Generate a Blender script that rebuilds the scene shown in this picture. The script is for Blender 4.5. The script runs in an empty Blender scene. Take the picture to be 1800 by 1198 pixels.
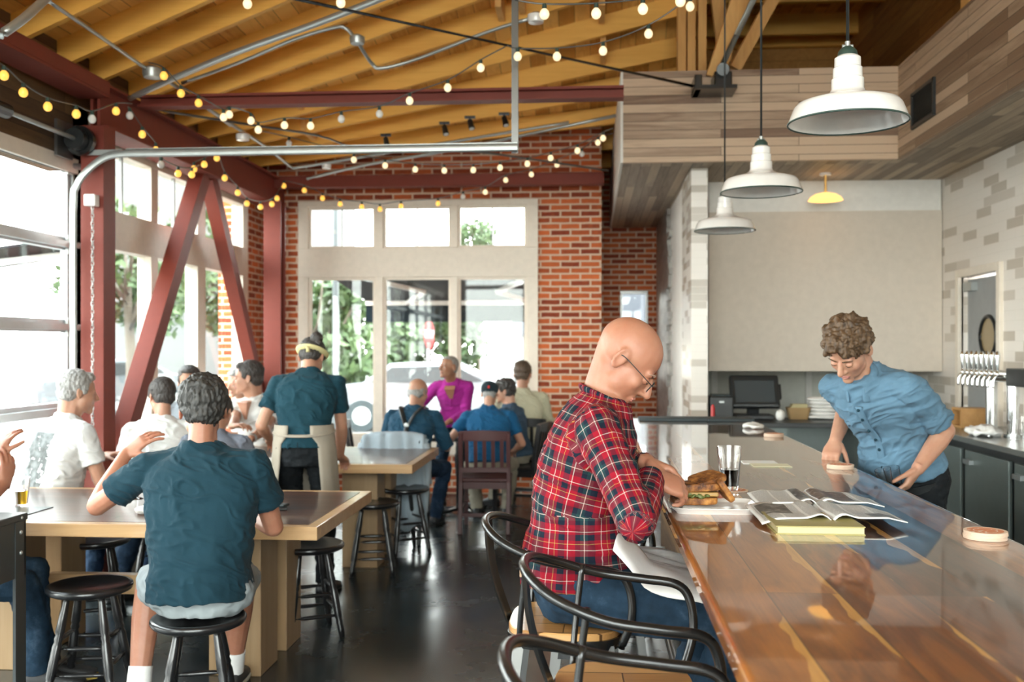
import bpy, math, random
import numpy as np
from mathutils import Vector, Matrix, Euler
PI = math.pi
S = bpy.context.scene
COL = S.collection
random.seed(7)

# ------------------------------------------------------------------ camera
TH = math.radians(4.5)          # the camera is turned a little to the left of the room's long axis
FPX, CU, CV, EYE = 1750.0, 900.0, 608.0, 1.6
cam_data = bpy.data.cameras.new('camera')
cam_data.sensor_width = 36.0
cam_data.lens = FPX / 1800.0 * 36.0
cam_data.shift_y = (CV - 599.0) / 1800.0
cam_data.clip_start = 0.05
cam_data.clip_end = 300
cam_data.dof.use_dof = True
cam_data.dof.focus_distance = 3.15
cam_data.dof.aperture_fstop = 3.4
cam = bpy.data.objects.new('camera', cam_data)
COL.objects.link(cam)
cam.location = (0, 0, EYE)
cam.rotation_euler = (PI / 2, 0, TH)
S.camera = cam

# ------------------------------------------------------------------ view, world, sun
S.view_settings.view_transform = 'Standard'
S.view_settings.look = 'None'
S.view_settings.exposure = 1.05
S.view_settings.gamma = 1.0
S.view_settings.use_curve_mapping = False
S.cycles.use_denoising = True
S.cycles.max_bounces = 10
S.cycles.diffuse_bounces = 6
S.cycles.transparent_max_bounces = 16
S.cycles.sample_clamp_indirect = 12.0
S.cycles.caustics_reflective = False
S.cycles.caustics_refractive = False

SKY = 10.0
w = bpy.data.worlds.new('sky'); S.world = w
w.use_nodes = True
nt = w.node_tree; nt.nodes.clear()
wo = nt.nodes.new('ShaderNodeOutputWorld'); bg = nt.nodes.new('ShaderNodeBackground')
tc = nt.nodes.new('ShaderNodeTexCoord'); sp = nt.nodes.new('ShaderNodeSeparateXYZ')
cr = nt.nodes.new('ShaderNodeValToRGB')
cr.color_ramp.elements[0].position = 0.0; cr.color_ramp.elements[0].color = (1.0, 0.965, 0.92, 1)
cr.color_ramp.elements[1].position = 0.8; cr.color_ramp.elements[1].color = (0.88, 0.94, 1.0, 1)
nt.links.new(tc.outputs['Generated'], sp.inputs[0]); nt.links.new(sp.outputs['Z'], cr.inputs[0])
nt.links.new(cr.outputs[0], bg.inputs['Color']); bg.inputs['Strength'].default_value = SKY
nt.links.new(bg.outputs[0], wo.inputs['Surface'])

sun_d = bpy.data.lights.new('sun', 'SUN'); sun_d.energy = 7.0; sun_d.angle = math.radians(1.5)
sun_d.color = (1.0, 0.95, 0.86)
sun = bpy.data.objects.new('sun', sun_d); COL.objects.link(sun)
sun.rotation_euler = (math.radians(-24), math.radians(30), 0)

def portal(loc, rot, sx, sy):
    """skylight portal standing in a real opening (guides sampling, gives no light itself)"""
    d = bpy.data.lights.new('portal', 'AREA'); d.shape = 'RECTANGLE'; d.size = sx; d.size_y = sy
    d.cycles.is_portal = True
    o = bpy.data.objects.new('portal', d); COL.objects.link(o); o.location = loc; o.rotation_euler = rot

def lamp(loc, energy, color, r=0.03):
    d = bpy.data.lights.new('lamp', 'POINT'); d.energy = energy; d.color = color; d.shadow_soft_size = r
    o = bpy.data.objects.new('lamp', d); COL.objects.link(o); o.location = loc

# ------------------------------------------------------------------ measured positions
SN, CN = math.sin(TH), math.cos(TH)
def C(u, v, dep):
    X = (u - CU) / FPX * dep
    return Vector((X * CN - dep * SN, X * SN + dep * CN, EYE + (CV - v) / FPX * dep))
def at_x(u, v, x): return C(u, v, x / ((u - CU) / FPX * CN - SN))
def at_y(u, v, y): return C(u, v, y / ((u - CU) / FPX * SN + CN))
def at_z(u, v, z): return C(u, v, (EYE - z) * FPX / (v - CV))

# ------------------------------------------------------------------ objects
FR = {}
def put(o, parent=None, frame=None):
    COL.objects.link(o)
    if parent is not None:
        o.parent = parent; FR[o.name] = FR[parent.name]
    else: FR[o.name] = frame if frame is not None else Matrix.Identity(4)
    return o
def tag(o, label=None, cat=None, group=None, kind=None):
    if label: o['label'] = label
    if cat: o['category'] = cat
    if group: o['group'] = group
    if kind: o['kind'] = kind
    return o
def thing(name, label, cat, loc=(0, 0, 0), rz=0.0, group=None, kind=None):
    o = bpy.data.objects.new(name, None)
    o.location = loc; o.rotation_euler = (0, 0, rz); o.empty_display_size = 0.1
    put(o, None, Matrix.Translation(Vector(loc)) @ Matrix.Rotation(rz, 4, 'Z'))
    return tag(o, label, cat, group, kind)
def copy_tree(o, parent=None):
    c = o.copy(); COL.objects.link(c)
    if parent is not None: c.parent = parent
    FR[c.name] = FR[o.name]
    for ch in list(o.children): copy_tree(ch, c)
    return c
def dup(o, loc, rz, label, group=None):
    c = copy_tree(o); c.location = loc; c.rotation_euler = (0, 0, rz)
    FR[c.name] = Matrix.Translation(Vector(loc)) @ Matrix.Rotation(rz, 4, 'Z')
    c['label'] = label
    if group: c['group'] = group
    return c

def basis(d, up=Vector((0, 0, 1))):
    d = Vector(d).normalized()
    if abs(d.dot(up)) > 0.98: up = Vector((0, 1, 0))
    x = d.cross(up).normalized(); y = x.cross(d).normalized()
    return x, y, d          # x side, y up-ish, d along

class MB:
    """collects shapes; build() links them as one mesh object"""
    def __init__(s): s.v = []; s.f = []; s.m = []; s.uv = None
    def add(s, vs, fs, mi=0):
        n = len(s.v); s.v += [tuple(p) for p in vs]; s.f += [tuple(i + n for i in f) for f in fs]; s.m += [mi] * len(fs); return s
    def box(s, c, size, R=None, mi=0):
        hx, hy, hz = size[0] / 2, size[1] / 2, size[2] / 2; c = Vector(c)
        vs = [Vector((x, y, z)) for x in (-hx, hx) for y in (-hy, hy) for z in (-hz, hz)]
        if R is not None: vs = [R @ p for p in vs]
        return s.add([p + c for p in vs], [(0, 1, 3, 2), (4, 6, 7, 5), (0, 4, 5, 1), (2, 3, 7, 6), (0, 2, 6, 4), (1, 5, 7, 3)], mi)
    def ab(s, a, b, mi=0):
        a = Vector(a); b = Vector(b); return s.box((a + b) / 2, [abs(b[i] - a[i]) for i in range(3)], None, mi)
    def bar(s, a, b, w, h, up=Vector((0, 0, 1)), mi=0):
        a = Vector(a); b = Vector(b); x, y, d = basis(b - a, Vector(up))
        R = Matrix((x, d, y)).transposed()
        return s.box((a + b) / 2, (w, (b - a).length, h), R, mi)
    def rings(s, rr, cap=(True, True), closed=False, mi=0):
        n = len(rr[0]); vs = [p for r in rr for p in r]; fs = []
        m = len(rr)
        for i in range(m if closed else m - 1):
            j = (i + 1) % m
            for k in range(n):
                l = (k + 1) % n
                fs.append((i * n + k, i * n + l, j * n + l, j * n + k))
        if not closed:
            if cap[0]: fs.append(tuple(reversed(range(n))))
            if cap[1]: fs.append(tuple(range((m - 1) * n, m * n)))
        return s.add(vs, fs, mi)
    def cyl(s, a, b, r, r2=None, n=16, cap=(True, True), mi=0):
        a = Vector(a); b = Vector(b); r2 = r if r2 is None else r2; x, y, d = basis(b - a)
        def ring(c, q): return [c + (x * math.cos(2 * PI * k / n) + y * math.sin(2 * PI * k / n)) * q for k in range(n)]
        return s.rings([ring(a, r), ring(b, r2)], cap, mi=mi)
    def caps(s, a, b, r, r2=None, n=12):
        """tapered capsule"""
        a = Vector(a); b = Vector(b); r2 = r if r2 is None else r2; x, y, d = basis(b - a)
        rr = []
        for t in (-88, -60, -30, 0):
            t = math.radians(t); rr.append((a + d * r * math.sin(t), r * math.cos(t)))
        for t in (0, 30, 60, 88):
            t = math.radians(t); rr.append((b + d * r2 * math.sin(t), r2 * math.cos(t)))
        return s.rings([[c + (x * math.cos(2 * PI * k / n) + y * math.sin(2 * PI * k / n)) * q for k in range(n)] for c, q in rr])
    def ell(s, c, r, R=None, n=16, m=10, mi=0):
        c = Vector(c); rr = []
        if not hasattr(r, '__len__'): r = (r, r, r)
        for i in range(m + 1):
            t = -PI / 2 + PI * i / m; t = max(-1.55, min(1.55, t))
            ring = []
            for k in range(n):
                p = Vector((r[0] * math.cos(t) * math.cos(2 * PI * k / n), r[1] * math.cos(t) * math.sin(2 * PI * k / n), r[2] * math.sin(t)))
                ring.append(c + (R @ p if R is not None else p))
            rr.append(ring)
        return s.rings(rr, mi=mi)
    def lathe(s, prof, c=(0, 0, 0), n=24, R=None, cap=(False, False), mi=0):
        c = Vector(c); rr = []
        for r, z in prof:
            ring = [Vector((r * math.cos(2 * PI * k / n), r * math.sin(2 * PI * k / n), z)) for k in range(n)]
            rr.append([c + (R @ p if R is not None else p) for p in ring])
        return s.rings(rr, cap, mi=mi)
    def loft(s, rs, n=24, e=2.0):
        """rs: (centre, xaxis, yaxis, rx, ry) closed tube of super-ellipses"""
        rr = []
        for c, ax, ay, rx, ry in rs:
            c = Vector(c); ring = []
            for k in range(n):
                a = 2 * PI * k / n; ca, sa = math.cos(a), math.sin(a)
                px = math.copysign(abs(ca) ** (2 / e), ca) * rx; py = math.copysign(abs(sa) ** (2 / e), sa) * ry
                ring.append(c + Vector(ax) * px + Vector(ay) * py)
            rr.append(ring)
        return s.rings(rr)
    def tube(s, pts, r, n=10, closed=False, sub=0, mi=0, flat=None):
        pts = [Vector(p) for p in pts]
        if sub: pts = catmull(pts, sub, closed)
        m = len(pts); rr = []; prev = None
        for i, p in enumerate(pts):
            if closed: t = pts[(i + 1) % m] - pts[i - 1]
            else: t = pts[min(i + 1, m - 1)] - pts[max(i - 1, 0)]
            t.normalize()
            if prev is None: x, y, _ = basis(t)
            else:
                x = prev - t * prev.dot(t); x.normalize(); y = t.cross(x)
            prev = x; q = r(i / (m - 1)) if callable(r) else r
            fx = flat or 1.0
            rr.append([p + x * (q * math.cos(2 * PI * k / n)) + y * (q * fx * math.sin(2 * PI * k / n)) for k in range(n)])
        return s.rings(rr, closed=closed, mi=mi)
    def sheet(s, pts2, a, b, th, mi=0):
        """polygon pts2 in the plane (a,b) at origin, thickness th along a x b"""
        a = Vector(a); b = Vector(b); nn = a.cross(b).normalized() * th
        P = [a * p[0] + b * p[1] for p in pts2]; n = len(P)
        return s.add([p for p in P] + [p + nn for p in P], [tuple(reversed(range(n))), tuple(range(n, 2 * n))] + [(k, (k + 1) % n, n + (k + 1) % n, n + k) for k in range(n)], mi)
    def mesh(s, name, mats, M=None):
        me = bpy.data.meshes.new(name)
        vs = s.v if M is None else [tuple(M @ Vector(p)) for p in s.v]
        me.from_pydata(vs, [], s.f)
        for m in (mats if isinstance(mats, (list, tuple)) else [mats]): me.materials.append(m)
        if any(s.m): me.polygons.foreach_set('material_index', s.m)
        if s.uv: 
            ul = me.uv_layers.new(name='UVMap'); ul.data.foreach_set('uv', s.uv)
        me.update(); return me
    def build(s, name, mats, parent=None, world=False, smooth=False, bevel=0.0, bseg=2, label=None):
        M = None
        if world and parent is not None: M = FR[parent.name].inverted()
        me = s.mesh(name, mats, M); o = bpy.data.objects.new(name, me); put(o, parent)
        finish(o, smooth, bevel, bseg)
        if label: o['label'] = label
        return o
    def solo(s, name, mats, label, cat, group=None, smooth=False, bevel=0.0, kind=None, bseg=2):
        """a one-mesh thing, origin at its base"""
        a = np.array(s.v); c = Vector(((a[:, 0].min() + a[:, 0].max()) / 2, (a[:, 1].min() + a[:, 1].max()) / 2, a[:, 2].min()))
        me = s.mesh(name, mats, Matrix.Translation(-c)); o = bpy.data.objects.new(name, me); o.location = c
        put(o, None, Matrix.Translation(c)); finish(o, smooth, bevel, bseg)
        return tag(o, label, cat, group, kind)
def finish(o, smooth, bevel, bseg=2):
    me = o.data
    if smooth: 
        me.polygons.foreach_set('use_smooth', [True] * len(me.polygons))
        if smooth == 'auto': me.set_sharp_from_angle(angle=math.radians(35))
    if bevel:
        b = o.modifiers.new('bevel', 'BEVEL'); b.width = bevel; b.segments = bseg; b.limit_method = 'ANGLE'; b.angle_limit = math.radians(40)
        b.harden_normals = False
def catmull(p, sub, closed=False):
    out = []; m = len(p)
    for i in range(m if closed else m - 1):
        g = (lambda k: p[k % m]) if closed else (lambda k: p[max(0, min(m - 1, k))])
        a, b, c, d = g(i - 1), g(i), g(i + 1), g(i + 2)
        for k in range(sub):
            t = k / sub
            out.append(0.5 * ((2 * b) + (c - a) * t + (2 * a - 5 * b + 4 * c - d) * t * t + (-a + 3 * b - 3 * c + d) * t ** 3))
    if not closed: out.append(p[-1].copy())
    return out
def struct(name, mb, mats, parent=None, smooth=False, bevel=0.0, world=True):
    o = mb.build(name, mats, parent, world and parent is not None, smooth, bevel)
    if parent is None: o['kind'] = 'structure'
    return o

# numpy value noise for cloth folds and hair
def vnoise(p, seed=0):
    i = np.floor(p).astype(np.int64); f = p - i; f = f * f * (3 - 2 * f)
    def h(dx, dy, dz):
        n = (i[:, 0] + dx) * 73856093 ^ (i[:, 1] + dy) * 19349663 ^ (i[:, 2] + dz) * 83492791 ^ (seed * 2654435 + 12345)
        n = (n ^ (n >> 13)) * 1274126177; n = n & 0x7fffffff
        n = (n ^ (n >> 15)) * 2246822 & 0x7fffffff
        return (n % 65536) / 32768.0 - 1
    r = 0
    for dx in (0, 1):
        wx = f[:, 0] if dx else 1 - f[:, 0]
        for dy in (0, 1):
            wy = f[:, 1] if dy else 1 - f[:, 1]
            for dz in (0, 1):
                wz = f[:, 2] if dz else 1 - f[:, 2]
                r = r + h(dx, dy, dz) * wx * wy * wz
    return r
def displace(me, fn):
    n = len(me.vertices); co = np.empty(n * 3, np.float32); me.vertices.foreach_get('co', co); co = co.reshape(-1, 3).astype(np.float64)
    no = np.empty(n * 3, np.float32); me.vertex_normals.foreach_get('vector', no); no = no.reshape(-1, 3)
    co += no * fn(co)[:, None]
    me.vertices.foreach_set('co', co.astype(np.float32).ravel()); me.update()
def fuse(mb, name, mat, parent, voxel=0.006, it=4, disp=None, label=None, extra=None, soft=None):
    """several closed shapes grown together into one continuous surface"""
    me = mb.mesh(name, mat); o = bpy.data.objects.new(name, me); COL.objects.link(o)
    r = o.modifiers.new('r', 'REMESH'); r.mode = 'VOXEL'; r.voxel_size = voxel; r.use_smooth_shade = True
    if it:
        s = o.modifiers.new('s', 'SMOOTH'); s.factor = 0.5; s.iterations = it
    dg = bpy.context.evaluated_depsgraph_get(); dg.update()
    me2 = bpy.data.meshes.new_from_object(o.evaluated_get(dg)); me2.name = name
    bpy.data.objects.remove(o); bpy.data.meshes.remove(me)
    if soft:
        o = bpy.data.objects.new(name, me2); COL.objects.link(o); g = o.vertex_groups.new(name='g'); c, rad, n_it = soft
        a = np.empty(len(me2.vertices) * 3, np.float32); me2.vertices.foreach_get('co', a); dd = np.linalg.norm(a.reshape(-1, 3) - np.array(c), axis=1)
        g.add([int(i) for i in np.nonzero(dd < rad)[0]], 1.0, 'REPLACE'); s = o.modifiers.new('s', 'SMOOTH'); s.vertex_group = 'g'; s.factor = 0.5; s.iterations = n_it
        dg.update(); dg = bpy.context.evaluated_depsgraph_get(); me3 = bpy.data.meshes.new_from_object(o.evaluated_get(dg)); bpy.data.objects.remove(o); bpy.data.meshes.remove(me2); me2 = me3; me2.name = name
    if disp: displace(me2, disp)
    if extra: extra(me2)
    me2.polygons.foreach_set('use_smooth', [True] * len(me2.polygons))
    o = bpy.data.objects.new(name, me2); put(o, parent)
    if label: o['label'] = label
    return o
# ------------------------------------------------------------------ materials
class NT:
    def __init__(s, name):
        s.m = bpy.data.materials.new(name); s.m.use_nodes = True; s.t = s.m.node_tree; s.t.nodes.clear()
        s.out = s.n('OutputMaterial'); s.b = s.n('BsdfPrincipled'); s.l(s.b, 0, s.out, 0)
    def n(s, k, **kw):
        x = s.t.nodes.new('ShaderNode' + k)
        for a, b in kw.items(): setattr(x, a, b)
        return x
    def l(s, a, ao, b, bi): s.t.links.new(a.outputs[ao], b.inputs[bi])
    def math(s, op, a, b=None, c=None, clamp=False):
        x = s.n('Math', operation=op); x.use_clamp = clamp
        for i, q in enumerate((a, b, c)):
            if q is None: continue
            if isinstance(q, (int, float)): x.inputs[i].default_value = q
            else: s.t.links.new(q, x.inputs[i])
        return x.outputs[0]
    def coord(s, kind='Object'): return s.n('TexCoord').outputs[kind]
    def sep(s, v):
        x = s.n('SeparateXYZ'); s.t.links.new(v, x.inputs[0]); return x.outputs
    def comb(s, a, b, c=0.0):
        x = s.n('CombineXYZ')
        for i, q in enumerate((a, b, c)):
            if isinstance(q, (int, float)): x.inputs[i].default_value = q
            else: s.t.links.new(q, x.inputs[i])
        return x.outputs[0]
    def noise(s, vec, scale, detail=4, rough=0.6, dist=0.0):
        x = s.n('TexNoise'); x.inputs['Scale'].default_value = scale; x.inputs['Detail'].default_value = detail
        x.inputs['Roughness'].default_value = rough; x.inputs['Distortion'].default_value = dist
        if vec is not None: s.t.links.new(vec, x.inputs['Vector'])
        return x.outputs['Fac']
    def vmul(s, v, k):
        x = s.n('VectorMath', operation='MULTIPLY'); s.t.links.new(v, x.inputs[0]); x.inputs[1].default_value = k; return x.outputs[0]
    def ramp(s, fac, stops, interp='LINEAR'):
        x = s.n('ValToRGB'); r = x.color_ramp; r.interpolation = interp
        while len(r.elements) < len(stops): r.elements.new(0.5)
        for e, (p, c) in zip(r.elements, stops): e.position = p; e.color = (c[0], c[1], c[2], 1)
        s.t.links.new(fac, x.inputs[0]); return x.outputs[0]
    def mix(s, fac, a, b, mode='MIX'):
        x = s.n('Mix', data_type='RGBA', blend_type=mode)
        for i, q in ((0, fac), (6, a), (7, b)):
            if isinstance(q, (int, float)): x.inputs[i].default_value = q
            elif isinstance(q, tuple): x.inputs[i].default_value = (q[0], q[1], q[2], 1)
            else: s.t.links.new(q, x.inputs[i])
        return x.outputs[2]
    def bump(s, h, strength=0.3, dist=0.01):
        x = s.n('Bump'); x.inputs['Strength'].default_value = strength; x.inputs['Distance'].default_value = dist
        s.t.links.new(h, x.inputs['Height']); s.t.links.new(x.outputs[0], s.b.inputs['Normal'])
    def set(s, **kw):
        names = dict(col='Base Color', rough='Roughness', metal='Metallic', coat='Coat Weight', coatr='Coat Roughness', trans='Transmission Weight',
                     ior='IOR', sub='Subsurface Weight', em='Emission Color', ems='Emission Strength', sheen='Sheen Weight', spec='Specular IOR Level', alpha='Alpha')
        for k, v in kw.items():
            i = s.b.inputs[names[k]]
            if isinstance(v, tuple): i.default_value = (v[0], v[1], v[2], 1)
            elif isinstance(v, (int, float)): i.default_value = v
            else: s.t.links.new(v, i)
        return s.m

def flat(name, col, rough=0.5, **kw):
    n = NT(name)
    f = n.noise(n.coord(), 14, 4)
    c = n.mix(f, tuple(x * 0.88 for x in col), tuple(min(1, x * 1.1) for x in col))
    return n.set(col=c, rough=rough, **kw)
def cloth(name, col, var=0.18, scale=60, rough=0.9, bump=0.25, sheen=0.2):
    n = NT(name); o = n.coord()
    f = n.noise(o, 6, 5); g = n.noise(o, scale * 6, 2)
    c = n.mix(f, tuple(x * (1 - var) for x in col), tuple(min(1, x * (1 + var)) for x in col))
    n.bump(n.math('ADD', n.math('MULTIPLY', n.noise(o, 22, 5, 0.6), 1.2), n.math('MULTIPLY', g, 0.25)), bump, 0.006)
    return n.set(col=c, rough=rough, sheen=sheen * 0.2, spec=0.15)
def denim(name, col):
    n = NT(name); o = n.coord(); f = n.noise(o, 9, 6, 0.7)
    c = n.ramp(f, [(0.3, tuple(x * 0.55 for x in col)), (0.55, col), (0.75, tuple(min(1, x * 1.7 + 0.02) for x in col))])
    n.bump(n.noise(o, 30, 5), 0.35, 0.006)
    return n.set(col=c, rough=0.85, spec=0.15)
def wood(name, light, dark, along='x', across='y', pw=None, pl=2.0, grain=1.0, rough=0.45, coat=0.0, gap=True, var=0.5, spread=0.5):
    """planks (width pw, length pl) with stretched grain, in object space"""
    n = NT(name); o = n.coord(); S3 = n.sep(o); ix = dict(x=0, y=1, z=2)
    a = S3[ix[along]]
    if len(across) == 2: b = n.math('ADD', S3[ix[across[0]]], S3[ix[across[1]]])
    else: b = S3[ix[across]]
    third = [k for k in 'xyz' if k != along and k != across[0]][0]; c3 = S3[ix[third]]
    tone = None
    if pw:
        br = n.n('TexBrick'); br.offset = 0.37; br.offset_frequency = 2
        br.inputs['Scale'].default_value = 1.0; br.inputs['Brick Width'].default_value = pl; br.inputs['Row Height'].default_value = pw
        br.inputs['Mortar Size'].default_value = 0.0022 if gap else 0.0; br.inputs['Mortar Smooth'].default_value = 0.3
        br.inputs['Color1'].default_value = (0, 0, 0, 1); br.inputs['Color2'].default_value = (1, 1, 1, 1); br.inputs['Mortar'].default_value = (0.5, 0.5, 0.5, 1)
        n.t.links.new(n.comb(a, b), br.inputs['Vector']); tone = br.outputs['Color']; mort = br.outputs['Fac']
        sh = n.math('MULTIPLY', n.sep(tone)[0], 7.0)
        gv = n.comb(n.math('MULTIPLY', n.math('ADD', a, sh), 1.4 * grain), n.math('MULTIPLY', b, 16 * grain), n.math('MULTIPLY', c3, 16 * grain))
    else:
        gv = n.comb(n.math('MULTIPLY', a, 1.4 * grain), n.math('MULTIPLY', b, 16 * grain), n.math('MULTIPLY', c3, 16 * grain))
    g = n.noise(gv, 1.0, 6, 0.62, 0.8); fine = n.noise(n.vmul(gv, (2.0, 7.0, 7.0)), 1.0, 4)
    g = n.math('ADD', n.math('MULTIPLY', g, 0.8), n.math('MULTIPLY', fine, 0.25))
    if tone is not None: g = n.math('ADD', g, n.math('MULTIPLY', n.math('SUBTRACT', n.sep(tone)[0], 0.5), var))
    c = n.ramp(g, [(0.5 - spread / 2, dark), (0.5 + spread / 2, light)])
    if tone is not None and gap:
        c = n.mix(mort, c, tuple(x * 0.25 for x in dark))
        n.bump(n.math('SUBTRACT', n.math('MULTIPLY', fine, 0.15), mort), 0.5, 0.004)
    return n.set(col=c, rough=rough, coat=coat, coatr=0.05)
def brick(name, c1, c2, mortar, bw=0.215, bh=0.068, ms=0.009):
    n = NT(name); s3 = n.sep(n.coord()); v = n.comb(n.math('ADD', s3[0], s3[1]), s3[2])
    br = n.n('TexBrick'); br.inputs['Scale'].default_value = 1.0; br.inputs['Brick Width'].default_value = bw; br.inputs['Row Height'].default_value = bh
    br.inputs['Mortar Size'].default_value = ms; br.inputs['Mortar Smooth'].default_value = 0.25; br.inputs['Bias'].default_value = -0.1
    br.inputs['Color1'].default_value = (0, 0, 0, 1); br.inputs['Color2'].default_value = (1, 1, 1, 1); br.inputs['Mortar'].default_value = (0.5, 0.5, 0.5, 1)
    wob = n.noise(n.coord(), 9, 3); vv = n.n('VectorMath', operation='ADD'); n.t.links.new(v, vv.inputs[0])
    k = n.math('MULTIPLY', n.math('SUBTRACT', wob, 0.5), 0.012); n.t.links.new(n.comb(k, k), vv.inputs[1]); n.t.links.new(vv.outputs[0], br.inputs['Vector'])
    t = n.math('ADD', n.sep(br.outputs['Color'])[0], n.math('MULTIPLY', n.math('SUBTRACT', n.noise(n.coord(), 18, 5), 0.5), 0.7))
    c = n.ramp(t, [(0.0, c1), (0.55, c2), (1.0, tuple(min(1, x * 1.35) for x in c2))])
    c = n.mix(br.outputs['Fac'], c, mortar)
    n.bump(n.math('SUBTRACT', n.math('MULTIPLY', n.noise(n.coord(), 60, 4), 0.25), br.outputs['Fac']), 0.7, 0.008)
    return n.set(col=c, rough=0.9)
def tiles(name, a, b, grout, tw=0.2, thh=0.066, share=0.4, axis='xy', rough=0.25):
    n = NT(name); s3 = n.sep(n.coord())
    h = n.math('ADD', s3[0], s3[1]) if axis == 'xy' else s3[0 if axis == 'x' else 1]
    br = n.n('TexBrick'); br.offset = 0.5; br.inputs['Scale'].default_value = 1.0; br.inputs['Brick Width'].default_value = tw; br.inputs['Row Height'].default_value = thh
    br.inputs['Mortar Size'].default_value = 0.0018; br.inputs['Mortar Smooth'].default_value = 0.1
    br.inputs['Color1'].default_value = (0, 0, 0, 1); br.inputs['Color2'].default_value = (1, 1, 1, 1); br.inputs['Mortar'].default_value = (0.5, 0.5, 0.5, 1)
    n.t.links.new(n.comb(h, s3[2]), br.inputs['Vector'])
    c = n.ramp(n.sep(br.outputs['Color'])[0], [(0.0, b), (share * 0.7, tuple(0.7 * x + 0.3 * y for x, y in zip(b, a))), (share, a)], 'CONSTANT')
    c = n.mix(br.outputs['Fac'], c, grout); n.bump(n.math('SUBTRACT', 1.0, br.outputs['Fac']), 0.4, 0.003)
    return n.set(col=c, rough=rough)
def glass_pane():
    n = NT('window_glass'); t = n.n('BsdfTransparent'); t.inputs[0].default_value = (0.93, 0.97, 0.96, 1); g = n.n('BsdfGlossy'); g.inputs['Roughness'].default_value = 0.02
    m = n.n('MixShader'); fr = n.n('LayerWeight'); fr.inputs['Blend'].default_value = 0.12
    n.t.links.new(n.math('MINIMUM', n.math('ADD', n.math('MULTIPLY', fr.outputs['Facing'], 0.35), 0.03), 0.4), m.inputs[0]); n.l(t, 0, m, 1); n.l(g, 0, m, 2); n.l(m, 0, n.out, 0); return n.m
def clear(name, col=(1, 1, 1), ior=1.45, rough=0.0):
    return NT(name).set(col=col, rough=rough, trans=1.0, ior=ior)
def skin(name, col):
    n = NT(name); o = n.coord(); f = n.noise(o, 12, 5, 0.65)
    c = n.ramp(f, [(0.3, (col[0] * 0.86, col[1] * 0.74, col[2] * 0.7)), (0.7, col)])
    n.bump(n.noise(o, 90, 4), 0.12, 0.002)
    return n.set(col=c, rough=0.5, sub=0.12)
def hairmat(name, col, light=None, rough=0.55):
    n = NT(name); o = n.coord(); f = n.noise(n.vmul(o, (90, 90, 25)), 1.0, 5, 0.7)
    l = light or tuple(min(1, x * 2.2 + 0.01) for x in col)
    n.bump(f, 0.8, 0.004)
    return n.set(col=n.ramp(f, [(0.35, col), (0.7, l)]), rough=rough)
def plaid():
    n = NT('plaid_flannel'); a = n.n('Attribute'); a.attribute_name = 'weave'; s3 = n.sep(a.outputs['Vector'])
    R, D, G, W, Y = (0.22, 0.006, 0.016), (0.008, 0.012, 0.022), (0.014, 0.04, 0.042), (0.52, 0.43, 0.38), (0.40, 0.26, 0.07)
    st = [(0.0, R), (0.10, D), (0.19, G), (0.255, W), (0.272, G), (0.33, D), (0.46, R), (0.58, W), (0.596, R), (0.70, Y), (0.712, R), (0.78, D), (0.90, R), (0.95, W), (0.965, R)]
    u = n.math('FRACT', n.math('DIVIDE', s3[0], 0.128)); v = n.math('FRACT', n.math('DIVIDE', s3[1], 0.142))
    cu = n.ramp(u, st, 'CONSTANT'); cv = n.ramp(v, st, 'CONSTANT'); c = n.mix(0.5, cu, cv)
    o = n.coord(); n.bump(n.noise(o, 26, 5), 0.3, 0.006)
    return n.set(col=c, rough=0.9, spec=0.15)
def pagemat(name, seed, photo):
    """printed magazine page: columns of text lines and a picture, in generated space"""
    n = NT(name); s3 = n.sep(n.coord('UV')); x, y = s3[0], s3[1]
    line = n.math('GREATER_THAN', n.math('FRACT', n.math('MULTIPLY', y, 42)), 0.45)
    w1 = n.math('GREATER_THAN', n.noise(n.comb(n.math('MULTIPLY', x, 60), n.math('FLOOR', n.math('MULTIPLY', y, 42))), 1.0, 2), 0.42)
    colm = n.math('MULTIPLY', n.math('GREATER_THAN', n.math('FRACT', n.math('MULTIPLY', x, 3.0)), 0.12), n.math('MULTIPLY', n.math('GREATER_THAN', x, 0.06), n.math('LESS_THAN', x, 0.94)))
    ym = n.math('MULTIPLY', n.math('GREATER_THAN', y, 0.06), n.math('LESS_THAN', y, 0.94))
    ink = n.math('MULTIPLY', n.math('MULTIPLY', line, w1), n.math('MULTIPLY', colm, ym))
    c = n.mix(n.math('MULTIPLY', ink, 0.75), (0.74, 0.74, 0.72), (0.12, 0.12, 0.12))
    x0, y0, x1, y1, col = photo
    pm = n.math('MULTIPLY', n.math('MULTIPLY', n.math('GREATER_THAN', x, x0), n.math('LESS_THAN', x, x1)), n.math('MULTIPLY', n.math('GREATER_THAN', y, y0), n.math('LESS_THAN', y, y1)))
    pic = n.ramp(n.noise(n.comb(n.math('ADD', x, seed), y), 7, 4), [(0.35, (0.02, 0.022, 0.025)), (0.55, col), (0.75, (0.45, 0.45, 0.44))])
    c = n.mix(pm, c, pic)
    return n.set(col=c, rough=0.35)

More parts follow.
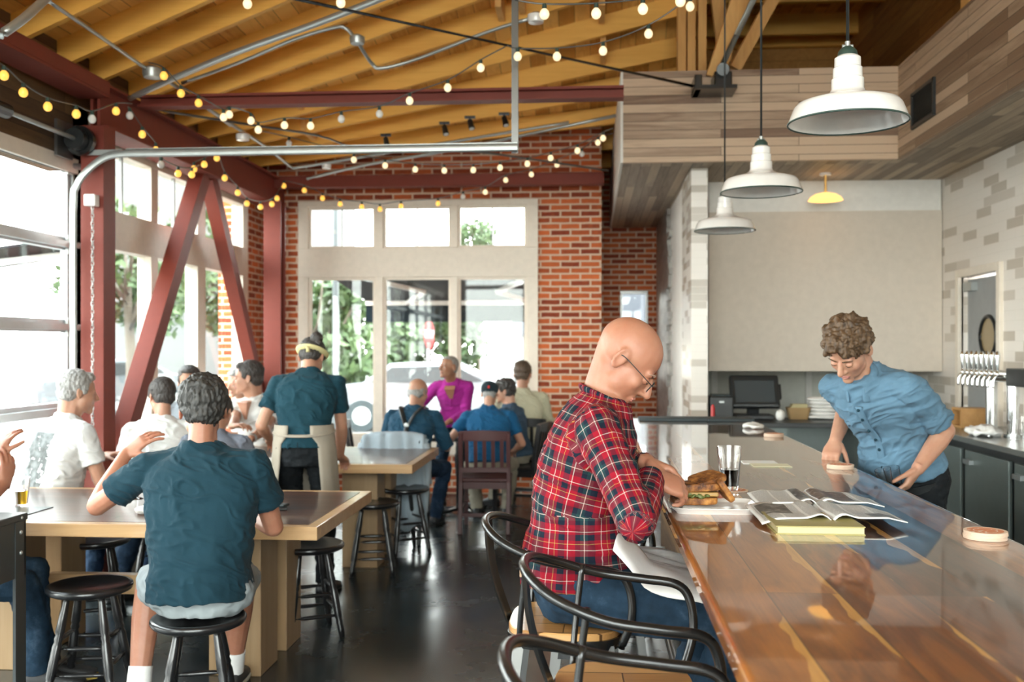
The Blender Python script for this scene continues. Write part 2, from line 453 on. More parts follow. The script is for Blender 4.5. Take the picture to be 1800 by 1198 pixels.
M = {}
M['floor'] = (lambda n: (n.bump(n.noise(n.coord(), 3, 5), 0.04, 0.01), n.set(col=n.ramp(n.noise(n.coord(), 1.1, 7, 0.65), [(0.3, (0.011, 0.016, 0.018)), (0.7, (0.034, 0.043, 0.044))]),
        rough=n.ramp(n.noise(n.coord(), 2.5, 5), [(0.3, (0.16,) * 3), (0.75, (0.34,) * 3)]), coat=0.25, coatr=0.2))[1])(NT('polished_concrete'))
M['brick'] = brick('red_brick', (0.22, 0.036, 0.013), (0.46, 0.105, 0.03), (0.62, 0.45, 0.33), ms=0.011)
M['steel_red'] = flat('red_oxide_steel', (0.18, 0.027, 0.014), 0.65)
M['galv'] = flat('galvanised_steel', (0.42, 0.44, 0.43), 0.38, metal=0.7)
M['white_frame'] = flat('painted_frame', (0.76, 0.68, 0.58), 0.5)
M['alu'] = flat('aluminium', (0.62, 0.65, 0.66), 0.4, metal=0.55)
M['rafter'] = wood('fir_rafter', (0.92, 0.53, 0.115), (0.72, 0.34, 0.05), 'x', 'y', grain=0.7, rough=0.6)
M['deck'] = wood('roof_deck', (0.92, 0.54, 0.15), (0.56, 0.25, 0.045), 'y', 'x', pw=0.14, pl=3.0, rough=0.7, var=0.7)
M['post'] = wood('fir_post', (0.82, 0.48, 0.16), (0.56, 0.26, 0.06), 'z', 'x', grain=0.8, rough=0.6)
M['deck_wall'] = wood('fir_boarding', (0.60, 0.30, 0.08), (0.30, 0.12, 0.025), 'y', 'z', pw=0.2, pl=2.5, rough=0.7)
M['darkwood'] = wood('dark_boards', (0.17, 0.09, 0.035), (0.055, 0.028, 0.012), 'y', 'z', pw=0.2, pl=2.5, rough=0.8)
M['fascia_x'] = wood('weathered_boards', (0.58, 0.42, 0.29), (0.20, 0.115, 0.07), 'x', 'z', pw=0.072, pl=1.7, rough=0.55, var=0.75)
M['fascia_y'] = wood('weathered_boards_side', (0.58, 0.43, 0.30), (0.24, 0.15, 0.09), 'y', 'zx', pw=0.072, pl=1.7, rough=0.55, var=0.75)
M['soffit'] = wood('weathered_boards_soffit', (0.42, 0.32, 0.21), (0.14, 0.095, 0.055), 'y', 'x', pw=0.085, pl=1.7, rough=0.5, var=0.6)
M['tile'] = tiles('greige_tiles', (0.78, 0.73, 0.67), (0.52, 0.46, 0.39), (0.72, 0.67, 0.61), 0.30, 0.078, 0.36, 'y')
M['tile_x'] = tiles('greige_tiles_end', (0.76, 0.71, 0.65), (0.44, 0.385, 0.32), (0.70, 0.65, 0.59), 0.30, 0.062, 0.45, 'xy')
M['tile_gray'] = tiles('gray_tiles', (0.36, 0.34, 0.31), (0.26, 0.24, 0.22), (0.30, 0.28, 0.26), 0.20, 0.066, 0.5, 'y', 0.4)
M['plaster'] = flat('white_plaster', (0.78, 0.76, 0.72), 0.7)
M['panel'] = flat('greige_panel', (0.62, 0.55, 0.47), 0.65)
M['backwall'] = flat('pale_wall', (0.62, 0.62, 0.56), 0.6)
M['maple'] = wood('maple', (0.56, 0.36, 0.18), (0.38, 0.21, 0.09), 'x', 'y', grain=0.9, rough=0.35, coat=0.3)
M['maple_z'] = wood('maple_leg', (0.40, 0.27, 0.15), (0.28, 0.17, 0.08), 'z', 'x', grain=0.6, rough=0.4)
M['tabletop'] = wood('dark_tabletop', (0.09, 0.030, 0.014), (0.03, 0.011, 0.006), 'x', 'y', pw=0.09, pl=2.6, rough=0.3, coat=0.35, var=0.4)
M['black_wood'] = flat('black_lacquer', (0.012, 0.012, 0.013), 0.28, coat=0.3)
M['black_metal'] = flat('black_steel', (0.05, 0.05, 0.05), 0.24, metal=0.8)
M['grey_steel'] = flat('grey_painted_steel', (0.04, 0.048, 0.05), 0.4, metal=0.3)
M['gunmetal'] = flat('gunmetal', (0.16, 0.16, 0.155), 0.3, metal=0.8)
M['seatwood'] = wood('seat_wood', (0.55, 0.30, 0.11), (0.33, 0.15, 0.045), 'y', 'x', pw=0.09, pl=1.0, rough=0.35, coat=0.2)
M['red_wood'] = flat('mahogany_lacquer', (0.05, 0.006, 0.006), 0.5)
M['enamel'] = flat('white_enamel', (0.82, 0.81, 0.79), 0.16, coat=0.5)
M['rim'] = flat('dark_green_rim', (0.03, 0.06, 0.05), 0.4)
M['black'] = flat('black_plastic', (0.012, 0.014, 0.015), 0.4)
M['rubber'] = flat('dark_rubber', (0.02, 0.03, 0.033), 0.6)
M['chrome'] = flat('chrome', (0.78, 0.8, 0.8), 0.12, metal=1.0)
M['stainless'] = flat('stainless', (0.42, 0.45, 0.46), 0.28, metal=0.8)
M['cooler'] = flat('cooler_doors', (0.13, 0.155, 0.15), 0.35, metal=0.4)
M['counter_top'] = flat('steel_worktop', (0.36, 0.37, 0.36), 0.25, metal=0.8)
M['glass'] = glass_pane()
M['clear'] = clear('clear_glass')
M['stout'] = NT('stout').set(col=(0.008, 0.004, 0.003), rough=0.05)
M['lager'] = NT('lager').set(col=(0.75, 0.42, 0.03), rough=0.05, ems=0.0, trans=0.5)
M['white'] = flat('white_cloth', (0.82, 0.81, 0.79), 0.85)
M['paper'] = flat('paper', (0.78, 0.77, 0.73), 0.7)
M['cream'] = flat('cream_paper', (0.52, 0.46, 0.25), 0.6)
M['box_wood'] = wood('pine_crate', (0.50, 0.28, 0.10), (0.32, 0.15, 0.05), 'y', 'z', grain=1.0)
M['grey_door'] = flat('grey_door', (0.30, 0.31, 0.31), 0.5)
M['ceramic'] = flat('white_ceramic', (0.78, 0.76, 0.73), 0.15, coat=0.6)
M['cork'] = flat('coaster_board', (0.60, 0.45, 0.34), 0.8)
M['red'] = flat('red_plastic', (0.5, 0.02, 0.02), 0.4)
M['rope'] = flat('white_chain', (0.55, 0.55, 0.53), 0.5)
M['asphalt'] = flat('asphalt', (0.16, 0.16, 0.16), 0.9)
M['paving'] = flat('pale_paving', (0.11, 0.107, 0.10), 0.9)
M['leaf'] = (lambda n: n.set(col=n.ramp(n.noise(n.coord(), 3, 4), [(0.3, (0.015, 0.036, 0.009)), (0.7, (0.065, 0.105, 0.03))]), rough=0.7))(NT('leaves'))
M['bark'] = flat('bark', (0.10, 0.08, 0.06), 0.9)
M['stucco'] = flat('stucco', (0.105, 0.105, 0.10), 0.9)
M['stucco_gray'] = flat('stucco_gray', (0.045, 0.05, 0.06), 0.9)
M['awning'] = cloth('awning_canvas', (0.012, 0.015, 0.018))
M['navy_canvas'] = cloth('navy_valance', (0.008, 0.016, 0.022))

# bar top: walnut boards with pale sapwood streaks under thick varnish
def bar_top():
    n = NT('walnut_bar_top'); o = n.coord(); s3 = n.sep(o)
    br = n.n('TexBrick'); br.offset = 0.43; br.inputs['Scale'].default_value = 1.0; br.inputs['Brick Width'].default_value = 2.35; br.inputs['Row Height'].default_value = 0.15
    br.inputs['Mortar Size'].default_value = 0.0012; br.inputs['Color1'].default_value = (0, 0, 0, 1); br.inputs['Color2'].default_value = (1, 1, 1, 1); br.inputs['Mortar'].default_value = (0.3, 0.3, 0.3, 1)
    n.t.links.new(n.comb(n.math('ADD', s3[1], 0.35), n.math('ADD', s3[0], 0.02)), br.inputs['Vector'])
    t = n.sep(br.outputs['Color'])[0]
    off = n.math('MULTIPLY', t, 9.0)
    gv = n.comb(n.math('MULTIPLY', n.math('ADD', s3[1], off), 1.1), n.math('MULTIPLY', s3[0], 7), 0.0)
    warp = n.noise(n.comb(n.math('MULTIPLY', s3[1], 1.6), n.math('ADD', n.math('MULTIPLY', s3[0], 2.2), off)), 1.0, 3)
    g = n.noise(gv, 1.3, 6, 0.6, 1.6)
    fine = n.noise(n.vmul(gv, (2.0, 16.0, 1.0)), 1.4, 4)
    gg = n.math('ADD', n.math('ADD', n.math('MULTIPLY', g, 0.75), n.math('MULTIPLY', fine, 0.22)), n.math('MULTIPLY', n.math('SUBTRACT', t, 0.5), 0.42))
    c = n.ramp(gg, [(0.28, (0.022, 0.006, 0.002)), (0.5, (0.13, 0.036, 0.007)), (0.78, (0.38, 0.13, 0.020))])
    # sapwood: a wavy band along one edge of each board
    fx = n.math('FRACT', n.math('DIVIDE', n.math('ADD', s3[0], 0.02), 0.15))
    edge = n.math('ADD', fx, n.math('MULTIPLY', n.math('SUBTRACT', warp, 0.5), 1.5))
    sap = n.math('MULTIPLY', n.math('GREATER_THAN', edge, 0.96), n.math('GREATER_THAN', t, 0.2))
    c = n.mix(n.math('MULTIPLY', sap, 0.9), c, n.ramp(fine, [(0.3, (0.46, 0.21, 0.04)), (0.7, (0.62, 0.32, 0.07))]))
    c = n.mix(br.outputs['Fac'], c, (0.02, 0.008, 0.004))
    n.bump(n.noise(n.comb(n.math('MULTIPLY', s3[1], 2), n.math('MULTIPLY', s3[0], 5)), 1.0, 2), 0.05, 0.01)
    return n.set(col=c, rough=0.3, coat=1.0, coatr=0.025)
M['bar_top'] = bar_top()
# ------------------------------------------------------------------ the room
XL, XR, YF, YN, YB = -3.6, 3.2, 10.75, -3.5, 12.85
SOF, BTOP, XB0, XB1, YBK = 3.12, 3.87, 0.27, 2.49, 8.3
struct('floor', MB().ab((XL - 0.3, YN - 0.3, -0.12), (XR + 0.3, YB + 0.3, 0)), M['floor'])

def zf(v): return at_y(735, v, YF).z
def xf(u): return at_y(u, 480, YF).x
def yl(u): return at_x(u, 500, XL).y
# far brick wall around its window
wx0, wx1, wz1, wz0 = xf(525), xf(946), zf(352), 0.42
m = MB()
m.ab((XL - 0.3, YF, 0), (wx0, YF + 0.3, 4.4)); m.ab((wx1, YF, 0), (0.12, YF + 0.3, 4.4))
m.ab((wx0, YF, wz1), (wx1, YF + 0.3, 4.4)); m.ab((wx0, YF, 0), (wx1, YF + 0.3, wz0))
struct('wall_far', m, M['brick'])
# deeper brick wall with the small window
sx0, sx1, sz0, sz1 = at_y(1090, 560, YB).x, at_y(1139, 560, YB).x, 1.15, at_y(1110, 511, YB).z
m = MB(); m.ab((-0.1, YB, 0), (sx0, YB + 0.25, 5.7)); m.ab((sx1, YB, 0), (XR + 0.3, YB + 0.25, 5.7)); m.ab((sx0, YB, sz1), (sx1, YB + 0.25, 5.7)); m.ab((sx0, YB, 0), (sx1, YB + 0.25, sz0))
m.ab((-0.02, YF + 0.3, 0), (0.12, YB, 5.7)); m.ab((XL, YF + 0.3, 3.6), (-0.02, YF + 0.32, 5.7))
struct('wall_recess_upper', MB().ab((XB0, YB - 0.04, BTOP), (XR, YB - 0.001, 5.7)), M['deck_wall'])
struct('wall_recess', m, M['brick'])
# left wall: boards over the garage door, brick at the corner
gy0, gy1, gz = 2.3, yl(128), 2.86
m = MB()
m.ab((XL - 0.3, YN, gz), (XL, 6.9, 3.8)); m.ab((XL - 0.3, 6.9, 3.30), (XL, YF, 3.8)); m.ab((XL - 0.3, 1.9, 0), (XL, gy0, gz)); m.ab((XL - 0.3, YN, 0), (XL, -2.6, gz))
struct('wall_left', m, M['darkwood'])
ly1 = yl(433)
m = MB(); m.ab((XL - 0.3, ly1, 0), (XL, YF, 3.30)); m.ab((XL - 0.09, gy1 + 0.02, 0), (XL, 6.98, 3.30))
struct('wall_left_brick', m, M['brick'])
# right wall
m = MB(); dy0, dy1, dz1 = at_x(1757, 500, XR).y, at_x(1690, 500, XR).y, 2.19
m.ab((XR, YN, 0), (XR + 0.2, dy0, SOF)); m.ab((XR, dy1, 0), (XR + 0.2, 10.7, SOF)); m.ab((XR, dy0, dz1), (XR + 0.2, dy1, SOF))
struct('wall_right', m, M['tile'])
struct('wall_right_upper', MB().ab((XR, YN, SOF), (XR + 0.2, YB, 5.7)), M['deck_wall'])
struct('wall_bar_back', MB().ab((1.0, 10.7, 0), (XR, 10.85, SOF)), M['backwall'])
m = MB(); m.ab((0.86, at_x(1205, 500, 0.86).y - 0.35, 0), (1.0, 9.3, SOF)); y_stub = at_x(1215, 500, 0.86).y
m = MB(); m.ab((0.86, y_stub, 0), (1.0, y_stub + 0.85, SOF)); struct('wall_bar_end', m, M['tile_x'])
struct('wall_passage', MB().ab((0.88, y_stub + 0.85, 0), (1.0, YB, SOF)), M['plaster'])
# ragged edge of grey tiles on the passage wall
m = MB(); random.seed(3); n = 46
for k in range(n):
    y0 = 10.9 + random.choice((0, 0, 0.1, 0.2, -0.1, 0.3)); m.ab((0.845, y0, k * SOF / n), (0.88, YB, (k + 1) * SOF / n - 0.001))
struct('trim_1', m, M['tile_gray'])
# wall behind the camera with its wide shop window
m = MB(); m.ab((XL - 0.3, YN - 0.25, 0), (-3.2, YN, 5.7)); m.ab((2.7, YN - 0.25, 0), (XR + 0.2, YN, 5.7)); m.ab((-3.2, YN - 0.25, 4.5), (2.7, YN, 5.7)); m.ab((-3.2, YN - 0.25, 0), (2.7, YN, 0.5))
struct('wall_near', m, M['plaster'])

# ---- roof: deck and rafters; the slope flattens towards the far wall
TS = [(-4, .43), (5.9, .425), (6.6, .405), (6.95, .39), (7.6, .36), (8.0, .325), (8.45, .285), (8.95, .235), (9.8, .145), (10.4, .095), (12.9, .05)]
def slope(y):
    for (a, p), (b, q) in zip(TS, TS[1:]):
        if y <= b: return p + (q - p) * (y - a) / (b - a)
    return TS[-1][1]
XE, Z0 = 0.95, 3.49
ceil = thing('ceiling', None, None); ceil['kind'] = 'structure'
m = MB(); ys = [YN - 0.2] + [0.5 * k for k in range(-6, 26)] + [YB + 0.2]
for dz, up in ((0.178, 0), (0.24, 1)):
    vs = [(x, y, Z0 + dz + slope(y) * (x + 3.6)) for y in ys for x in (XL - 0.3, -2.4, -1.2, 0, XE)]
    fs = [(j * 5 + i, j * 5 + i + 1, j * 5 + i + 6, j * 5 + i + 5) for j in range(len(ys) - 1) for i in range(4)]
    m.add(vs, fs)
m.ab((XE, YN - 0.2, 5.6), (XR + 0.2, YB + 0.2, 5.66))
m.build('deck', M['deck'], ceil)
m = MB(); ys = [6.6 + 0.25 * k for k in range(27)]
m.add([(XE, y, Z0 + 0.2 + slope(y) * (XE + 3.6)) for y in ys] + [(XE, y, 5.63) for y in ys], [(k, k + 1, len(ys) + k + 1, len(ys) + k) for k in range(len(ys) - 1)]); m.build('fascia', M['darkwood'], ceil)
for y in (4.85, 5.4, 5.96, 6.5, 6.94, 7.55, 7.96, 8.42, 8.93, 9.42, 9.8, 10.3, 11.2, 12.0):
    s = slope(y)
    MB().bar((XL - 0.2, y, Z0 + 0.088 - 0.2 * s), (XE, y, Z0 + 0.088 + s * (XE - XL)), 0.048, 0.178).build('rafter', M['rafter'], ceil)
for y in (9.9, 11.1, 12.25, 12.75):
    MB().ab((XE, y - 0.04, 5.35), (XR, y + 0.04, 5.6)).build('rafter', M['rafter'], ceil)
# short blocking between rafters
for u, v, dep, h in ((628, 50, 7.1, 0.2), (880, 215, 8.3, 0.2), (918, 215, 8.3, 0.2), (1058, 200, 8.6, 0.22), (1060, 235, 9.2, 0.2), (525, 255, 9.0, 0.14), (545, 290, 9.8, 0.14)):
    p = C(u, v, dep); p.z = Z0 + 0.095 + slope(p.y) * (p.x + 3.6)
    MB().bar(p - Vector((0, 0.24, 0)), p + Vector((0, 0.24, 0)), 0.05, h).build('blocking', M['post'], ceil)
for u in (1198, 1215, 1234):
    p = C(u, 125, 8.75); MB().ab((p.x - 0.035, p.y - 0.03, 3.8), (p.x + 0.035, p.y + 0.1, 5.6)).build('post', M['post'], ceil)
def board(u0, v0, u1, v1, dep, w, t=0.05):
    a = C(u0, v0, dep); b = C(u1, v1, dep - 0.1); b = a + (b - a) * 2.2
    MB().bar(a, b, t, w, up=(1, 0, 0.3)).build('truss_board', M['post'], ceil)
board(1256, 136, 1300, 0, 8.15, 0.14); board(1292, 120, 1358, 0, 8.5, 0.10); board(1275, 110, 1262, 0, 8.9, 0.12)
for x in (2.62, 2.85, 3.05): MB().ab((x, 7.1 + (x - 2.6) * 2.2, BTOP), (x + 0.12, 7.25 + (x - 2.6) * 2.2, 5.6)).build('post', M['post'], ceil)

# ---- wood-clad bulkhead over the bar
m = MB(); m.ab((XB0, YBK, SOF), (XB1, YBK + 0.05, BTOP)); struct('trim_2', m, M['fascia_x'])
m = MB(); m.ab((XB1, YN, SOF), (XB1 + 0.05, YBK + 0.05, BTOP)); struct('trim_3', m, M['fascia_y'])
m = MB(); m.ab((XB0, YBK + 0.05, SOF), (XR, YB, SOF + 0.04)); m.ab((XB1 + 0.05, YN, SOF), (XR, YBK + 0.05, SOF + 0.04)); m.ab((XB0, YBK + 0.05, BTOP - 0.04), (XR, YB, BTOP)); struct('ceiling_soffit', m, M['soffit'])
m = MB(); m.ab((XB0 - 0.02, YBK, SOF), (XB0, YB, BTOP)); struct('trim_4', m, M['plaster'])
t = thing('air_vent', 'dark square vent grille set in the wood boards over the bar', 'vent', (XB1 - 0.01, 0, 0))
y0, y1 = at_x(1645, 180, XB1).y, at_x(1605, 180, XB1).y; z0, z1 = at_x(1625, 215, XB1).z, at_x(1625, 150, XB1).z
m = MB(); fr = 0.025
for a, b in (((y0, z0), (y1, z0 + fr)), ((y0, z1 - fr), (y1, z1)), ((y0, z0), (y0 + fr, z1)), ((y1 - fr, z0), (y1, z1))): m.ab((XB1 - 0.02, a[0], a[1]), (XB1, b[0], b[1]))
m.build('frame', M['black'], t, world=True)
m = MB(); k = z0 + fr
while k < z1 - fr: m.box((XB1 - 0.008, (y0 + y1) / 2, k + 0.008), (0.012, y1 - y0 - 0.04, 0.004), Matrix.Rotation(0.5, 3, 'Y')); k += 0.018
m.build('slats', M['black'], t, world=True)
MB().ab((XB1 - 0.002, y0 + fr, z0 + fr), (XB1, y1 - fr, z1 - fr)).build('backing', M['rubber'], t, world=True)

# hanging partition panel behind the bar
p0, p1 = at_y(1246, 500, 9.35), at_y(1655, 500, 9.35); zz0, zz1 = at_y(1450, 652, 9.35).z, at_y(1450, 371, 9.35).z
t = thing('screen_panel', 'large plain greige panel hanging behind the bar', 'panel', ((p0.x + p1.x) / 2, 9.35, zz0))
MB().ab((p0.x, 9.35, zz0), (XR - 0.005, 9.39, zz1)).build('board', M['panel'], t, world=True)
MB().ab((p0.x, 9.36, zz1), (XR - 0.01, 9.42, SOF)).build('header', M['plaster'], t, world=True)

# ---- windows
def glazing(name, plane, c, xs, zs, frame, panes, muntins, th=0.09, mat='white_frame'):
    """frame bars given as rectangles (a0,z0,a1,z1) in the wall plane"""
    w_ = thing(name, None, None); w_['kind'] = 'structure'
    def bx(m, r, d0, d1):
        if plane == 'y': m.ab((r[0], c + d0, r[1]), (r[2], c + d1, r[3]))
        else: m.ab((c - d1, r[0], r[1]), (c - d0, r[2], r[3]))
    m = MB()
    for r in frame: bx(m, r, 0.0, th)
    m.build('window_frame', M[mat], w_, bevel=0.004)
    for r in panes:
        m = MB(); bx(m, r, 0.05, 0.054); m.build('pane', M['glass'], w_)
    if muntins:
        m = MB()
        for r in muntins: bx(m, r, 0.04, 0.065)
        m.build('muntin', M['gunmetal'], w_)
    return w_
def window_fields(cols, bands):
    """cols: glass spans; bands: glass z-spans -> frame rectangles filling the rest"""
    return [(a, z0, b, z1) for a, b in cols for z0, z1 in bands]
def frame_rects(lo, hi, zlo, zhi, cols, bands):
    r = []; zz = [zlo] + [q for b in bands for q in b] + [zhi]
    for k in range(0, len(zz), 2): r.append((lo, zz[k], hi, zz[k + 1]))
    xx = [lo] + [q for c in cols for q in c] + [hi]
    for b in bands:
        for k in range(0, len(xx), 2): r.append((xx[k], b[0], xx[k + 1], b[1]))
    return r
cols = [(xf(543), xf(660)), (xf(674), xf(793)), (xf(805), xf(926))]
bands = [(0.62, zf(487)), (zf(436), zf(362))]
fr = frame_rects(wx0, wx1, wz0, wz1, cols, bands)
glazing('window_1', 'y', YF - 0.03, None, None, fr, window_fields(cols, bands), [((a + b) / 2 - 0.008, bands[1][0], (a + b) / 2 + 0.008, bands[1][1]) for a, b in cols])
# thin sash edges inside each light of the far window
m = MB(); t_ = 0.028
for a, b in cols:
    for z0, z1 in bands:
        for r in ((a, z0, a + t_, z1), (b - t_, z0, b, z1), (a + t_, z0, b - t_, z0 + t_), (a + t_, z1 - t_, b - t_, z1)): m.ab((r[0], YF + 0.0, r[1]), (r[2], YF + 0.045, r[3]))
struct('trim_5', m, M['white_frame'])
lcols = [(6.98 + 0.06, yl(262)), (yl(274), yl(344)), (yl(358), yl(424))]
zl = lambda u, v: at_x(u, v, XL).z
lbands = [(0.55, 2.33), (2.62, 3.06)]
glazing('window_2', 'x', XL + 0.02, None, None, frame_rects(6.98, ly1, 0.3, 3.30, lcols, lbands), window_fields(lcols, lbands), [((a + b) / 2 - 0.01, 2.62, (a + b) / 2 + 0.01, 3.06) for a, b in lcols], 0.12)
struct('baseboard_left', MB().ab((XL - 0.25, 6.98, 0), (XL + 0.01, ly1, 0.3)), M['white_frame'])
glazing('window_3', 'y', YB - 0.01, None, None, frame_rects(sx0, sx1, sz0, sz1, [(sx0 + .03, sx1 - .03)], [(sz0 + .04, sz1 - .04)]), [(sx0 + .03, sz0 + .04, sx1 - .03, sz1 - .04)], [], 0.08, 'gunmetal')
gl = [(-3.15, -1.7), (-1.62, -0.2), (-0.12, 1.2), (1.28, 2.65)]
glazing('window_4', 'y', YN - 0.1, None, None, frame_rects(-3.2, 2.7, 0.5, 4.5, gl, [(0.56, 3.04), (3.14, 4.44)]), window_fields(gl, [(0.56, 3.04), (3.14, 4.44)]), [], 0.08)

# ---- garage doors (sectional, aluminium frames with glass)
def garage(name, y0, y1):
    d = thing(name, None, None); d['kind'] = 'structure'
    zs = [0.03, 0.60, 1.17, 1.74, 2.31, 2.86]
    MB().ab((XL - 0.02, y0, 2.80), (XL + 0.03, y1 + 0.02, 2.90)).build('header', M['white_frame'], d)
    nb = 4; st = [y0 + (y1 - y0) * k / nb for k in range(nb + 1)]
    for a, b in zip(zs, zs[1:]):
        m = MB(); m.ab((XL - 0.07, y0, a), (XL - 0.02, y1, a + 0.045)); m.ab((XL - 0.07, y0, b - 0.045), (XL - 0.02, y1, b - 0.004))
        for k, y in enumerate(st): m.ab((XL - 0.07, max(y0, y - 0.035), a), (XL - 0.022, min(y1, y + 0.035), b - 0.004))
        f = m.build('door_section', M['alu'], d, bevel=0.003)
        m = MB()
        m.ab((XL - 0.05, y0 + 0.03, a + 0.04), (XL - 0.045, y1 - 0.03, b - 0.045)); m.build('pane', M['glass'], f)
        m = MB(); m.ab((XL - 0.02, y0 + 0.02, b - 0.03), (XL + 0.02, y1 - 0.02, b + 0.012)) if b < 2.8 else m.ab((XL - 0.02, y0, b - 0.06), (XL, y1, b - 0.01)); m.build('rib', M['alu'], f)
        m = MB(); m.cyl((XL + 0.0, y1 - 0.06, b - 0.01), (XL + 0.07, y1 + 0.03, b - 0.01), 0.022); m.box((XL - 0.0, y1 - 0.05, b - 0.01), (0.02, 0.07, 0.13)); m.build('hinge', M['galv'], f)
garage('door_1', gy0, gy1)
garage('door_2', -2.6, 1.9)
MB2 = MB().ab((XL - 0.05, gy1, 0), (XL + 0.0, gy1 + 0.14, 3.3)); struct('trim_6', MB2, M['gunmetal'])

# ---- swing door with round window in the tile wall
d = thing('door_3', None, None); d['kind'] = 'structure'
m = MB(); f_ = 0.07
m.ab((XR - 0.03, dy0 - f_, 0), (XR + 0.02, dy0, dz1 + f_)); m.ab((XR - 0.03, dy1, 0), (XR + 0.02, dy1 + f_, dz1 + f_)); m.ab((XR - 0.03, dy0, dz1), (XR + 0.02, dy1, dz1 + f_))
m.build('door_frame', M['white_frame'], d, bevel=0.004)
lf = MB().ab((XR + 0.05, dy0 + 0.01, 0.01), (XR + 0.09, dy1 - 0.01, dz1 - 0.02)).build('door_leaf', M['grey_door'], d)
yc = at_x(1727, 590, XR).y
m = MB()
m.tube([(XR + 0.045, yc + 0.165 * math.cos(a), 1.68 + 0.165 * math.sin(a)) for a in [2 * PI * k / 28 for k in range(28)]], 0.017, 8, closed=True); m.build('porthole_ring', M['black'], lf, smooth=True)
m = MB(); m.cyl((XR + 0.048, yc, 1.68), (XR + 0.052, yc, 1.68), 0.16, n=28); m.build('porthole', flat('amber_porthole', (0.32, 0.24, 0.13), 0.1), lf)
MB().ab((XR + 0.0, dy1 - 0.22, dz1 - 0.12), (XR + 0.05, dy1 - 0.03, dz1 - 0.05)).build('door_closer', M['galv'], d)

# ---- red steelwork
def ibeam(m, a, b, w, h, t=0.018, up=(0, 0, 1)):
    a = Vector(a); b = Vector(b); x, y, dd = basis(b - a, Vector(up))
    m.bar(a + y * (h / 2 - t / 2), b + y * (h / 2 - t / 2), w, t, up); m.bar(a - y * (h / 2 - t / 2), b - y * (h / 2 - t / 2), w, t, up); m.bar(a, b, t, h - 2 * t, up)
m = MB(); ibeam(m, (-3.42, 6.6, 3.25), (-3.42, YF - 0.02, 3.25), 0.24, 0.30)
m.ab((-3.38, 6.6, 3.12), (-3.36, YF, 3.38))
m.solo('steel_beam', M['steel_red'], 'deep red steel beam above the side windows on the left', 'beam')
m = MB(); ibeam(m, (-3.40, 1.0, 3.355), (-3.40, 6.6, 3.355), 0.22, 0.11); m.ab((-3.31, 1.0, 3.32), (-3.29, 6.6, 3.41))
m.solo('steel_beam', M['steel_red'], 'red steel beam running over the garage door towards the viewer', 'beam')
pa, pb = at_x(236, 181, -3.3), C(1095, 163, 8.12)
m = MB(); ibeam(m, (-3.3, 7.1, 3.392), (0.235, 7.1, 3.392), 0.12, 0.085)
m.solo('steel_beam', M['steel_red'], 'slim red steel beam crossing the ceiling from column to wood bulkhead', 'beam')
pc = C(780, 321, 10.55)
m = MB(); ibeam(m, (-3.5, pc.y, 3.35), (0.14, pc.y, 3.35), 0.14, 0.125)
m.ab((-3.5, pc.y - 0.075, 3.29), (0.14, pc.y - 0.06, 3.41)); m.solo('steel_beam', M['steel_red'], 'red steel beam on the far brick wall above the big window', 'beam')
m = MB(); m.ab((-3.46, 6.53, 0), (-3.30, 6.545, 3.1)); m.ab((-3.46, 6.545, 0), (-3.445, 6.70, 3.1)); m.ab((-3.315, 6.545, 0), (-3.30, 6.70, 3.1)); m.ab((-3.5, 6.5, 0), (-3.26, 6.74, 0.02))
m.solo('steel_column', M['steel_red'], 'red steel column beside the garage door', 'column')
q0, q1 = C(463, 500, 10.3), C(494, 500, 10.3)
m = MB(); m.ab((q0.x, q0.y, 0), (q1.x, q0.y + 0.02, 3.1)); m.ab((q0.x + 0.08, q0.y + 0.02, 0), (q1.x - 0.08, q0.y + 0.15, 3.1)); m.ab((q0.x, q0.y + 0.15, 0), (q1.x, q0.y + 0.17, 3.1)); m.ab((q0.x - .03, q0.y - .03, 0), (q1.x + .03, q0.y + .2, 0.02))
m.solo('steel_column', M['steel_red'], 'red steel column in the corner of the brick walls', 'column')
ap = at_x(352, 308, -3.42)
fo = at_x(222, 745, -3.42); dirv = (fo - ap); fo = ap + dirv * ((ap.z - 0.02) / (ap.z - fo.z))
m = MB(); m.bar(ap, fo, 0.14, 0.13, up=(1, 0, 0)); m.solo('steel_brace', M['steel_red'], 'diagonal red steel brace leaning down towards the garage door column', 'brace')
ap2 = at_x(366, 312, -3.42); fo2 = at_x(443, 640, -3.42)
m = MB(); m.bar(ap2, fo2 + (fo2 - ap2) * 0.25, 0.12, 0.12, up=(1, 0, 0)); m.solo('steel_brace', M['steel_red'], 'diagonal red steel brace leaning down towards the far brick corner', 'brace')

# portals in the real openings
portal((XL - 0.12, (gy0 + gy1) / 2, 1.43), (0, -PI / 2, 0), 2.8, gy1 - gy0)
portal((XL - 0.12, -0.35, 1.43), (0, -PI / 2, 0), 2.8, 4.5)
portal((XL - 0.16, (7.0 + ly1) / 2, 1.7), (0, -PI / 2, 0), 2.8, ly1 - 7.0)
portal(((wx0 + wx1) / 2, YF + 0.12, (wz0 + wz1) / 2), (-PI / 2, 0, 0), wx1 - wx0, wz1 - wz0)
portal((-0.25, YN - 0.3, 2.5), (PI / 2, 0, 0), 5.9, 4.0)
portal(((sx0 + sx1) / 2, YB + 0.1, (sz0 + sz1) / 2), (-PI / 2, 0, 0), sx1 - sx0, sz1 - sz0)
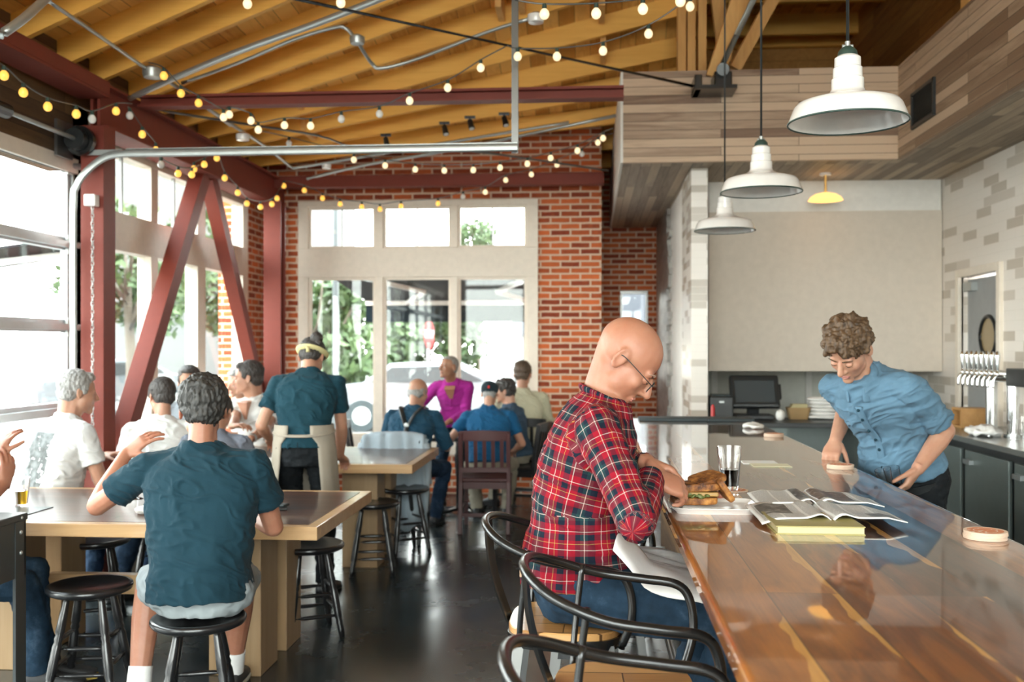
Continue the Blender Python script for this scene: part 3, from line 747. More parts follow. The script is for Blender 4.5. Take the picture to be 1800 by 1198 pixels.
# ------------------------------------------------------------------ outside
MB().ab((-60, -30, -0.35), (60, 80, -0.13)).solo('ground', M['paving'], None, None, kind='structure')
def tree(loc, h, r, label, seed, n=4200, trunk=0.12):
    random.seed(seed); t = thing('street_tree', label, 'tree', loc)
    m = MB(); top = h - r * 0.9
    m.tube([(0, 0, 0), (0.05, 0.02, top * 0.4), (-0.04, 0.05, top * 0.8), (0, 0, top)], lambda q: trunk * (1 - 0.5 * q), 10, sub=4)
    for k in range(6):
        a = k * 1.05; m.tube([(0, 0, top * (0.6 + 0.06 * k)), (math.cos(a) * r * 0.4, math.sin(a) * r * 0.4, top + 0.1), (math.cos(a) * r * 0.6, math.sin(a) * r * 0.6, top + r * 0.5)], lambda q: trunk * 0.4 * (1 - 0.7 * q), 6, sub=3)
    m.build('trunk', M['bark'], t, smooth=True)
    m = MB(); cl = [(Vector((random.gauss(0, 1), random.gauss(0, 1), random.gauss(0, 0.8))).normalized() * r * random.uniform(0.45, 0.85), r * random.uniform(0.22, 0.42)) for _ in range(22)]
    for k in range(n):
        c, q = random.choice(cl); d = Vector((random.gauss(0, 1), random.gauss(0, 1), random.gauss(0, 1))).normalized() * q * random.uniform(0.6, 1.05)
        p = c + d + Vector((0, 0, h - r)); a = Vector((random.gauss(0, 1), random.gauss(0, 1), random.gauss(0, 1))).normalized(); b = a.orthogonal().normalized(); s = r * 0.05 + 0.04
        m.add([p - a * s, p + b * s * 0.5, p + a * s, p - b * s * 0.5], [(0, 1, 2, 3)])
    m.build('foliage', M['leaf'], t)
tree((-6.2, 21.5, -0.13), 3.9, 2.0, 'bushy green street tree seen through the left pane of the far window', 11)
tree((-4.6, 28.0, -0.13), 4.1, 2.0, 'round green street tree seen through the middle pane of the far window', 12)
tree((-4.1, 36.0, -0.13), 6.6, 1.0, 'distant tree whose tip shows in the right upper pane', 13, 1600)
tree((-8.9, 18.6, -0.13), 4.6, 1.5, 'thin street tree outside the side windows near the diagonal braces', 14, 1800)
tree((-9.3, 24.5, -0.13), 5.4, 1.9, 'street tree further along outside the side windows', 15, 1800)

def awning(label, loc, rz, wid, proj, z_in, z_out, drop, arms):
    t = thing('awning', label, 'awning', loc, rz)
    m = MB(); m.add([(0, 0, z_in), (wid, 0, z_in), (wid, proj, z_out), (0, proj, z_out), (0, 0, z_in + .02), (wid, 0, z_in + .02), (wid, proj, z_out + .02), (0, proj, z_out + .02)], [(0, 1, 2, 3), (7, 6, 5, 4), (0, 4, 5, 1), (2, 6, 7, 3), (1, 5, 6, 2), (0, 3, 7, 4)])
    m.build('canopy', M['awning'], t)
    MB().ab((0, proj, z_out - drop), (wid, proj + 0.02, z_out - 0.03)).build('valance', M['navy_canvas'], t)
    MB().ab((0, proj - 0.03, z_out - 0.06), (wid, proj + 0.03, z_out)).build('front_rail', M['enamel'], t)
    MB().ab((0, 0.0, z_in - 0.02), (wid, 0.06, z_in + 0.05)).build('wall_rail', M['enamel'], t)
    for x0, x1, x2 in arms:
        zm = (z_in + z_out) / 2 - 0.05
        m = MB(); m.bar((x0, 0.05, z_in - 0.03), (x1, proj * 0.5, zm), 0.06, 0.05); m.bar((x1, proj * 0.5, zm), (x2, proj - 0.03, z_out - 0.04), 0.05, 0.05); m.build('arm', M['enamel'], t)
ax = xf(560)
awning('dark awning with white folding arms outside the far window', (ax, YF + 0.32, 0), 0, xf(946) - ax + 0.4, 2.0, 2.42, 2.20, 0.28, [(0.35, 0.95, 0.55), (2.35, 1.85, 2.25)])
awning('dark awning with white arm outside the side windows', (XL - 0.32, 7.2, 0), PI / 2, 0.9, 1.6, 2.4, 2.2, 0.3, [(0.6, 0.3, 0.55)])

# buildings across the street
t = thing('building', 'pale single-storey building across the street behind the right pane', 'building', (0.9, 24, -0.13))
MB().ab((-2.75, 0, 0), (6, 6, 2.9)).build('wall', M['stucco'], t)
MB().ab((-2.8, -0.06, 2.0), (6, 0.0, 3.1)).build('fascia', M['stucco_gray'], t)
MB().ab((-1.7, -0.03, 0.1), (-0.9, 0, 1.7)).build('door', M['white_frame'], t)
t = thing('building', 'tall white building behind the left upper pane with a magenta banner', 'building', (-9.2, 30, -0.13))
MB().ab((-6, 0, 0), (0.6, 6, 9.0)).build('wall', M['stucco'], t)
MB().ab((-0.9, -0.05, 4.6), (0.1, 0.0, 6.4)).build('banner', flat('magenta_banner', (0.45, 0.06, 0.12), 0.7), t)
m = MB(); m.cyl((0, 0, 0), (0, 0, 6.2), 0.07, 0.05); m.tube([(0, 0, 6.2), (0.1, 0, 6.6), (0.7, 0, 6.7)], 0.04, 8, sub=4)
p = at_y(590, 400, 19.0); m2 = m.mesh('street_lamp', M['grey_steel']); o = bpy.data.objects.new('street_lamp', m2); o.location = (p.x, 19.0, -0.13); put(o); tag(o, 'grey street lamp post rising behind the left upper pane', 'lamp post')
# stop sign, seen almost edge-on
p = at_y(754, 590, 23.0); t = thing('stop_sign', 'red octagonal road sign on a thin post outside the far window', 'sign', (p.x, 23.0, -0.13), math.radians(79))
MB().cyl((0, 0.03, 0), (0, 0.03, 2.5), 0.03).build('pole', M['galv'], t)
oc = [(0.36 * math.cos(PI / 8 + k * PI / 4), 0.36 * math.sin(PI / 8 + k * PI / 4)) for k in range(8)]
pl = MB().sheet([(a, b + 2.0) for a, b in oc], (1, 0, 0), (0, 0, 1), 0.01).build('plate', flat('sign_red', (0.22, 0.012, 0.012), 0.5), t)
cu = bpy.data.curves.new('lettering', 'FONT'); cu.body = 'STOP'; cu.size = 0.25; cu.align_x = 'CENTER'; cu.align_y = 'CENTER'; cu.extrude = 0.003; cu.materials.append(M['enamel'])
o = bpy.data.objects.new('lettering_text', cu); COL.objects.link(o); me = bpy.data.meshes.new_from_object(o.evaluated_get(bpy.context.evaluated_depsgraph_get())); bpy.data.objects.remove(o); me.transform(Matrix.Translation((0, -0.015, 2.0)) @ Matrix.Rotation(PI / 2, 4, 'X')); o = bpy.data.objects.new('lettering', me); put(o, pl)
def car(label, loc, rz, col):
    t = thing('car', label, 'car', loc, rz); P = flat('car_paint', col, 0.25, coat=1.0)
    prof = [(-2.1, 0.35), (-2.15, 0.75), (-1.95, 0.92), (-1.3, 0.98), (-0.75, 1.38), (0.65, 1.42), (1.35, 1.02), (2.05, 0.9), (2.15, 0.6), (2.1, 0.35)]
    m = MB(); rr = []
    for y, k in ((-0.84, 0.96), (-0.8, 1.0), (0.8, 1.0), (0.84, 0.96)): rr.append([Vector((x, y * (1 - 0.16 * max(0, z - 0.95) / 0.45), 0.3 + (z - 0.3) * k)) for x, z in prof])
    m.rings(rr); m.build('body', P, t, smooth='auto', bevel=0.03)
    for sy in (-1, 1):
        m = MB(); y = sy * 0.815
        m.add([(-1.15, sy * 0.85, 0.99), (-0.7, sy * 0.80, 1.3), (0.6, sy * 0.795, 1.33), (1.15, sy * 0.85, 1.02)], [(0, 1, 2, 3)]); m.build('side_window', M['black'], t)
        for x in (-1.3, 1.35):
            m = MB(); m.cyl((x, sy * 0.66, 0.32), (x, sy * 0.87, 0.32), 0.32, n=24); wh = m.build('wheel', M['rubber'], t); MB().cyl((x, sy * 0.865, 0.32), (x, sy * 0.885, 0.32), 0.19, n=20).build('hubcap', M['galv'], wh)
car('pale parked car outside the far window behind the bald man', (-3.4, 20.8, -0.13), 0.1, (0.12, 0.125, 0.135))
car('grey parked car outside the far window behind the waiter', (-12.5, 25.0, -0.13), 0.9, (0.1, 0.11, 0.12))

# ------------------------------------------------------------------ bar
BZ = 1.08
bx0, bx1 = 0.243, 1.14
t = thing('bar_counter', 'long bar with a glossy varnished walnut top and pale streaks', 'bar', ((bx0 + bx1) / 2, 3.5, 0))
yb = 7.22
m = MB(); m.ab((bx0, 0.3, BZ - 0.048), (bx1, yb, BZ)); m.build('bar_top', M['bar_top'], t, world=True, bevel=0.014, bseg=4)
m = MB(); m.ab((bx0 + 0.26, 0.32, 0.1), (bx1 - 0.1, yb - 0.02, BZ - 0.049)); m.build('bar_body', M['darkwood'], t, world=True)
MB().ab((bx0 + 0.32, 0.32, 0), (bx1 - 0.16, yb - 0.05, 0.1)).build('plinth', M['black'], t, world=True)
m = MB(); m.tube([(bx0 + 0.12, 0.35, 0.24), (bx0 + 0.12, yb - 0.05, 0.24)], 0.02, 12); m.build('foot_rail', M['gunmetal'], t, world=True, smooth=True)
for y in (1.4, 3.2, 5.0, 6.8): MB().ab((bx0 + 0.1, y - 0.015, 0.2), (bx0 + 0.27, y + 0.015, 0.24)).build('rail_bracket', M['gunmetal'], t, world=True)

# ------------------------------------------------------------------ long wooden tables
def table(label, x0, x1, y0, y1, z, legs):
    t = thing('dining_table', label, 'table', ((x0 + x1) / 2, (y0 + y1) / 2, 0)); b = 0.055; th = 0.062
    m = MB(); m.ab((x0 + b, y0 + b, z - th + 0.004), (x1 - b, y1 - b, z + 0.001)); m.build('tabletop', M['tabletop'], t, world=True)
    m = MB(); m.ab((x0, y0, z - th), (x1, y0 + b, z)); m.ab((x0, y1 - b, z - th), (x1, y1, z)); m.ab((x1 - b, y0 + b, z - th), (x1, y1 - b, z)); m.ab((x0, y0 + b, z - th), (x0 + b, y1 - b, z)); m.build('edge_band', M['maple'], t, world=True, bevel=0.004)
    for lx in legs:
        for ly in (y0 + 0.30, y1 - 0.42):
            MB().ab((lx - 0.13, ly - 0.02, 0), (lx + 0.13, ly + 0.24, z - th - 0.0)).build('leg', M['maple_z'], t, world=True, bevel=0.005)
    MB().ab((legs[0] + 0.13, (y0 + y1) / 2 - 0.03, 0.32), (legs[1] - 0.13, (y0 + y1) / 2 + 0.03, 0.42)).build('stretcher', M['maple'], t, world=True, bevel=0.004)
    return t
TZ = 0.78
table('long dark-topped wooden table with pale maple edge, nearest the viewer', -3.28, -1.235, 4.43, 5.56, TZ, (-2.95, -1.72))
table('long dark-topped table with pale maple edge behind the standing waiter', -3.20, -1.225, 6.80, 8.0, TZ, (-2.8, -1.66))

# ------------------------------------------------------------------ black turned stools
def make_stool():
    t = thing('round_stool', 'x', 'stool', (0, 0, 0), 0, 'round black wooden stools'); h = 0.50
    m = MB(); m.lathe([(0.0, h - 0.034), (0.10, h - 0.036), (0.165, h - 0.034), (0.182, h - 0.026), (0.190, h - 0.014), (0.190, h - 0.004), (0.184, h + 0.004), (0.170, h + 0.004), (0.13, h - 0.006), (0.07, h - 0.012), (0.0, h - 0.014)], n=40)
    m.build('seat', M['black_wood'], t, smooth=True)
    P = {}
    for k in range(4):
        a = PI / 4 + k * PI / 2; top = Vector((0.105 * math.cos(a), 0.105 * math.sin(a), h - 0.034)); bot = Vector((0.205 * math.cos(a), 0.205 * math.sin(a), 0.0))
        ax = (bot - top); L = ax.length; x, y, d = basis(ax); R = Matrix((x, y, d)).transposed()
        prof = [(0.0, 0), (0.0125, 0), (0.015, .03), (0.019, .10), (0.021, .16), (0.0165, .175), (0.0205, .19), (0.0165, .205), (0.021, .225), (0.0215, .30), (0.0205, .36), (0.016, .375), (0.020, .39), (0.0165, .405), (0.018, .43), (0.0145, L), (0.0, L)]
        m = MB(); m.lathe(prof, top, 14, R); m.build('leg', M['black_wood'], t, smooth=True)
        P[k] = (top, bot)
    for k in range(4):
        for z in ((0.15, 0.27) if k % 2 else (0.12, 0.235)):
            def at(j): 
                a, b = P[j]; q = (a.z - z) / a.z; return a + (b - a) * q
            a, b = at(k), at((k + 1) % 4); m = MB(); m.tube([a, a + (b - a) * .25, (a + b) / 2, a + (b - a) * .75, b], lambda s: 0.0075 + 0.0035 * math.sin(PI * s), 8); m.build('rung', M['black_wood'], t, smooth=True)
    return t
def P2(u, dep, z=0.0):
    p = C(u, 600, dep); return (p.x, p.y, z)
stool0 = make_stool(); stool_used = []
def stool(loc, rz, label):
    if not stool_used:
        stool_used.append(1); stool0.location = loc; stool0.rotation_euler = (0, 0, rz); FR[stool0.name] = Matrix.Translation(Vector(loc)) @ Matrix.Rotation(rz, 4, 'Z'); stool0['label'] = label; return stool0
    return dup(stool0, loc, rz, label)
ST_TEAL = P2(349, 4.05)
stool(ST_TEAL, 0.3, 'black stool under the seated man in the teal t-shirt')
stool(P2(158, 4.60), 0.15, 'empty black stool in front of the near table, left of the teal t-shirt man')
stool(P2(545, 5.55), 0.5, 'empty black stool at the right end of the near table')
stool(P2(655, 7.05), 0.2, 'empty black stool tucked to the right end of the second table, nearer of two')
stool(P2(712, 7.75), 0.6, 'empty black stool at the far corner of the second table before the draped chair')
stool(P2(168, 5.70), 0.4, 'empty black stool on the window side of the near table, seen under it')

# ------------------------------------------------------------------ steel bar armchairs
def make_barchair():
    t = thing('bar_armchair', 'x', 'chair', (0, 0, 0), 0, 'black steel bar armchairs'); K = M['black_metal']; H = 0.755
    # local: front (towards the bar) is +Y, seat centre at origin
    m = MB(); rr = []
    pts = []; 
    for k in range(32):
        a = 2 * PI * k / 32; ca, sa = math.cos(a), math.sin(a); pts.append((math.copysign(abs(ca) ** 0.6, ca) * (0.185 if sa < 0 else 0.195), math.copysign(abs(sa) ** 0.6, sa) * 0.175))
    for z, q in ((H - 0.024, 0.985), (H - 0.02, 1.0), (H - 0.004, 1.0), (H, 0.985)): rr.append([Vector((x * q, y * q, z)) for x, y in pts])
    m.rings(rr); m.build('seat', M['seatwood'], t, smooth='auto')
    m = MB(); rr = []
    for z, q in ((H - 0.055, 1.0), (H - 0.024, 1.04), (H - 0.020, 1.04)): rr.append([Vector((x * q, y * q, z)) for x, y in pts])
    m.rings(rr); m.build('seat_pan', K, t, smooth='auto')
    hoop = [(0.205, 0.17, H - 0.03), (0.232, 0.20, H + 0.06), (0.238, 0.195, H + 0.145), (0.243, 0.16, H + 0.193), (0.248, 0.06, H + 0.208), (0.243, -0.06, H + 0.225), (0.205, -0.17, H + 0.262), (0.12, -0.232, H + 0.292), (0.0, -0.252, H + 0.302)]
    hoop = hoop + [(-x, y, z) for x, y, z in reversed(hoop[:-1])]
    m = MB(); m.tube(hoop, 0.0125, 12, sub=6); m.build('arm_hoop', K, t, smooth=True)
    m = MB()
    m.add([], [])
    rr = []
    for s in range(9):
        q = s / 8; z = H - 0.03 + q * 0.328; y = -0.178 - 0.075 * q - 0.02 * math.sin(PI * q); wv = 0.052 + 0.022 * q
        ring = []
        for xx, yy in ((-wv, 0.0), (-wv * 0.5, -0.009), (0, -0.012), (wv * 0.5, -0.009), (wv, 0.0), (wv * 0.5, -0.012), (0, -0.015), (-wv * 0.5, -0.012)): ring.append(Vector((xx, y + yy + 0.01, z)))
        rr.append(ring)
    m.rings(rr); m.build('back_splat', K, t, smooth='auto')
    for sx in (-1, 1):
        m = MB(); m.tube([(sx * 0.19, -0.13, H - 0.04), (sx * 0.215, -0.12, H + 0.08), (sx * 0.228, -0.10, H + 0.25)], 0.009, 10, sub=5); m.build('arm_strut', K, t, smooth=True)
        for sy in (-1, 1):
            a = Vector((sx * 0.165, sy * 0.15, H - 0.04)); b = Vector((sx * 0.235, sy * 0.225, 0.0)); x, y, d = basis(b - a)
            rr = []
            for q in (0, 0.5, 0.97, 1.0):
                c = a + (b - a) * q; wv = 0.033 - 0.014 * q; o1 = Vector((-sx, 0, 0)); o2 = Vector((0, -sy, 0)); f = 0.006
                rr.append([c, c + o1 * wv, c + o1 * wv + o2 * f, c + (o1 + o2) * f, c + o2 * wv + o1 * f, c + o2 * wv])
            m = MB(); m.rings(rr if sx * sy > 0 else [list(reversed(r)) for r in rr]); m.build('leg', M['gunmetal'], t)
    for z, q in ((0.30, 0.6),):
        for sx, sy, ex, ey in ((-1, 1, 1, 1), (-1, -1, 1, -1), (-1, -1, -1, 1), (1, -1, 1, 1)):
            def lp(a, b): return Vector((a * (0.165 + 0.07 * q), b * (0.15 + 0.075 * q), z))
            m = MB(); m.bar(lp(sx, sy), lp(ex, ey), 0.006, 0.028); m.build('foot_bar', K, t)
    return t
chair0 = make_barchair()
ch_spots = [((-0.075, 3.12), -1.60, 'black steel armchair with wooden seat under the man in plaid'),
            ((0.085, 2.50), -1.54, 'empty black steel bar armchair in front of the man in plaid'),
            ((0.10, 1.76), -1.50, 'nearest black bar armchair, cut off by the bottom of the photo'),
            ((0.03, 3.98), -1.57, 'black steel bar armchair just past the man in plaid'),
            ((0.05, 4.72), -1.57, 'black bar armchair, second one past the man in plaid'),
            ((0.05, 5.42), -1.57, 'black bar armchair, third one past the man in plaid'),
            ((0.05, 6.12), -1.57, 'black bar armchair nearest the far end of the bar')]
for k, ((x, y), rz, lb) in enumerate(ch_spots):
    if k == 0:
        chair0.location = (x, y, 0); chair0.rotation_euler = (0, 0, rz); chair0['label'] = lb; FR[chair0.name] = Matrix.Translation((x, y, 0)) @ Matrix.Rotation(rz, 4, 'Z')
    else: dup(chair0, (x, y, 0), rz, lb)

# ------------------------------------------------------------------ dining chairs and small tables by the window
def slat_chair(label, loc, rz, mat, slats=5):
    """front is +Y"""
    t = thing('slatted_chair', label, 'chair', loc, rz)
    MB().ab((-0.22, -0.20, 0.43), (0.22, 0.22, 0.465)).build('seat', mat, t, bevel=0.012)
    MB().ab((-0.2, -0.18, 0.37), (0.2, 0.2, 0.43)).build('apron', mat, t)
    for sx in (-1, 1):
        m = MB(); m.bar((sx * 0.195, 0.19, 0), (sx * 0.195, 0.19, 0.43), 0.035, 0.035, up=(0, 1, 0)); m.build('leg', mat, t)
        m = MB(); pr = [(-0.30, 0.0), (-0.20, 0.43), (-0.205, 0.56), (-0.25, 0.86)]
        for (y0, z0), (y1, z1) in zip(pr, pr[1:]): m.bar((sx * 0.205, y0, z0), (sx * 0.205, y1, z1 + 0.003), 0.035, 0.038, up=(0, 1, 0))
        m.build('back_post', mat, t, bevel=0.004)
        m = MB(); m.bar((sx * 0.2, -0.25, 0.2), (sx * 0.2, 0.19, 0.2), 0.02, 0.025); m.build('stretcher', mat, t)
    m = MB(); m.bar((-0.2, -0.26, 0.16), (0.2, -0.26, 0.16), 0.02, 0.03); m.build('stretcher', mat, t)
    m = MB(); m.rings([[Vector((x, -0.275 - 0.03 * math.cos(x * 7) + dy, z)) for dy, z in ((0.03, 0.79), (0.052, 0.79), (0.048, 0.87 + 0.012 * math.cos(x * 7)), (0.026, 0.87 + 0.012 * math.cos(x * 7)))] for x in [-0.22 + 0.044 * k for k in range(11)]]); m.build('top_rail', mat, t, bevel=0.004)
    MB().ab((-0.2, -0.232, 0.52), (0.2, -0.205, 0.56)).build('lower_rail', mat, t)
    for k in range(slats):
        x = -0.15 + 0.3 * k / (slats - 1); m = MB(); m.bar((x, -0.215, 0.54), (x, -0.262, 0.80), 0.032, 0.012, up=(0, 1, 0)); m.build('slat', mat, t)
    return t
RC = C(855, 700, 8.75)
slat_chair('dark red slat-back chair under the man in the blue polo and cap', (RC.x, RC.y, 0), 0.03, M['red_wood'])
JC = C(703, 700, 8.28)
slat_chair('dark chair under the man with suspenders, a pale blue jacket over its back', (JC.x, JC.y + 0.03, 0), 0.0, M['black_wood'])
p = C(912, 700, 9.55); slat_chair('dark slatted chair under the woman with sunglasses on her head', (p.x + 0.02, p.y, 0), 1.3, M['black_wood'])
p = C(655, 700, 9.75); slat_chair('empty dark chair by the far window, left of the suspenders man', (p.x, p.y, 0), -1.4, M['black_wood'])
p = C(925, 700, 10.3); slat_chair('dark chair at the window under the person in the beige shirt', (p.x, 10.2, 0), 0.0, M['black_wood'])
def small_table(label, x, y, sx, sy, z=0.74):
    t = thing('cafe_table', label, 'table', (x, y, 0))
    MB().ab((-sx / 2, -sy / 2, z - 0.03), (sx / 2, sy / 2, z)).build('tabletop', M['black_wood'], t, bevel=0.004)
    MB().cyl((0, 0, 0.04), (0, 0, z - 0.03), 0.035).build('pedestal', M['black_metal'], t, smooth='auto')
    m = MB()
    for k in range(4):
        a = k * PI / 2 + PI / 4; m.bar((0, 0, 0.05), (0.3 * math.cos(a), 0.3 * math.sin(a), 0.015), 0.05, 0.03)
    m.build('base', M['black_metal'], t)
ct = C(808, 700, 9.55); small_table('small dark cafe table shared by the group at the far window', ct.x, ct.y, 0.85, 0.6)
# pale blue jacket draped over the chair back
def jacket():
    t = thing('jacket', 'pale blue jacket draped over the back of a dark chair', 'jacket', (JC.x, JC.y - 0.27, 0.22)); X = JC.x; Y = JC.y + 0.03 - 0.28
    rows = [(0.16, 0.50), (0.15, 0.68), (0.12, 0.84), (0.085, 0.885), (0.03, 0.90), (-0.015, 0.885), (-0.04, 0.81), (-0.08, 0.62), (-0.11, 0.38), (-0.09, 0.16)]
    m = MB(); n = 26; vs = []
    for j, (dy, z) in enumerate(catmull([Vector((0, a, b)) for a, b in rows], 4)[i] [1:] if False else ((q.y, q.z) for q in catmull([Vector((0, a, b)) for a, b in rows], 4))):
        for i in range(n):
            a = -1 + 2 * i / (n - 1); drop = max(0, 1.0 - z)
            wv = 0.245 + 0.03 * drop * 2; f = 0.018 * math.sin(i * 1.1 + z * 4 + math.sin(i * 0.7)) * (0.4 + drop * 2) + 0.008 * math.sin(i * 3.1 + z * 7)
            vs.append(Vector((X + a * wv, Y + dy - 0.02 * (1 - abs(a)) + f, z - 0.03 * abs(a) ** 3 - (0.04 * math.sin(i * 0.8) if z < 0.35 else 0))))
    r = len(vs) // n
    m.add(vs, [(j * n + i, j * n + i + 1, j * n + n + i + 1, j * n + n + i) for j in range(r - 1) for i in range(n - 1)])
    o = m.build('cloth', cloth('pale_denim_jacket', (0.36, 0.43, 0.48)), t, world=True, smooth=True); s = o.modifiers.new('s', 'SOLIDIFY'); s.thickness = 0.012
    for sx in (-1, 1):
        m = MB(); m.tube([(X + sx * 0.235, Y - 0.0, 0.84), (X + sx * 0.265, Y - 0.03, 0.66), (X + sx * 0.255, Y - 0.05, 0.46), (X + sx * 0.25, Y - 0.06, 0.28)], lambda q: 0.05 - 0.012 * q, 12, sub=4)
        m.build('sleeve', cloth('pale_denim_sleeve', (0.36, 0.43, 0.48)), t, world=True, smooth=True)
jacket()

# ------------------------------------------------------------------ grey steel cart, bottom left
t = thing('steel_cart', 'grey painted steel cart with rivets at the lower left corner', 'cart', (-2.55, 3.3, 0))
cx1, cy1, cz = -2.352, 3.99, 0.905
cx0, cy0 = -2.80, 2.6
m = MB(); m.ab((cx0, cy0, cz - 0.03), (cx1 + 0.006, cy1 + 0.006, cz)); m.build('top', M['grey_steel'], t, world=True, bevel=0.005)
for a, b in (((cx1 - 0.012, cy0), (cx1 - 0.004, cy1)), ((cx0, cy1 - 0.012), (cx1, cy1 - 0.004)), ((cx0, cy0), (cx0 + 0.008, cy1))):
    MB().ab((a[0], a[1], cz - 0.26), (b[0], b[1], cz - 0.03)).build('side_panel', M['grey_steel'], t, world=True)
for x, sx in ((cx1, -1), (cx0, 1)):
    for y, sy in ((cy1, -1), (cy0, 1)):
        m = MB(); m.ab((x, y, 0), (x + sx * 0.055, y + sy * 0.005, cz - 0.03)); m.ab((x, y, 0), (x + sx * 0.005, y + sy * 0.075, cz - 0.03)); lg = m.build('leg', M['grey_steel'], t, world=True)
        if sx == -1:
            for z in (cz - 0.075, cz - 0.16):
                m = MB(); m.ell((x + 0.002, y + sy * 0.04, z), (0.006, 0.009, 0.009), n=12, m=6); m.build('rivet', M['galv'], lg, world=True, smooth=True)
m = MB(); m.ell((cx1 + 0.006, cy1 - 0.04, cz - 0.015), (0.005, 0.007, 0.007), n=12, m=6); m.build('rivet', M['galv'], t, world=True, smooth=True)

# ------------------------------------------------------------------ back counters and bar equipment
t = thing('back_counter', 'low back counter with dark top under the greige panel', 'counter', (1.9, 8.9, 0))
MB().ab((1.01, 8.32, 0.93), (2.6, 8.95, 0.97)).build('worktop', M['black'], t, world=True, bevel=0.004)
MB().ab((1.03, 8.38, 0.08), (1.62, 8.93, 0.93)).build('cabinet', M['cooler'], t, world=True)
MB().ab((2.2, 8.38, 0.08), (2.6, 8.93, 0.93)).build('cabinet', M['cooler'], t, world=True)
MB().ab((1.62, 8.9, 0.08), (2.2, 8.93, 0.93)).build('back_board', M['cooler'], t, world=True)
for z in (0.1, 0.5): MB().ab((1.62, 8.38, z), (2.2, 8.9, z + 0.025)).build('shelf', M['maple'], t, world=True)
t = thing('bar_counter', 'stainless counter with two cooler doors along the tiled wall', 'counter', (2.9, 4.5, 0)); fx = 2.57
MB().ab((fx - 0.02, 0.5, 0.94), (XR - 0.01, 7.98, 0.98)).build('worktop', M['counter_top'], t, world=True, bevel=0.004)
MB().ab((fx + 0.03, 0.52, 0.1), (XR - 0.02, 7.96, 0.94)).build('cabinet', M['black'], t, world=True)
yy = [7.93, 7.12, 6.32, 5.30, 4.28, 3.26, 2.24]
for a, b in zip(yy, yy[1:]):
    d = MB().ab((fx, b + 0.04, 0.14), (fx + 0.028, a - 0.04, 0.89)).build('cooler_door', M['cooler'], t, world=True, bevel=0.006)
    MB().ab((fx - 0.03, a - 0.2, 0.80), (fx, a - 0.08, 0.83)).build('handle', M['stainless'], d, world=True)
# tap tower
tx = 2.88
t = thing('beer_tap_tower', 'chrome beer tap tower with a row of eight silver handles', 'tap tower', (tx, 7.2, 0.98))
for y in (7.42, 7.05): 
    MB().cyl((tx, y, 0.98), (tx, y, 1.36), 0.04, n=24).build('column', M['chrome'], t, world=True, smooth='auto'); MB().cyl((tx, y, 0.98), (tx, y, 1.0), 0.06, n=24).build('flange', M['chrome'], t, world=True, smooth='auto')
MB().cyl((tx, 7.8, 1.39), (tx, 7.0, 1.39), 0.042, n=24).build('crossbar', M['chrome'], t, world=True, smooth='auto')
MB().ab((tx - 0.07, 6.2, 1.33), (tx + 0.05, 7.0, 1.45)).build('sign_box', M['black'], t, world=True, bevel=0.008)
for k in range(8):
    y = 7.74 - k * 0.092; m = MB(); m.tube([(tx - 0.03, y, 1.39), (tx - 0.085, y, 1.395), (tx - 0.11, y, 1.37), (tx - 0.115, y, 1.31)], lambda q: 0.013 - 0.003 * q, 10, sub=4); m.cyl((tx - 0.085, y, 1.38), (tx - 0.085, y, 1.43), 0.011)
    f = m.build('faucet', M['chrome'], t, world=True, smooth=True)
    m = MB(); m.lathe([(0.006, 0), (0.009, 0.01), (0.012, 0.05), (0.018, 0.10), (0.016, 0.125), (0.008, 0.138), (0.0, 0.14)], (tx - 0.085, y, 1.425), 14); m.build('tap_handle', M['chrome'], f, world=True, smooth=True)
t = thing('wooden_crate', 'small open wooden box on the counter beside the beer taps', 'box', (2.9, 7.86, 0.98))
for a, b in (((-0.11, 0.08, 0.001), (0.11, 0.095, 0.15)), ((-0.11, -0.095, 0.001), (0.11, -0.08, 0.15)), ((-0.11, -0.08, 0.001), (0.11, 0.08, 0.015)), ((-0.11, -0.08, 0.135), (0.11, 0.08, 0.15)), ((0.1, -0.08, 0.015), (0.11, 0.08, 0.135))): MB().ab(a, b).build('board', M['box_wood'], t)
for k, (x, y) in enumerate(((2.80, 6.85), (2.82, 6.68), (2.98, 6.9), (2.95, 6.70), (3.08, 6.78), (3.0, 7.2))):
    m = MB(); m.lathe([(0.0, 0.0), (0.028, 0.0), (0.034, 0.13), (0.032, 0.13), (0.026, 0.006), (0.0, 0.006)], (x, y, 0.98), 20)
    m.solo('drinking_glass', M['clear'], ['clear glass on the steel counter near the taps, leftmost of the cluster', 'clear glass on the steel counter beside the leftmost glass', 'clear glass at the back of the counter under the tap box', 'clear glass in the middle of the counter cluster', 'clear glass nearest the tiled wall', 'clear glass right behind the chrome tap column'][k], 'glass', 'glasses around the beer taps', smooth='auto')
def lumpy(name, mat, label, cat, c, r, seed, amp=0.02, group=None):
    m = MB(); m.ell((0, 0, r[2]), r, n=28, m=16); me = m.mesh(name, mat)
    displace(me, lambda co: amp * vnoise(co * 22, seed) + amp * 0.5 * vnoise(co * 60, seed + 1))
    for v in me.vertices: v.co.z = max(0.001, v.co.z)
    me.polygons.foreach_set('use_smooth', [True] * len(me.polygons)); o = bpy.data.objects.new(name, me); o.location = c; put(o); tag(o, label, cat, group); return o
cl = at_z(1735, 757, 0.98); lumpy('folded_towel', M['white'], 'crumpled white bar towel on the edge of the steel counter', 'towel', (2.72, 7.12, 0.98), (0.12, 0.15, 0.032), 4, 0.03)
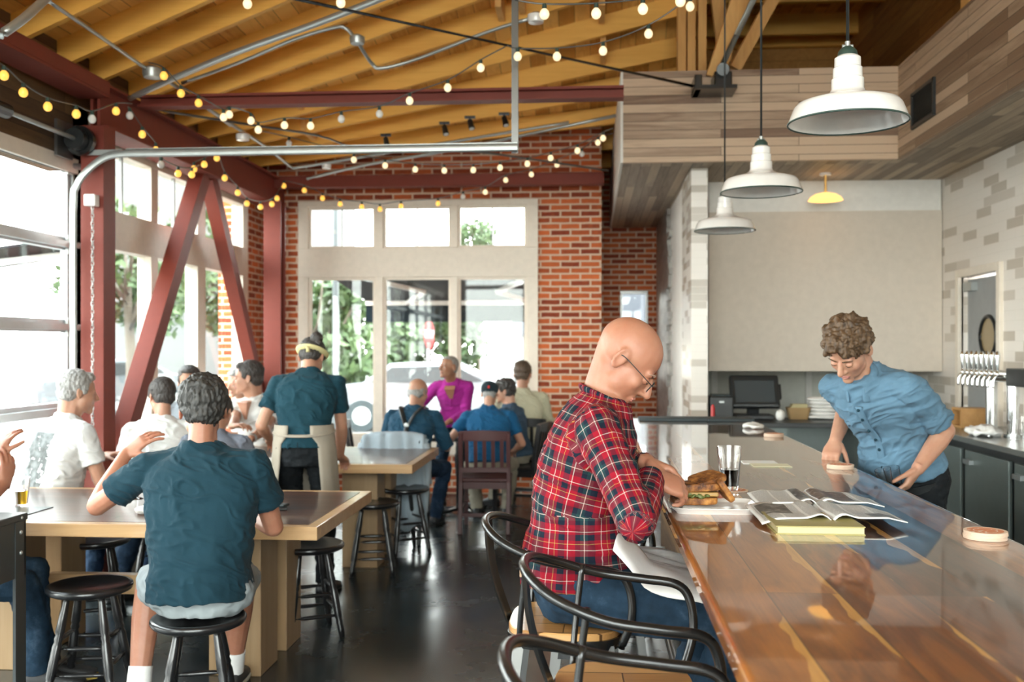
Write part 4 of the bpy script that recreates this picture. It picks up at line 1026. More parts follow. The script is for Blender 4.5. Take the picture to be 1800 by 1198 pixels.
# till
tl = C(1325, 700, 8.62)
t = thing('pos_terminal', 'black touch-screen till terminal on the back counter', 'till', (tl.x, tl.y, 0.97))
MB().ab((-0.16, -0.1, 0), (0.16, 0.14, 0.04)).build('base', M['black'], t, bevel=0.01)
R = Matrix.Rotation(math.radians(-24), 3, 'X')
MB().bar((0, 0.06, 0.03), (0, 0.02, 0.2), 0.1, 0.05, up=(0, 1, 0)).build('stand', M['black'], t)
hd = MB().box((0, -0.02, 0.235), (0.42, 0.07, 0.30), R).build('display', M['black'], t, bevel=0.02)
MB().box((0, -0.048, 0.238), (0.335, 0.02, 0.20), R).build('screen', NT('screen').set(col=(0.05, 0.06, 0.065), rough=0.18), hd)
MB().box((0.01, -0.013 - 0.037, 0.125), (0.035, 0.004, 0.012), R).build('badge', M['galv'], hd)
MB().box((0.212, -0.02, 0.235), (0.03, 0.05, 0.13), R).build('card_reader', M['black'], hd, bevel=0.006)
pr = C(1266, 700, 8.62)
t = thing('receipt_printer', 'black receipt printer on the back counter beside the till', 'printer', (pr.x, pr.y, 0.97))
MB().ab((-0.1, -0.1, 0), (0.1, 0.12, 0.2)).build('body', M['black'], t, bevel=0.012); MB().ab((-0.08, -0.06, 0.2), (0.08, 0.06, 0.215)).build('lid', M['rubber'], t, bevel=0.004); MB().ab((-0.02, -0.104, 0.145), (0.02, -0.1, 0.16)).build('badge', M['galv'], t)
p = C(1253, 700, 8.42); m = MB(); m.lathe([(0, 0), (0.017, 0), (0.017, 0.11), (0.008, 0.135), (0.0, 0.137)], (p.x, p.y, 0.97), 16); m.solo('squeeze_bottle', M['red'], 'thin red bottle beside the black receipt printer', 'bottle', smooth='auto')
p = C(1403, 700, 8.62)
t = thing('wire_basket', 'small wooden basket of cream napkins on the back counter', 'basket', (p.x, p.y, 0.97))
MB().loft([((0, 0, 0.0), (1, 0, 0), (0, 1, 0), 0.075, 0.06), ((0, 0, 0.10), (1, 0, 0), (0, 1, 0), 0.1, 0.08)], 24, 6).build('basket', flat('wicker', (0.34, 0.22, 0.10), 0.8), t)
for k in range(4): MB().ab((-0.07 + 0.004 * k, -0.05, 0.1 + k * 0.008), (0.07, 0.05 - 0.004 * k, 0.106 + k * 0.008)).build('napkin', M['cream'], t)
for k in range(6):
    p = C(1450, 700, 8.62); lumpy('folded_towel', M['white'], ['white folded towel at the bottom of the stack on the back counter', 'second white towel from the bottom of the stack', 'third white towel from the bottom of the stack', 'white towel third from the top of the stack', 'white towel second from the top of the stack', 'white towel lying on top of the stack'][k], 'towel', (p.x + 0.006 * math.sin(k * 2), p.y, 0.97 + k * 0.031), (0.17 - 0.004 * k, 0.12, 0.019), 20 + k, 0.006, 'folded white towels on the back counter')
p = C(1372, 700, 8.45); lumpy('paper_cup', M['paper'], 'small crumpled white packet between till and basket', 'packet', (p.x, p.y, 0.97), (0.04, 0.035, 0.045), 9, 0.006)
for x, lb in ((1.72, 'pale grey bowl on the open shelf of the back counter'), (1.95, 'dark bowl on the open shelf behind the bartender')):
    m = MB(); m.lathe([(0, 0), (0.04, 0), (0.085, 0.05), (0.095, 0.09), (0.09, 0.09), (0.08, 0.052), (0.036, 0.006), (0, 0.006)], (x, 8.55, 0.525), 24); m.solo('bowl', M['ceramic'] if x < 1.8 else M['black'], lb, 'bowl', smooth='auto')
for u in (1256, 1421):
    p = at_y(u, 690, 10.68); MB().ab((p.x - 0.03, 10.66, 0.9), (p.x + 0.03, 10.70, 1.6)).solo('wall_batten', M['plaster'], {1256: 'white vertical batten on the wall above the receipt printer', 1421: 'white vertical batten on the wall above the napkin basket'}[u], 'batten')

# ------------------------------------------------------------------ things on the bar
def on_bar(u, v, h=0.0): return at_z(u, v, BZ + h)
for u, lb in (((1122, 1243), 'long black rubber bar mat at the far left end of the bar'), ((1238, 1320), 'black rubber bar mat at the far right end of the bar')):
    a = on_bar(u[0], 737); b = on_bar(u[1], 737); m = MB(); m.ab((max(a.x, bx0 + 0.01), yb - 0.30 + (0.02 if u[0] < 1200 else 0), BZ), (min(b.x - 0.02 * (u[0] < 1200), bx1 - 0.02), yb - 0.06, BZ + 0.022))
    m.solo('bar_mat', M['rubber'], lb, 'bar mat', bevel=0.004)
def coaster_mat():
    n = NT('coaster_print'); o = n.coord(); s3 = n.sep(o); r = n.math('SQRT', n.math('ADD', n.math('MULTIPLY', s3[0], s3[0]), n.math('MULTIPLY', s3[1], s3[1])))
    f = n.noise(o, 70, 2); k = n.math('MULTIPLY', n.math('LESS_THAN', r, 0.046), n.math('GREATER_THAN', f, 0.40)); ring = n.math('MULTIPLY', n.math('GREATER_THAN', r, 0.028), n.math('LESS_THAN', r, 0.031))
    k = n.math('MULTIPLY', k, n.math('SUBTRACT', 1.0, ring)); return n.set(col=n.mix(k, (0.72, 0.55, 0.42), (0.62, 0.22, 0.10)), rough=0.8)
M['coaster'] = coaster_mat()
def coaster(c, label, group, r=0.055, h=0.0035):
    m = MB(); m.cyl((0, 0, 0), (0, 0, h), r, n=36); me = m.mesh('coaster', [M['cork'], M['coaster']]); me.polygons[len(me.polygons) - 1].material_index = 1
    o = bpy.data.objects.new('coaster', me); o.location = c; put(o); tag(o, label, 'coaster', group)
words_ = ['bottom', 'second from the bottom', 'third from the bottom', 'middle', 'third from the top', 'second from the top', 'top']
for (u, v), nst, where in (((1732, 946), 6, 'stack nearest the viewer'), ((1477, 823), 5, 'middle stack by the bartender'), ((1360, 767), 5, 'farthest stack by the paper')):
    p = on_bar(u, v)
    ordn = {6: ['bottom', 'second from bottom', 'third from bottom', 'third from top', 'second from top', 'top'], 5: ['bottom', 'second from bottom', 'middle', 'second from top', 'top']}[nst]
    for k in range(nst): coaster((p.x + 0.0015 * math.sin(k * 5), p.y + 0.0015 * math.cos(k * 3), BZ + 0.0008 + k * 0.0036), 'round printed coaster, %s of the %s' % (ordn[k], where), 'coasters in the ' + where)
gp = on_bar(1282, 862)
coaster((gp.x + 0.012, gp.y, BZ + 0.0008), 'single round coaster under the glass of dark beer', None)
def pint(name, c, h, r0, r1, fill, liquid, label, foam=False, facets=12):
    t = thing(name, label, 'glass', c)
    m = MB(); m.lathe([(0.0, 0.0), (r0, 0.0), (r0 + (r1 - r0) * 0.5, h * 0.5), (r1, h), (r1 - 0.0025, h), (r0 + (r1 - r0) * 0.5 - 0.0035, h * 0.5), (r0 - 0.004, 0.014), (0.0, 0.012)], n=facets * 2)
    m.build('glass', M['clear'], t, smooth='auto')
    rl = r0 + (r1 - r0) * fill - 0.0045
    m = MB(); m.lathe([(0.0, 0.0145), (r0 - 0.0055, 0.0145), (rl, h * fill), (0.0, h * fill)], n=28); m.build('beer', liquid, t, smooth='auto')
    if foam:
        m = MB(); m.lathe([(0, h * fill + 0.0005), (rl, h * fill + 0.0005), (rl, h * fill + 0.004), (0, h * fill + 0.004)], n=28); m.build('foam', flat('foam', (0.75, 0.66, 0.5), 0.9), t)
    return t
pint('beer_glass', (gp.x, gp.y, BZ + 0.0045), 0.155, 0.031, 0.045, 0.47, M['stout'], 'faceted glass half full of dark beer on the bar')
# plate and sandwich
pa, pb, pc_ = on_bar(1192, 908), on_bar(1330, 905), on_bar(1322, 881)
px, py = (pa.x + pb.x) / 2, (pa.y + pc_.y) / 2 - 0.01
t = thing('plate', 'white rectangular plate holding the sandwich on the bar', 'plate', (px, py, BZ))
hw, hd_ = (pb.x - pa.x) / 2 + 0.015, 0.115
rr = []
for q, z in ((0.80, 0.0), (0.82, 0.004), (0.98, 0.016), (1.0, 0.018), (0.985, 0.0195), (0.84, 0.009), (0.80, 0.0075)):
    ring = []
    for k in range(48):
        a = 2 * PI * k / 48; ca, sa = math.cos(a), math.sin(a); ring.append(Vector((math.copysign(abs(ca) ** 0.25, ca) * (hw - 0.02 * (1 - q) * 4), math.copysign(abs(sa) ** 0.25, sa) * (hd_ - 0.02 * (1 - q) * 4), z)))
    rr.append(ring)
MB().rings(rr).build('dish', M['ceramic'], t, smooth='auto')
def toast():
    n = NT('toasted_bread'); o = n.coord(); f = n.noise(o, 38, 5, 0.7); g = n.noise(o, 9, 3)
    k = n.math('ADD', n.math('MULTIPLY', f, 0.6), n.math('MULTIPLY', g, 0.5)); n.bump(f, 0.6, 0.004)
    return n.set(col=n.ramp(k, [(0.42, (0.045, 0.013, 0.004)), (0.54, (0.20, 0.07, 0.015)), (0.68, (0.46, 0.20, 0.045)), (0.88, (0.60, 0.34, 0.11))]), rough=0.65)
TO = toast(); GR = flat('lettuce', (0.10, 0.12, 0.03), 0.5); CH = flat('melted_cheese', (0.36, 0.22, 0.07), 0.4)
def slice_(m, c, R, w_, d_, t_, seed):
    rr = []; random.seed(seed)
    for z, q in ((-t_ / 2, 0.94), (-t_ / 2 + 0.004, 1.0), (t_ / 2 - 0.004, 1.0), (t_ / 2, 0.95)):
        ring = []
        for k in range(32):
            a = 2 * PI * k / 32; ca, sa = math.cos(a), math.sin(a); s = 1 + 0.03 * math.sin(3 * a + seed); ring.append(Vector(c) + R @ Vector((math.copysign(abs(ca) ** 0.45, ca) * w_ / 2 * q * s, math.copysign(abs(sa) ** 0.45, sa) * d_ / 2 * q * s, z)))
        rr.append(ring)
    m.rings(rr)
t = thing('sandwich', 'toasted sandwich cut open on the white plate', 'sandwich', (px - 0.03, py, BZ + 0.0195))
def tslice(nm, c, rx, ry, rz, w_, d_, t_, seed):
    m = MB(); slice_(m, c, Euler((rx, ry, rz)).to_matrix(), w_, d_, t_, seed); me = m.mesh(nm, TO); o = bpy.data.objects.new(nm, me); put(o, t)
    b = o.modifiers.new('sub', 'SUBSURF'); b.levels = 2; b.render_levels = 2; return o
tslice('bottom_toast', (-0.03, 0, 0.013), 0.03, 0.0, 0.05, 0.145, 0.105, 0.026, 1)
tslice('top_toast', (-0.025, 0, 0.054), 0.0, -0.04, 0.08, 0.15, 0.105, 0.028, 2)
tslice('leaning_toast', (0.012, 0.008, 0.076), 0.14, -0.22, 0.5, 0.11, 0.09, 0.024, 3)
tslice('end_toast', (0.062, -0.006, 0.046), 0.15, 0.95, 0.35, 0.085, 0.085, 0.022, 4)
m = MB(); random.seed(5)
for k in range(9): m.ell((-0.08 + 0.011 * k, -0.046 + 0.004 * math.sin(k * 3), 0.028 + 0.005 * random.random()), (0.012, 0.009, 0.005), Euler((random.random(), random.random(), k)).to_matrix(), 8, 6)
m.build('lettuce', GR, t, smooth=True)
m = MB(); m.box((-0.025, 0, 0.034), (0.138, 0.1, 0.014)); m.build('cheese', CH, t, bevel=0.005)
m = MB(); m.ell((0.06, 0.05, 0.02), (0.02, 0.02, 0.012), n=8, m=6); m.build('ham', flat('ham', (0.45, 0.16, 0.1), 0.5), t, smooth=True)
lumpy('paper_napkin', M['paper'], 'small crumpled white napkin at the left edge of the plate', 'napkin', (on_bar(1192, 893).x - 0.002, on_bar(1192, 890).y, BZ + 0.001), (0.022, 0.03, 0.014), 31, 0.008)
# book and open magazine
q = on_bar(1365, 940); q2 = on_bar(1517, 938)
t = thing('hardcover_book', 'thin hardcover book with pale yellow page edges under the magazine', 'book', ((q.x + q2.x) / 2, q.y + 0.13, BZ))
bw = (q2.x - q.x) / 2
Rb = Matrix.Rotation(0.0, 3, 'Z')
MB().box((0, 0, 0.0015), (bw * 2, 0.24, 0.003)).build('cover', flat('book_cover', (0.34, 0.29, 0.10), 0.4), t); MB().box((0, 0, 0.0225), (bw * 2, 0.24, 0.003)).build('cover', flat('book_front', (0.34, 0.29, 0.10), 0.4), t)
MB().box((0.002, 0.002, 0.012), (bw * 2 - 0.008, 0.235, 0.0178)).build('pages', M['cream'], t)
t = thing('magazine', 'open magazine with printed columns and dark pictures on a book', 'magazine', (0.69, 3.12, BZ))
c00, c10, c01, c11 = on_bar(1336, 937), on_bar(1562, 920), on_bar(1315, 882), on_bar(1500, 877)
c00 = Vector((c00.x, c00.y - 0.0, 0)); W_ = 0.43; H_ = 0.30
def page(name, mats, u0, u1, lift0, sgn, zb, ang, org, hh):
    m = MB(); nx, ny = 16, 14; vs = []; uv = {}
    for j in range(ny + 1):
        for i in range(nx + 1):
            a = i / nx; b = j / ny; dx = u0 + (u1 - u0) * a; s = a if sgn > 0 else 1 - a      # s = 0 at the spine
            z = zb + 0.012 * math.exp(-((s - 0.16) / 0.13) ** 2) - 0.010 * math.exp(-(s / 0.05) ** 2) + 0.005 * (s ** 2) * math.sin(b * 3 + sgn) + 0.002 * math.sin(b * 7 + a * 3)
            if s > 0.75: z -= 0.05 * (s - 0.75)
            vs.append((dx, b * hh, z))
    R = Matrix.Rotation(ang, 4, 'Z'); vs = [tuple(Vector(org) + (R @ Vector(p))) for p in vs]
    fs = [(j * (nx + 1) + i, j * (nx + 1) + i + 1, (j + 1) * (nx + 1) + i + 1, (j + 1) * (nx + 1) + i) for j in range(ny) for i in range(nx)]
    m.add(vs, fs); m.uv = []
    for f in fs:
        for k in f: m.uv += [(k % (nx + 1)) / nx, (k // (nx + 1)) / ny]
    o = m.build(name, mats, t, smooth=True); s = o.modifiers.new('s', 'SOLIDIFY'); s.thickness = 0.003; s.offset = -1; return o
org = FR[t.name].inverted() @ Vector((0.49, 2.90, BZ)); zb = 0.028
page('left_page', pagemat('print_left', 1.0, (0.1, 0.35, 0.55, 0.9, (0.12, 0.11, 0.10))), 0, 0.20, 0, -1, zb, 0.02, org, 0.27)
page('right_page', pagemat('print_right', 3.0, (0.55, 0.08, 0.95, 0.36, (0.25, 0.24, 0.22))), 0.20, 0.41, 0, 1, zb, 0.02, org, 0.27)
org2 = FR[t.name].inverted() @ Vector((0.525, 3.15, BZ))
page('upper_left_page', pagemat('print_upper_left', 5.0, (0.72, 0.1, 1.0, 0.95, (0.09, 0.09, 0.10))), 0, 0.18, 0, -1, zb + 0.006, 0.0, org2, 0.25)
page('upper_right_page', pagemat('print_upper_right', 8.0, (0.05, 0.15, 0.62, 0.95, (0.14, 0.09, 0.07))), 0.18, 0.38, 0, 1, zb + 0.006, 0.0, org2, 0.25)
# loose papers
CRM = flat('pale_yellow_paper', (0.70, 0.66, 0.46), 0.7)
for (u0, u1, v, dz), lb, mt in (((1308, 1368, 812, 0.0005), 'white card lying on the bar beyond the beer glass', 'cream'), ((1325, 1392, 818, 0.0015), 'pale yellow slip of paper on the bar, nearer the bartender', 'cream')):
    a, b = on_bar(u0, v + 3), on_bar(u1, v + 3); MB().ab((a.x, a.y, BZ + dz), (b.x, a.y + 0.12, BZ + dz + 0.002)).solo('menu_card', M['paper'] if u0 < 1320 else CRM, lb, 'paper')
a = on_bar(1360, 755); lumpy('paper_napkin', M['paper'], 'folded white napkin on the bar behind the farthest coasters', 'napkin', (1.03, a.y + 0.1, BZ), (0.06, 0.08, 0.018), 41, 0.014)

# ------------------------------------------------------------------ things on the wooden tables
def on_t(u, v): return at_z(u, v, TZ + 0.001)
g = on_t(37, 890); pint('beer_glass', (g.x, g.y, TZ + 0.001), 0.15, 0.031, 0.043, 0.55, M['lager'], 'glass of golden beer on the near table at the left edge')
g = C(218, 780, 6.35); pint('beer_glass', (-2.98, 6.92, TZ + 0.001), 0.155, 0.031, 0.043, 0.85, M['lager'], 'full glass of golden beer on the second table beside the white-shirted man', True)
g = on_t(190, 870); t = MB().box((g.x, g.y, TZ + 0.006), (0.075, 0.15, 0.009), Matrix.Rotation(-0.7, 3, 'Z')).solo('mobile_phone', M['black'], 'dark mobile phone lying near the raised elbow', 'phone', bevel=0.003)
g = on_t(487, 895); t = thing('wallet', 'black wallet and key case on the near table right of the teal man', 'wallet', (g.x, g.y, TZ + 0.001))
MB().box((0, 0, 0.008), (0.10, 0.085, 0.016), Matrix.Rotation(0.3, 3, 'Z')).build('wallet_body', M['black'], t, bevel=0.004); MB().box((0.01, 0.01, 0.022), (0.08, 0.06, 0.012), Matrix.Rotation(-0.2, 3, 'Z')).build('key_case', M['rubber'], t, bevel=0.004)
g = on_t(240, 876); t = thing('stem_glass', 'short stemmed glass on the near table beside the teal shirt', 'glass', (g.x, g.y, TZ + 0.001))
m = MB(); m.lathe([(0, 0), (0.036, 0.0), (0.034, 0.004), (0.006, 0.010), (0.005, 0.06), (0.02, 0.075), (0.036, 0.10), (0.04, 0.15), (0.0385, 0.15), (0.034, 0.10), (0.018, 0.078), (0, 0.07)], n=28); m.build('glass', M['clear'], t, smooth='auto')
g = on_t(258, 903); lumpy('paper_napkin', M['paper'], 'crumpled white napkin on the near table left of the teal shirt', 'napkin', (g.x, g.y, TZ + 0.001), (0.06, 0.05, 0.02), 44, 0.01)
MB().ab((-2.92, 4.60, TZ + 0.001), (-2.72, 4.86, TZ + 0.005)).solo('menu_card', M['black'], 'dark menu lying on the near table beside the steel cart', 'menu')
g = C(455, 790, 6.95); MB().box((g.x, 6.98, TZ + 0.003), (0.2, 0.28, 0.004), Matrix.Rotation(0.4, 3, 'Z')).solo('menu_card', M['paper'], 'white menu sheet on the second table before the white henley man', 'menu')
g = C(205, 790, 6.9); MB().box((-2.85, 7.12, TZ + 0.01), (0.22, 0.16, 0.016), Matrix.Rotation(0.2, 3, 'Z')).solo('plate', M['ceramic'], 'small white rectangular plate on the second table by the column', 'plate', bevel=0.004)
MB().box((ct.x - 0.1, ct.y - 0.1, 0.75), (0.30, 0.22, 0.018), Matrix.Rotation(0.25, 3, 'Z')).solo('menu_book', M['paper'], 'open book on the dark cafe table under the purple woman\'s hand', 'book', bevel=0.003)

# ------------------------------------------------------------------ pendant lamps
def make_pendant():
    t = thing('pendant_lamp', 'x', 'lamp', (0, 0, 0), 0, 'white enamel pendant lamps over the bar')
    out = [(0.205, 0.0), (0.203, 0.006), (0.186, 0.052), (0.176, 0.066), (0.155, 0.074), (0.10, 0.088), (0.066, 0.102), (0.056, 0.116), (0.055, 0.152), (0.050, 0.156), (0.0495, 0.190), (0.045, 0.194), (0.0445, 0.226), (0.038, 0.232), (0.028, 0.238), (0.0, 0.240)]
    inn = [(0.0, 0.232), (0.035, 0.226), (0.05, 0.14), (0.06, 0.098), (0.10, 0.083), (0.155, 0.069), (0.172, 0.062), (0.182, 0.049), (0.199, 0.005), (0.202, 0.0)]
    m = MB(); m.lathe(list(reversed(out)) and out + inn, n=56, cap=(False, False)); m.build('shade', M['enamel'], t, smooth='auto')
    m = MB(); m.tube([(0.204 * math.cos(2 * PI * k / 48), 0.204 * math.sin(2 * PI * k / 48), 0.0) for k in range(48)], 0.0035, 8, closed=True); m.build('rim', M['rim'], t, smooth=True)
    m = MB(); m.lathe([(0.0, 0.225), (0.034, 0.236), (0.032, 0.25), (0.022, 0.262), (0.012, 0.268), (0.0, 0.27)], n=24); m.build('cap', M['rim'], t, smooth='auto')
    m = MB(); m.cyl((-0.018, 0, 0.268), (0.018, 0, 0.268), 0.007); m.cyl((0, 0, 0.26), (0, 0, 0.285), 0.009); m.build('fitting', M['galv'], t, smooth='auto')
    m = MB(); m.cyl((0, 0, 0.28), (0, 0, 3.0), 0.0055, n=8); m.build('cord', M['black'], t, smooth=True)
    m = MB(); m.ell((0, 0, 0.085), (0.03, 0.03, 0.045), n=16, m=10); m.build('bulb', M['ceramic'], t, smooth=True)
    return t
pn = make_pendant()
for k, (u, v, dep, lb) in enumerate(((1490, 229, 3.50, 'white enamel pendant lamp over the bar, nearest and largest'), (1338, 341, 5.08, 'white enamel pendant lamp over the bar, middle of the row'), (1274, 407, 6.78, 'white enamel pendant lamp over the bar, farthest of the row'))):
    p = C(u, v + 14, dep); p.z = 2.385
    if k == 0: pn.location = p; pn['label'] = lb; FR[pn.name] = Matrix.Translation(p)
    else: dup(pn, p, 0.3 * k, lb)
# amber lamp under the soffit
p = C(1440, 362, 9.0)
t = thing('amber_lamp', 'small lit amber dome lamp under the wood soffit', 'lamp', (p.x, 8.95, 2.88))
m = MB(); m.lathe([(0.15, 0.0), (0.13, 0.03), (0.09, 0.055), (0.03, 0.07), (0.0, 0.072)], n=32); m.build('shade', NT('lit_amber').set(col=(0.8, 0.45, 0.12), em=(1.0, 0.55, 0.16), ems=0.9, rough=0.4), t, smooth='auto')
MB().cyl((0, 0, 0.07), (0, 0, SOF - 2.88), 0.012, n=12).build('stem', NT('brass').set(col=(0.7, 0.4, 0.12), metal=0.8, rough=0.3), t, smooth='auto'); MB().cyl((0, 0, SOF - 2.90), (0, 0, SOF - 2.88), 0.05, n=20).build('rose', M['enamel'], t, smooth='auto')

# ------------------------------------------------------------------ rails, rods and conduits up high
yr = C(500, 265, 7.0).y
zr = C(500, 265, 7.0).z
def one(mb, name, mat, label, cat, group=None, smooth=True): return mb.solo(name, M[mat], label, cat, group, smooth=smooth)
t = thing('door_track', 'galvanised garage door track curving up and across the room', 'rail', (-3.47, 6.45, 0.0))
yt = 6.45; zr = C(500, 266, 6.6).z; end = C(910, 260, 6.5)
pr = [(-3.47, yt, 0.05), (-3.47, yt, 1.4), (-3.47, yt, 2.50), (-3.445, yt, 2.68), (-3.36, yt, zr - 0.10), (-3.24, yt, zr - 0.02), (-3.1, yt, zr), (-2.8, yt, zr)]
m = MB(); m.tube(pr + [(-1.6, yt, zr), (end.x, yt, zr)], 0.026, 8, sub=6, flat=0.7); m.build('rail', M['galv'], t, world=True, smooth='auto')
m = MB(); m.ab((-3.1, yt - 0.01, zr + 0.026), (end.x, yt + 0.06, zr + 0.032)); m.build('angle', M['galv'], t, world=True)
m = MB(); m.ab((-3.46, yt + 0.03, zr + 0.0), (-3.15, yt + 0.04, zr + 0.035)); m.build('bracket', M['galv'], t, world=True)
e = C(905, 258, 6.5)
m = MB(); m.ab((e.x - 0.022, yt + 0.03, zr - 0.03), (e.x + 0.022, yt + 0.036, 5.0)); m.ab((e.x + 0.016, yt + 0.036, zr), (e.x + 0.022, yt + 0.07, 5.0)); m.build('hanger', M['gunmetal'], t, world=True)
one(MB().cyl((-3.42, 2.4, 2.98), (-3.42, 5.6, 2.98), 0.045, n=14), 'torsion_spring', 'black', 'dark torsion spring tube above the garage door', 'spring')
one(MB().cyl((-3.42, 5.6, 2.98), (-3.42, 6.52, 2.98), 0.014), 'door_shaft', 'galv', 'thin steel shaft from the dark spring to the door pulley', 'shaft')
t = thing('door_pulley', 'dark cable drum and hoist at the top of the column', 'pulley', (-3.46, 6.5, 2.9))
MB().cyl((-3.42, 6.36, 2.98), (-3.42, 6.42, 2.98), 0.07, n=24).build('drum', M['black'], t, world=True, smooth='auto')
MB().cyl((-3.42, 6.43, 2.98), (-3.42, 6.47, 2.98), 0.10, n=24).build('drum', M['black_metal'], t, world=True, smooth='auto')
MB().ab((-3.52, 6.3, 2.86), (-3.50, 6.5, 3.1)).build('bearing_plate', M['gunmetal'], t, world=True)
p = C(163, 352, 6.72)
t = thing('chain_hoist', 'long pale hand chain hanging down the red column from a white box', 'chain', (p.x, p.y, 0.8))
MB().ab((p.x - 0.05, p.y - 0.03, p.z - 0.04), (p.x + 0.03, p.y + 0.04, p.z + 0.04)).build('chain_box', M['enamel'], t, world=True, bevel=0.008)
m = MB(); k = 0; z = p.z - 0.05
while z > 1.0:
    a = k * PI / 2; cx = p.x + 0.004; cyy = p.y - 0.01; dx, dy = math.cos(a) * 0.008, math.sin(a) * 0.008
    m.tube([(cx + dx, cyy + dy, z + 0.009), (cx + dx, cyy + dy, z - 0.009), (cx, cyy, z - 0.018), (cx - dx, cyy - dy, z - 0.009), (cx - dx, cyy - dy, z + 0.009), (cx, cyy, z + 0.018)], 0.0035, 5, closed=True); k += 1; z -= 0.027
m.build('chain', M['rope'], t, world=True, smooth=True)
# tie rod with its black bracket on the bulkhead
b0 = C(1217, 151, 8.02); a0 = C(520, -2, 5.4); a1 = a0 + (a0 - b0) * 0.35
one(MB().tube([a1, b0], 0.013, 10), 'tie_rod', 'black_metal', 'thin black steel tie rod crossing below the rafters', 'rod')
t = thing('rod_bracket', 'black steel bracket bolted to the front of the wood bulkhead', 'bracket', (b0.x + 0.15, YBK - 0.02, b0.z))
x0, x1 = at_y(1217, 150, 8.2).x, at_y(1290, 150, 8.2).x; zb_ = b0.z
MB().ab((x0, 8.0, zb_ - 0.05), (x1, YBK, zb_ - 0.02)).build('plate', M['black_metal'], t, world=True); MB().ab((x0, 8.02, zb_ - 0.05), (x0 + 0.06, YBK, zb_ + 0.07)).build('cleat', M['black_metal'], t, world=True, bevel=0.008)
MB().ab((x0 + 0.16, 8.05, zb_ - 0.02), (x0 + 0.30, YBK, zb_ + 0.10)).build('cleat', M['black_metal'], t, world=True, bevel=0.01)
MB().cyl((x0 + 0.22, 8.0, zb_ + 0.10), (x0 + 0.26, YBK, zb_ + 0.17), 0.05).build('knuckle', M['black_metal'], t, world=True, smooth='auto')
a = C(1262, 130, 8.0); b = C(1330, -12, 7.6); one(MB().tube([a, b, b + (b - a) * 1.5], 0.024, 12), 'steel_pipe', 'galv', 'thick steel pipe rising along the truss above the bulkhead bracket', 'pipe')
# electrical conduits, traced at their height under the rafters
def conduit(pts, r, label, mat='galv'):
    P = [C(u, v, d) for u, v, d in pts]; return one(MB().tube(P, r, 8, sub=4), 'conduit', mat, label, 'conduit')
conduit([(0, 62, 4.6), (40, 34, 4.7), (82, -4, 4.9), (120, -40, 5.0)], 0.022, 'steel conduit at the top left corner of the ceiling')
conduit([(85, 2, 5.6), (170, 60, 6.1), (262, 124, 6.8)], 0.012, 'steel conduit running down-right to the first junction box')
conduit([(270, 126, 6.85), (330, 165, 7.3), (400, 214, 7.9), (460, 253, 8.6), (500, 284, 9.3), (512, 293, 9.5), (530, 293, 9.5), (640, 275, 9.4), (800, 248, 9.2), (1000, 215, 9.0)], 0.014, 'long steel conduit crossing the rafters and bending right near the far wall')
conduit([(280, 133, 6.9), (340, 172, 7.4), (405, 220, 8.0)], 0.014, 'second steel conduit running alongside the long one')
conduit([(228, 173, 7.1), (300, 140, 6.9), (420, 90, 6.6), (560, 40, 6.3), (700, -15, 6.0)], 0.022, 'thick steel conduit slanting up to the right over the rafters')
conduit([(320, 146, 7.2), (420, 110, 6.9), (520, 68, 6.7), (590, 48, 6.6), (608, 50, 6.6), (620, 62, 6.6), (628, 72, 6.6), (640, 92, 6.7), (655, 113, 6.8), (670, 120, 6.8), (720, 108, 6.8), (790, 82, 6.7), (860, 55, 6.6), (930, 33, 6.5)], 0.0125, 'bent steel conduit with a kink at the middle junction box')
conduit([(540, 314, 9.8), (640, 290, 9.6), (800, 262, 9.4), (1083, 203, 9.2)], 0.016, 'steel conduit rising right from the far red beam')
conduit([(270, 192, 7.4), (420, 216, 7.8), (560, 238, 8.4), (640, 262, 9.0), (800, 262, 9.4), (1070, 300, 10.2)], 0.010, 'thin dark cable crossing below the slim red beam', 'gunmetal')
def jbox(u, v, dep, r, label, mat='galv'):
    p = C(u, v, dep); m = MB(); m.lathe([(0, -r * 0.45), (r * 0.9, -r * 0.4), (r, 0), (r, r * 0.5), (r * 0.5, r * 0.8), (0, r * 0.85)], p, 16); one(m, 'junction_box', mat, label, 'junction box', smooth='auto')
jbox(268, 130, 6.8, 0.065, 'round junction box on the left conduit below the rafters'); jbox(628, 72, 6.6, 0.05, 'junction box at the kink of the bent conduit'); jbox(427, 242, 8.1, 0.055, 'white junction box where the long conduit meets the track', 'enamel'); jbox(942, 34, 6.5, 0.055, 'white ceiling box at the right end of the bent conduit', 'enamel'); jbox(574, 293, 9.5, 0.045, 'small white box on the long conduit near the far beam', 'enamel')
for u, v, dep, lb in ((781, 222, 8.6, 'black spotlight under the rafters, left one of three'), (826, 212, 8.5, 'black spotlight under the rafters, middle one of three'), (886, 206, 8.4, 'black spotlight by the steel hanger, right one of three'), (678, 243, 8.9, 'black spotlight with amber lens behind the dark cable')):
    p = C(u, v, dep); t = thing('spotlight', lb, 'lamp', p, 0, 'black spotlights under the rafters')
    m = MB(); m.cyl((0, 0, 0.0), (0.02, -0.03, -0.075), 0.022, 0.026, n=16); m.build('head', M['black'], t, smooth='auto'); m = MB(); m.ab((-0.045, -0.01, 0.02), (0.045, 0.02, 0.04)); m.cyl((0, 0, 0), (0, 0, 0.03), 0.008); m.build('mount', M['black'], t)
    m = MB(); m.cyl((0.02, -0.03, -0.075), (0.0205, -0.0308, -0.077), 0.021, n=16); m.build('lens', M['enamel'], t)

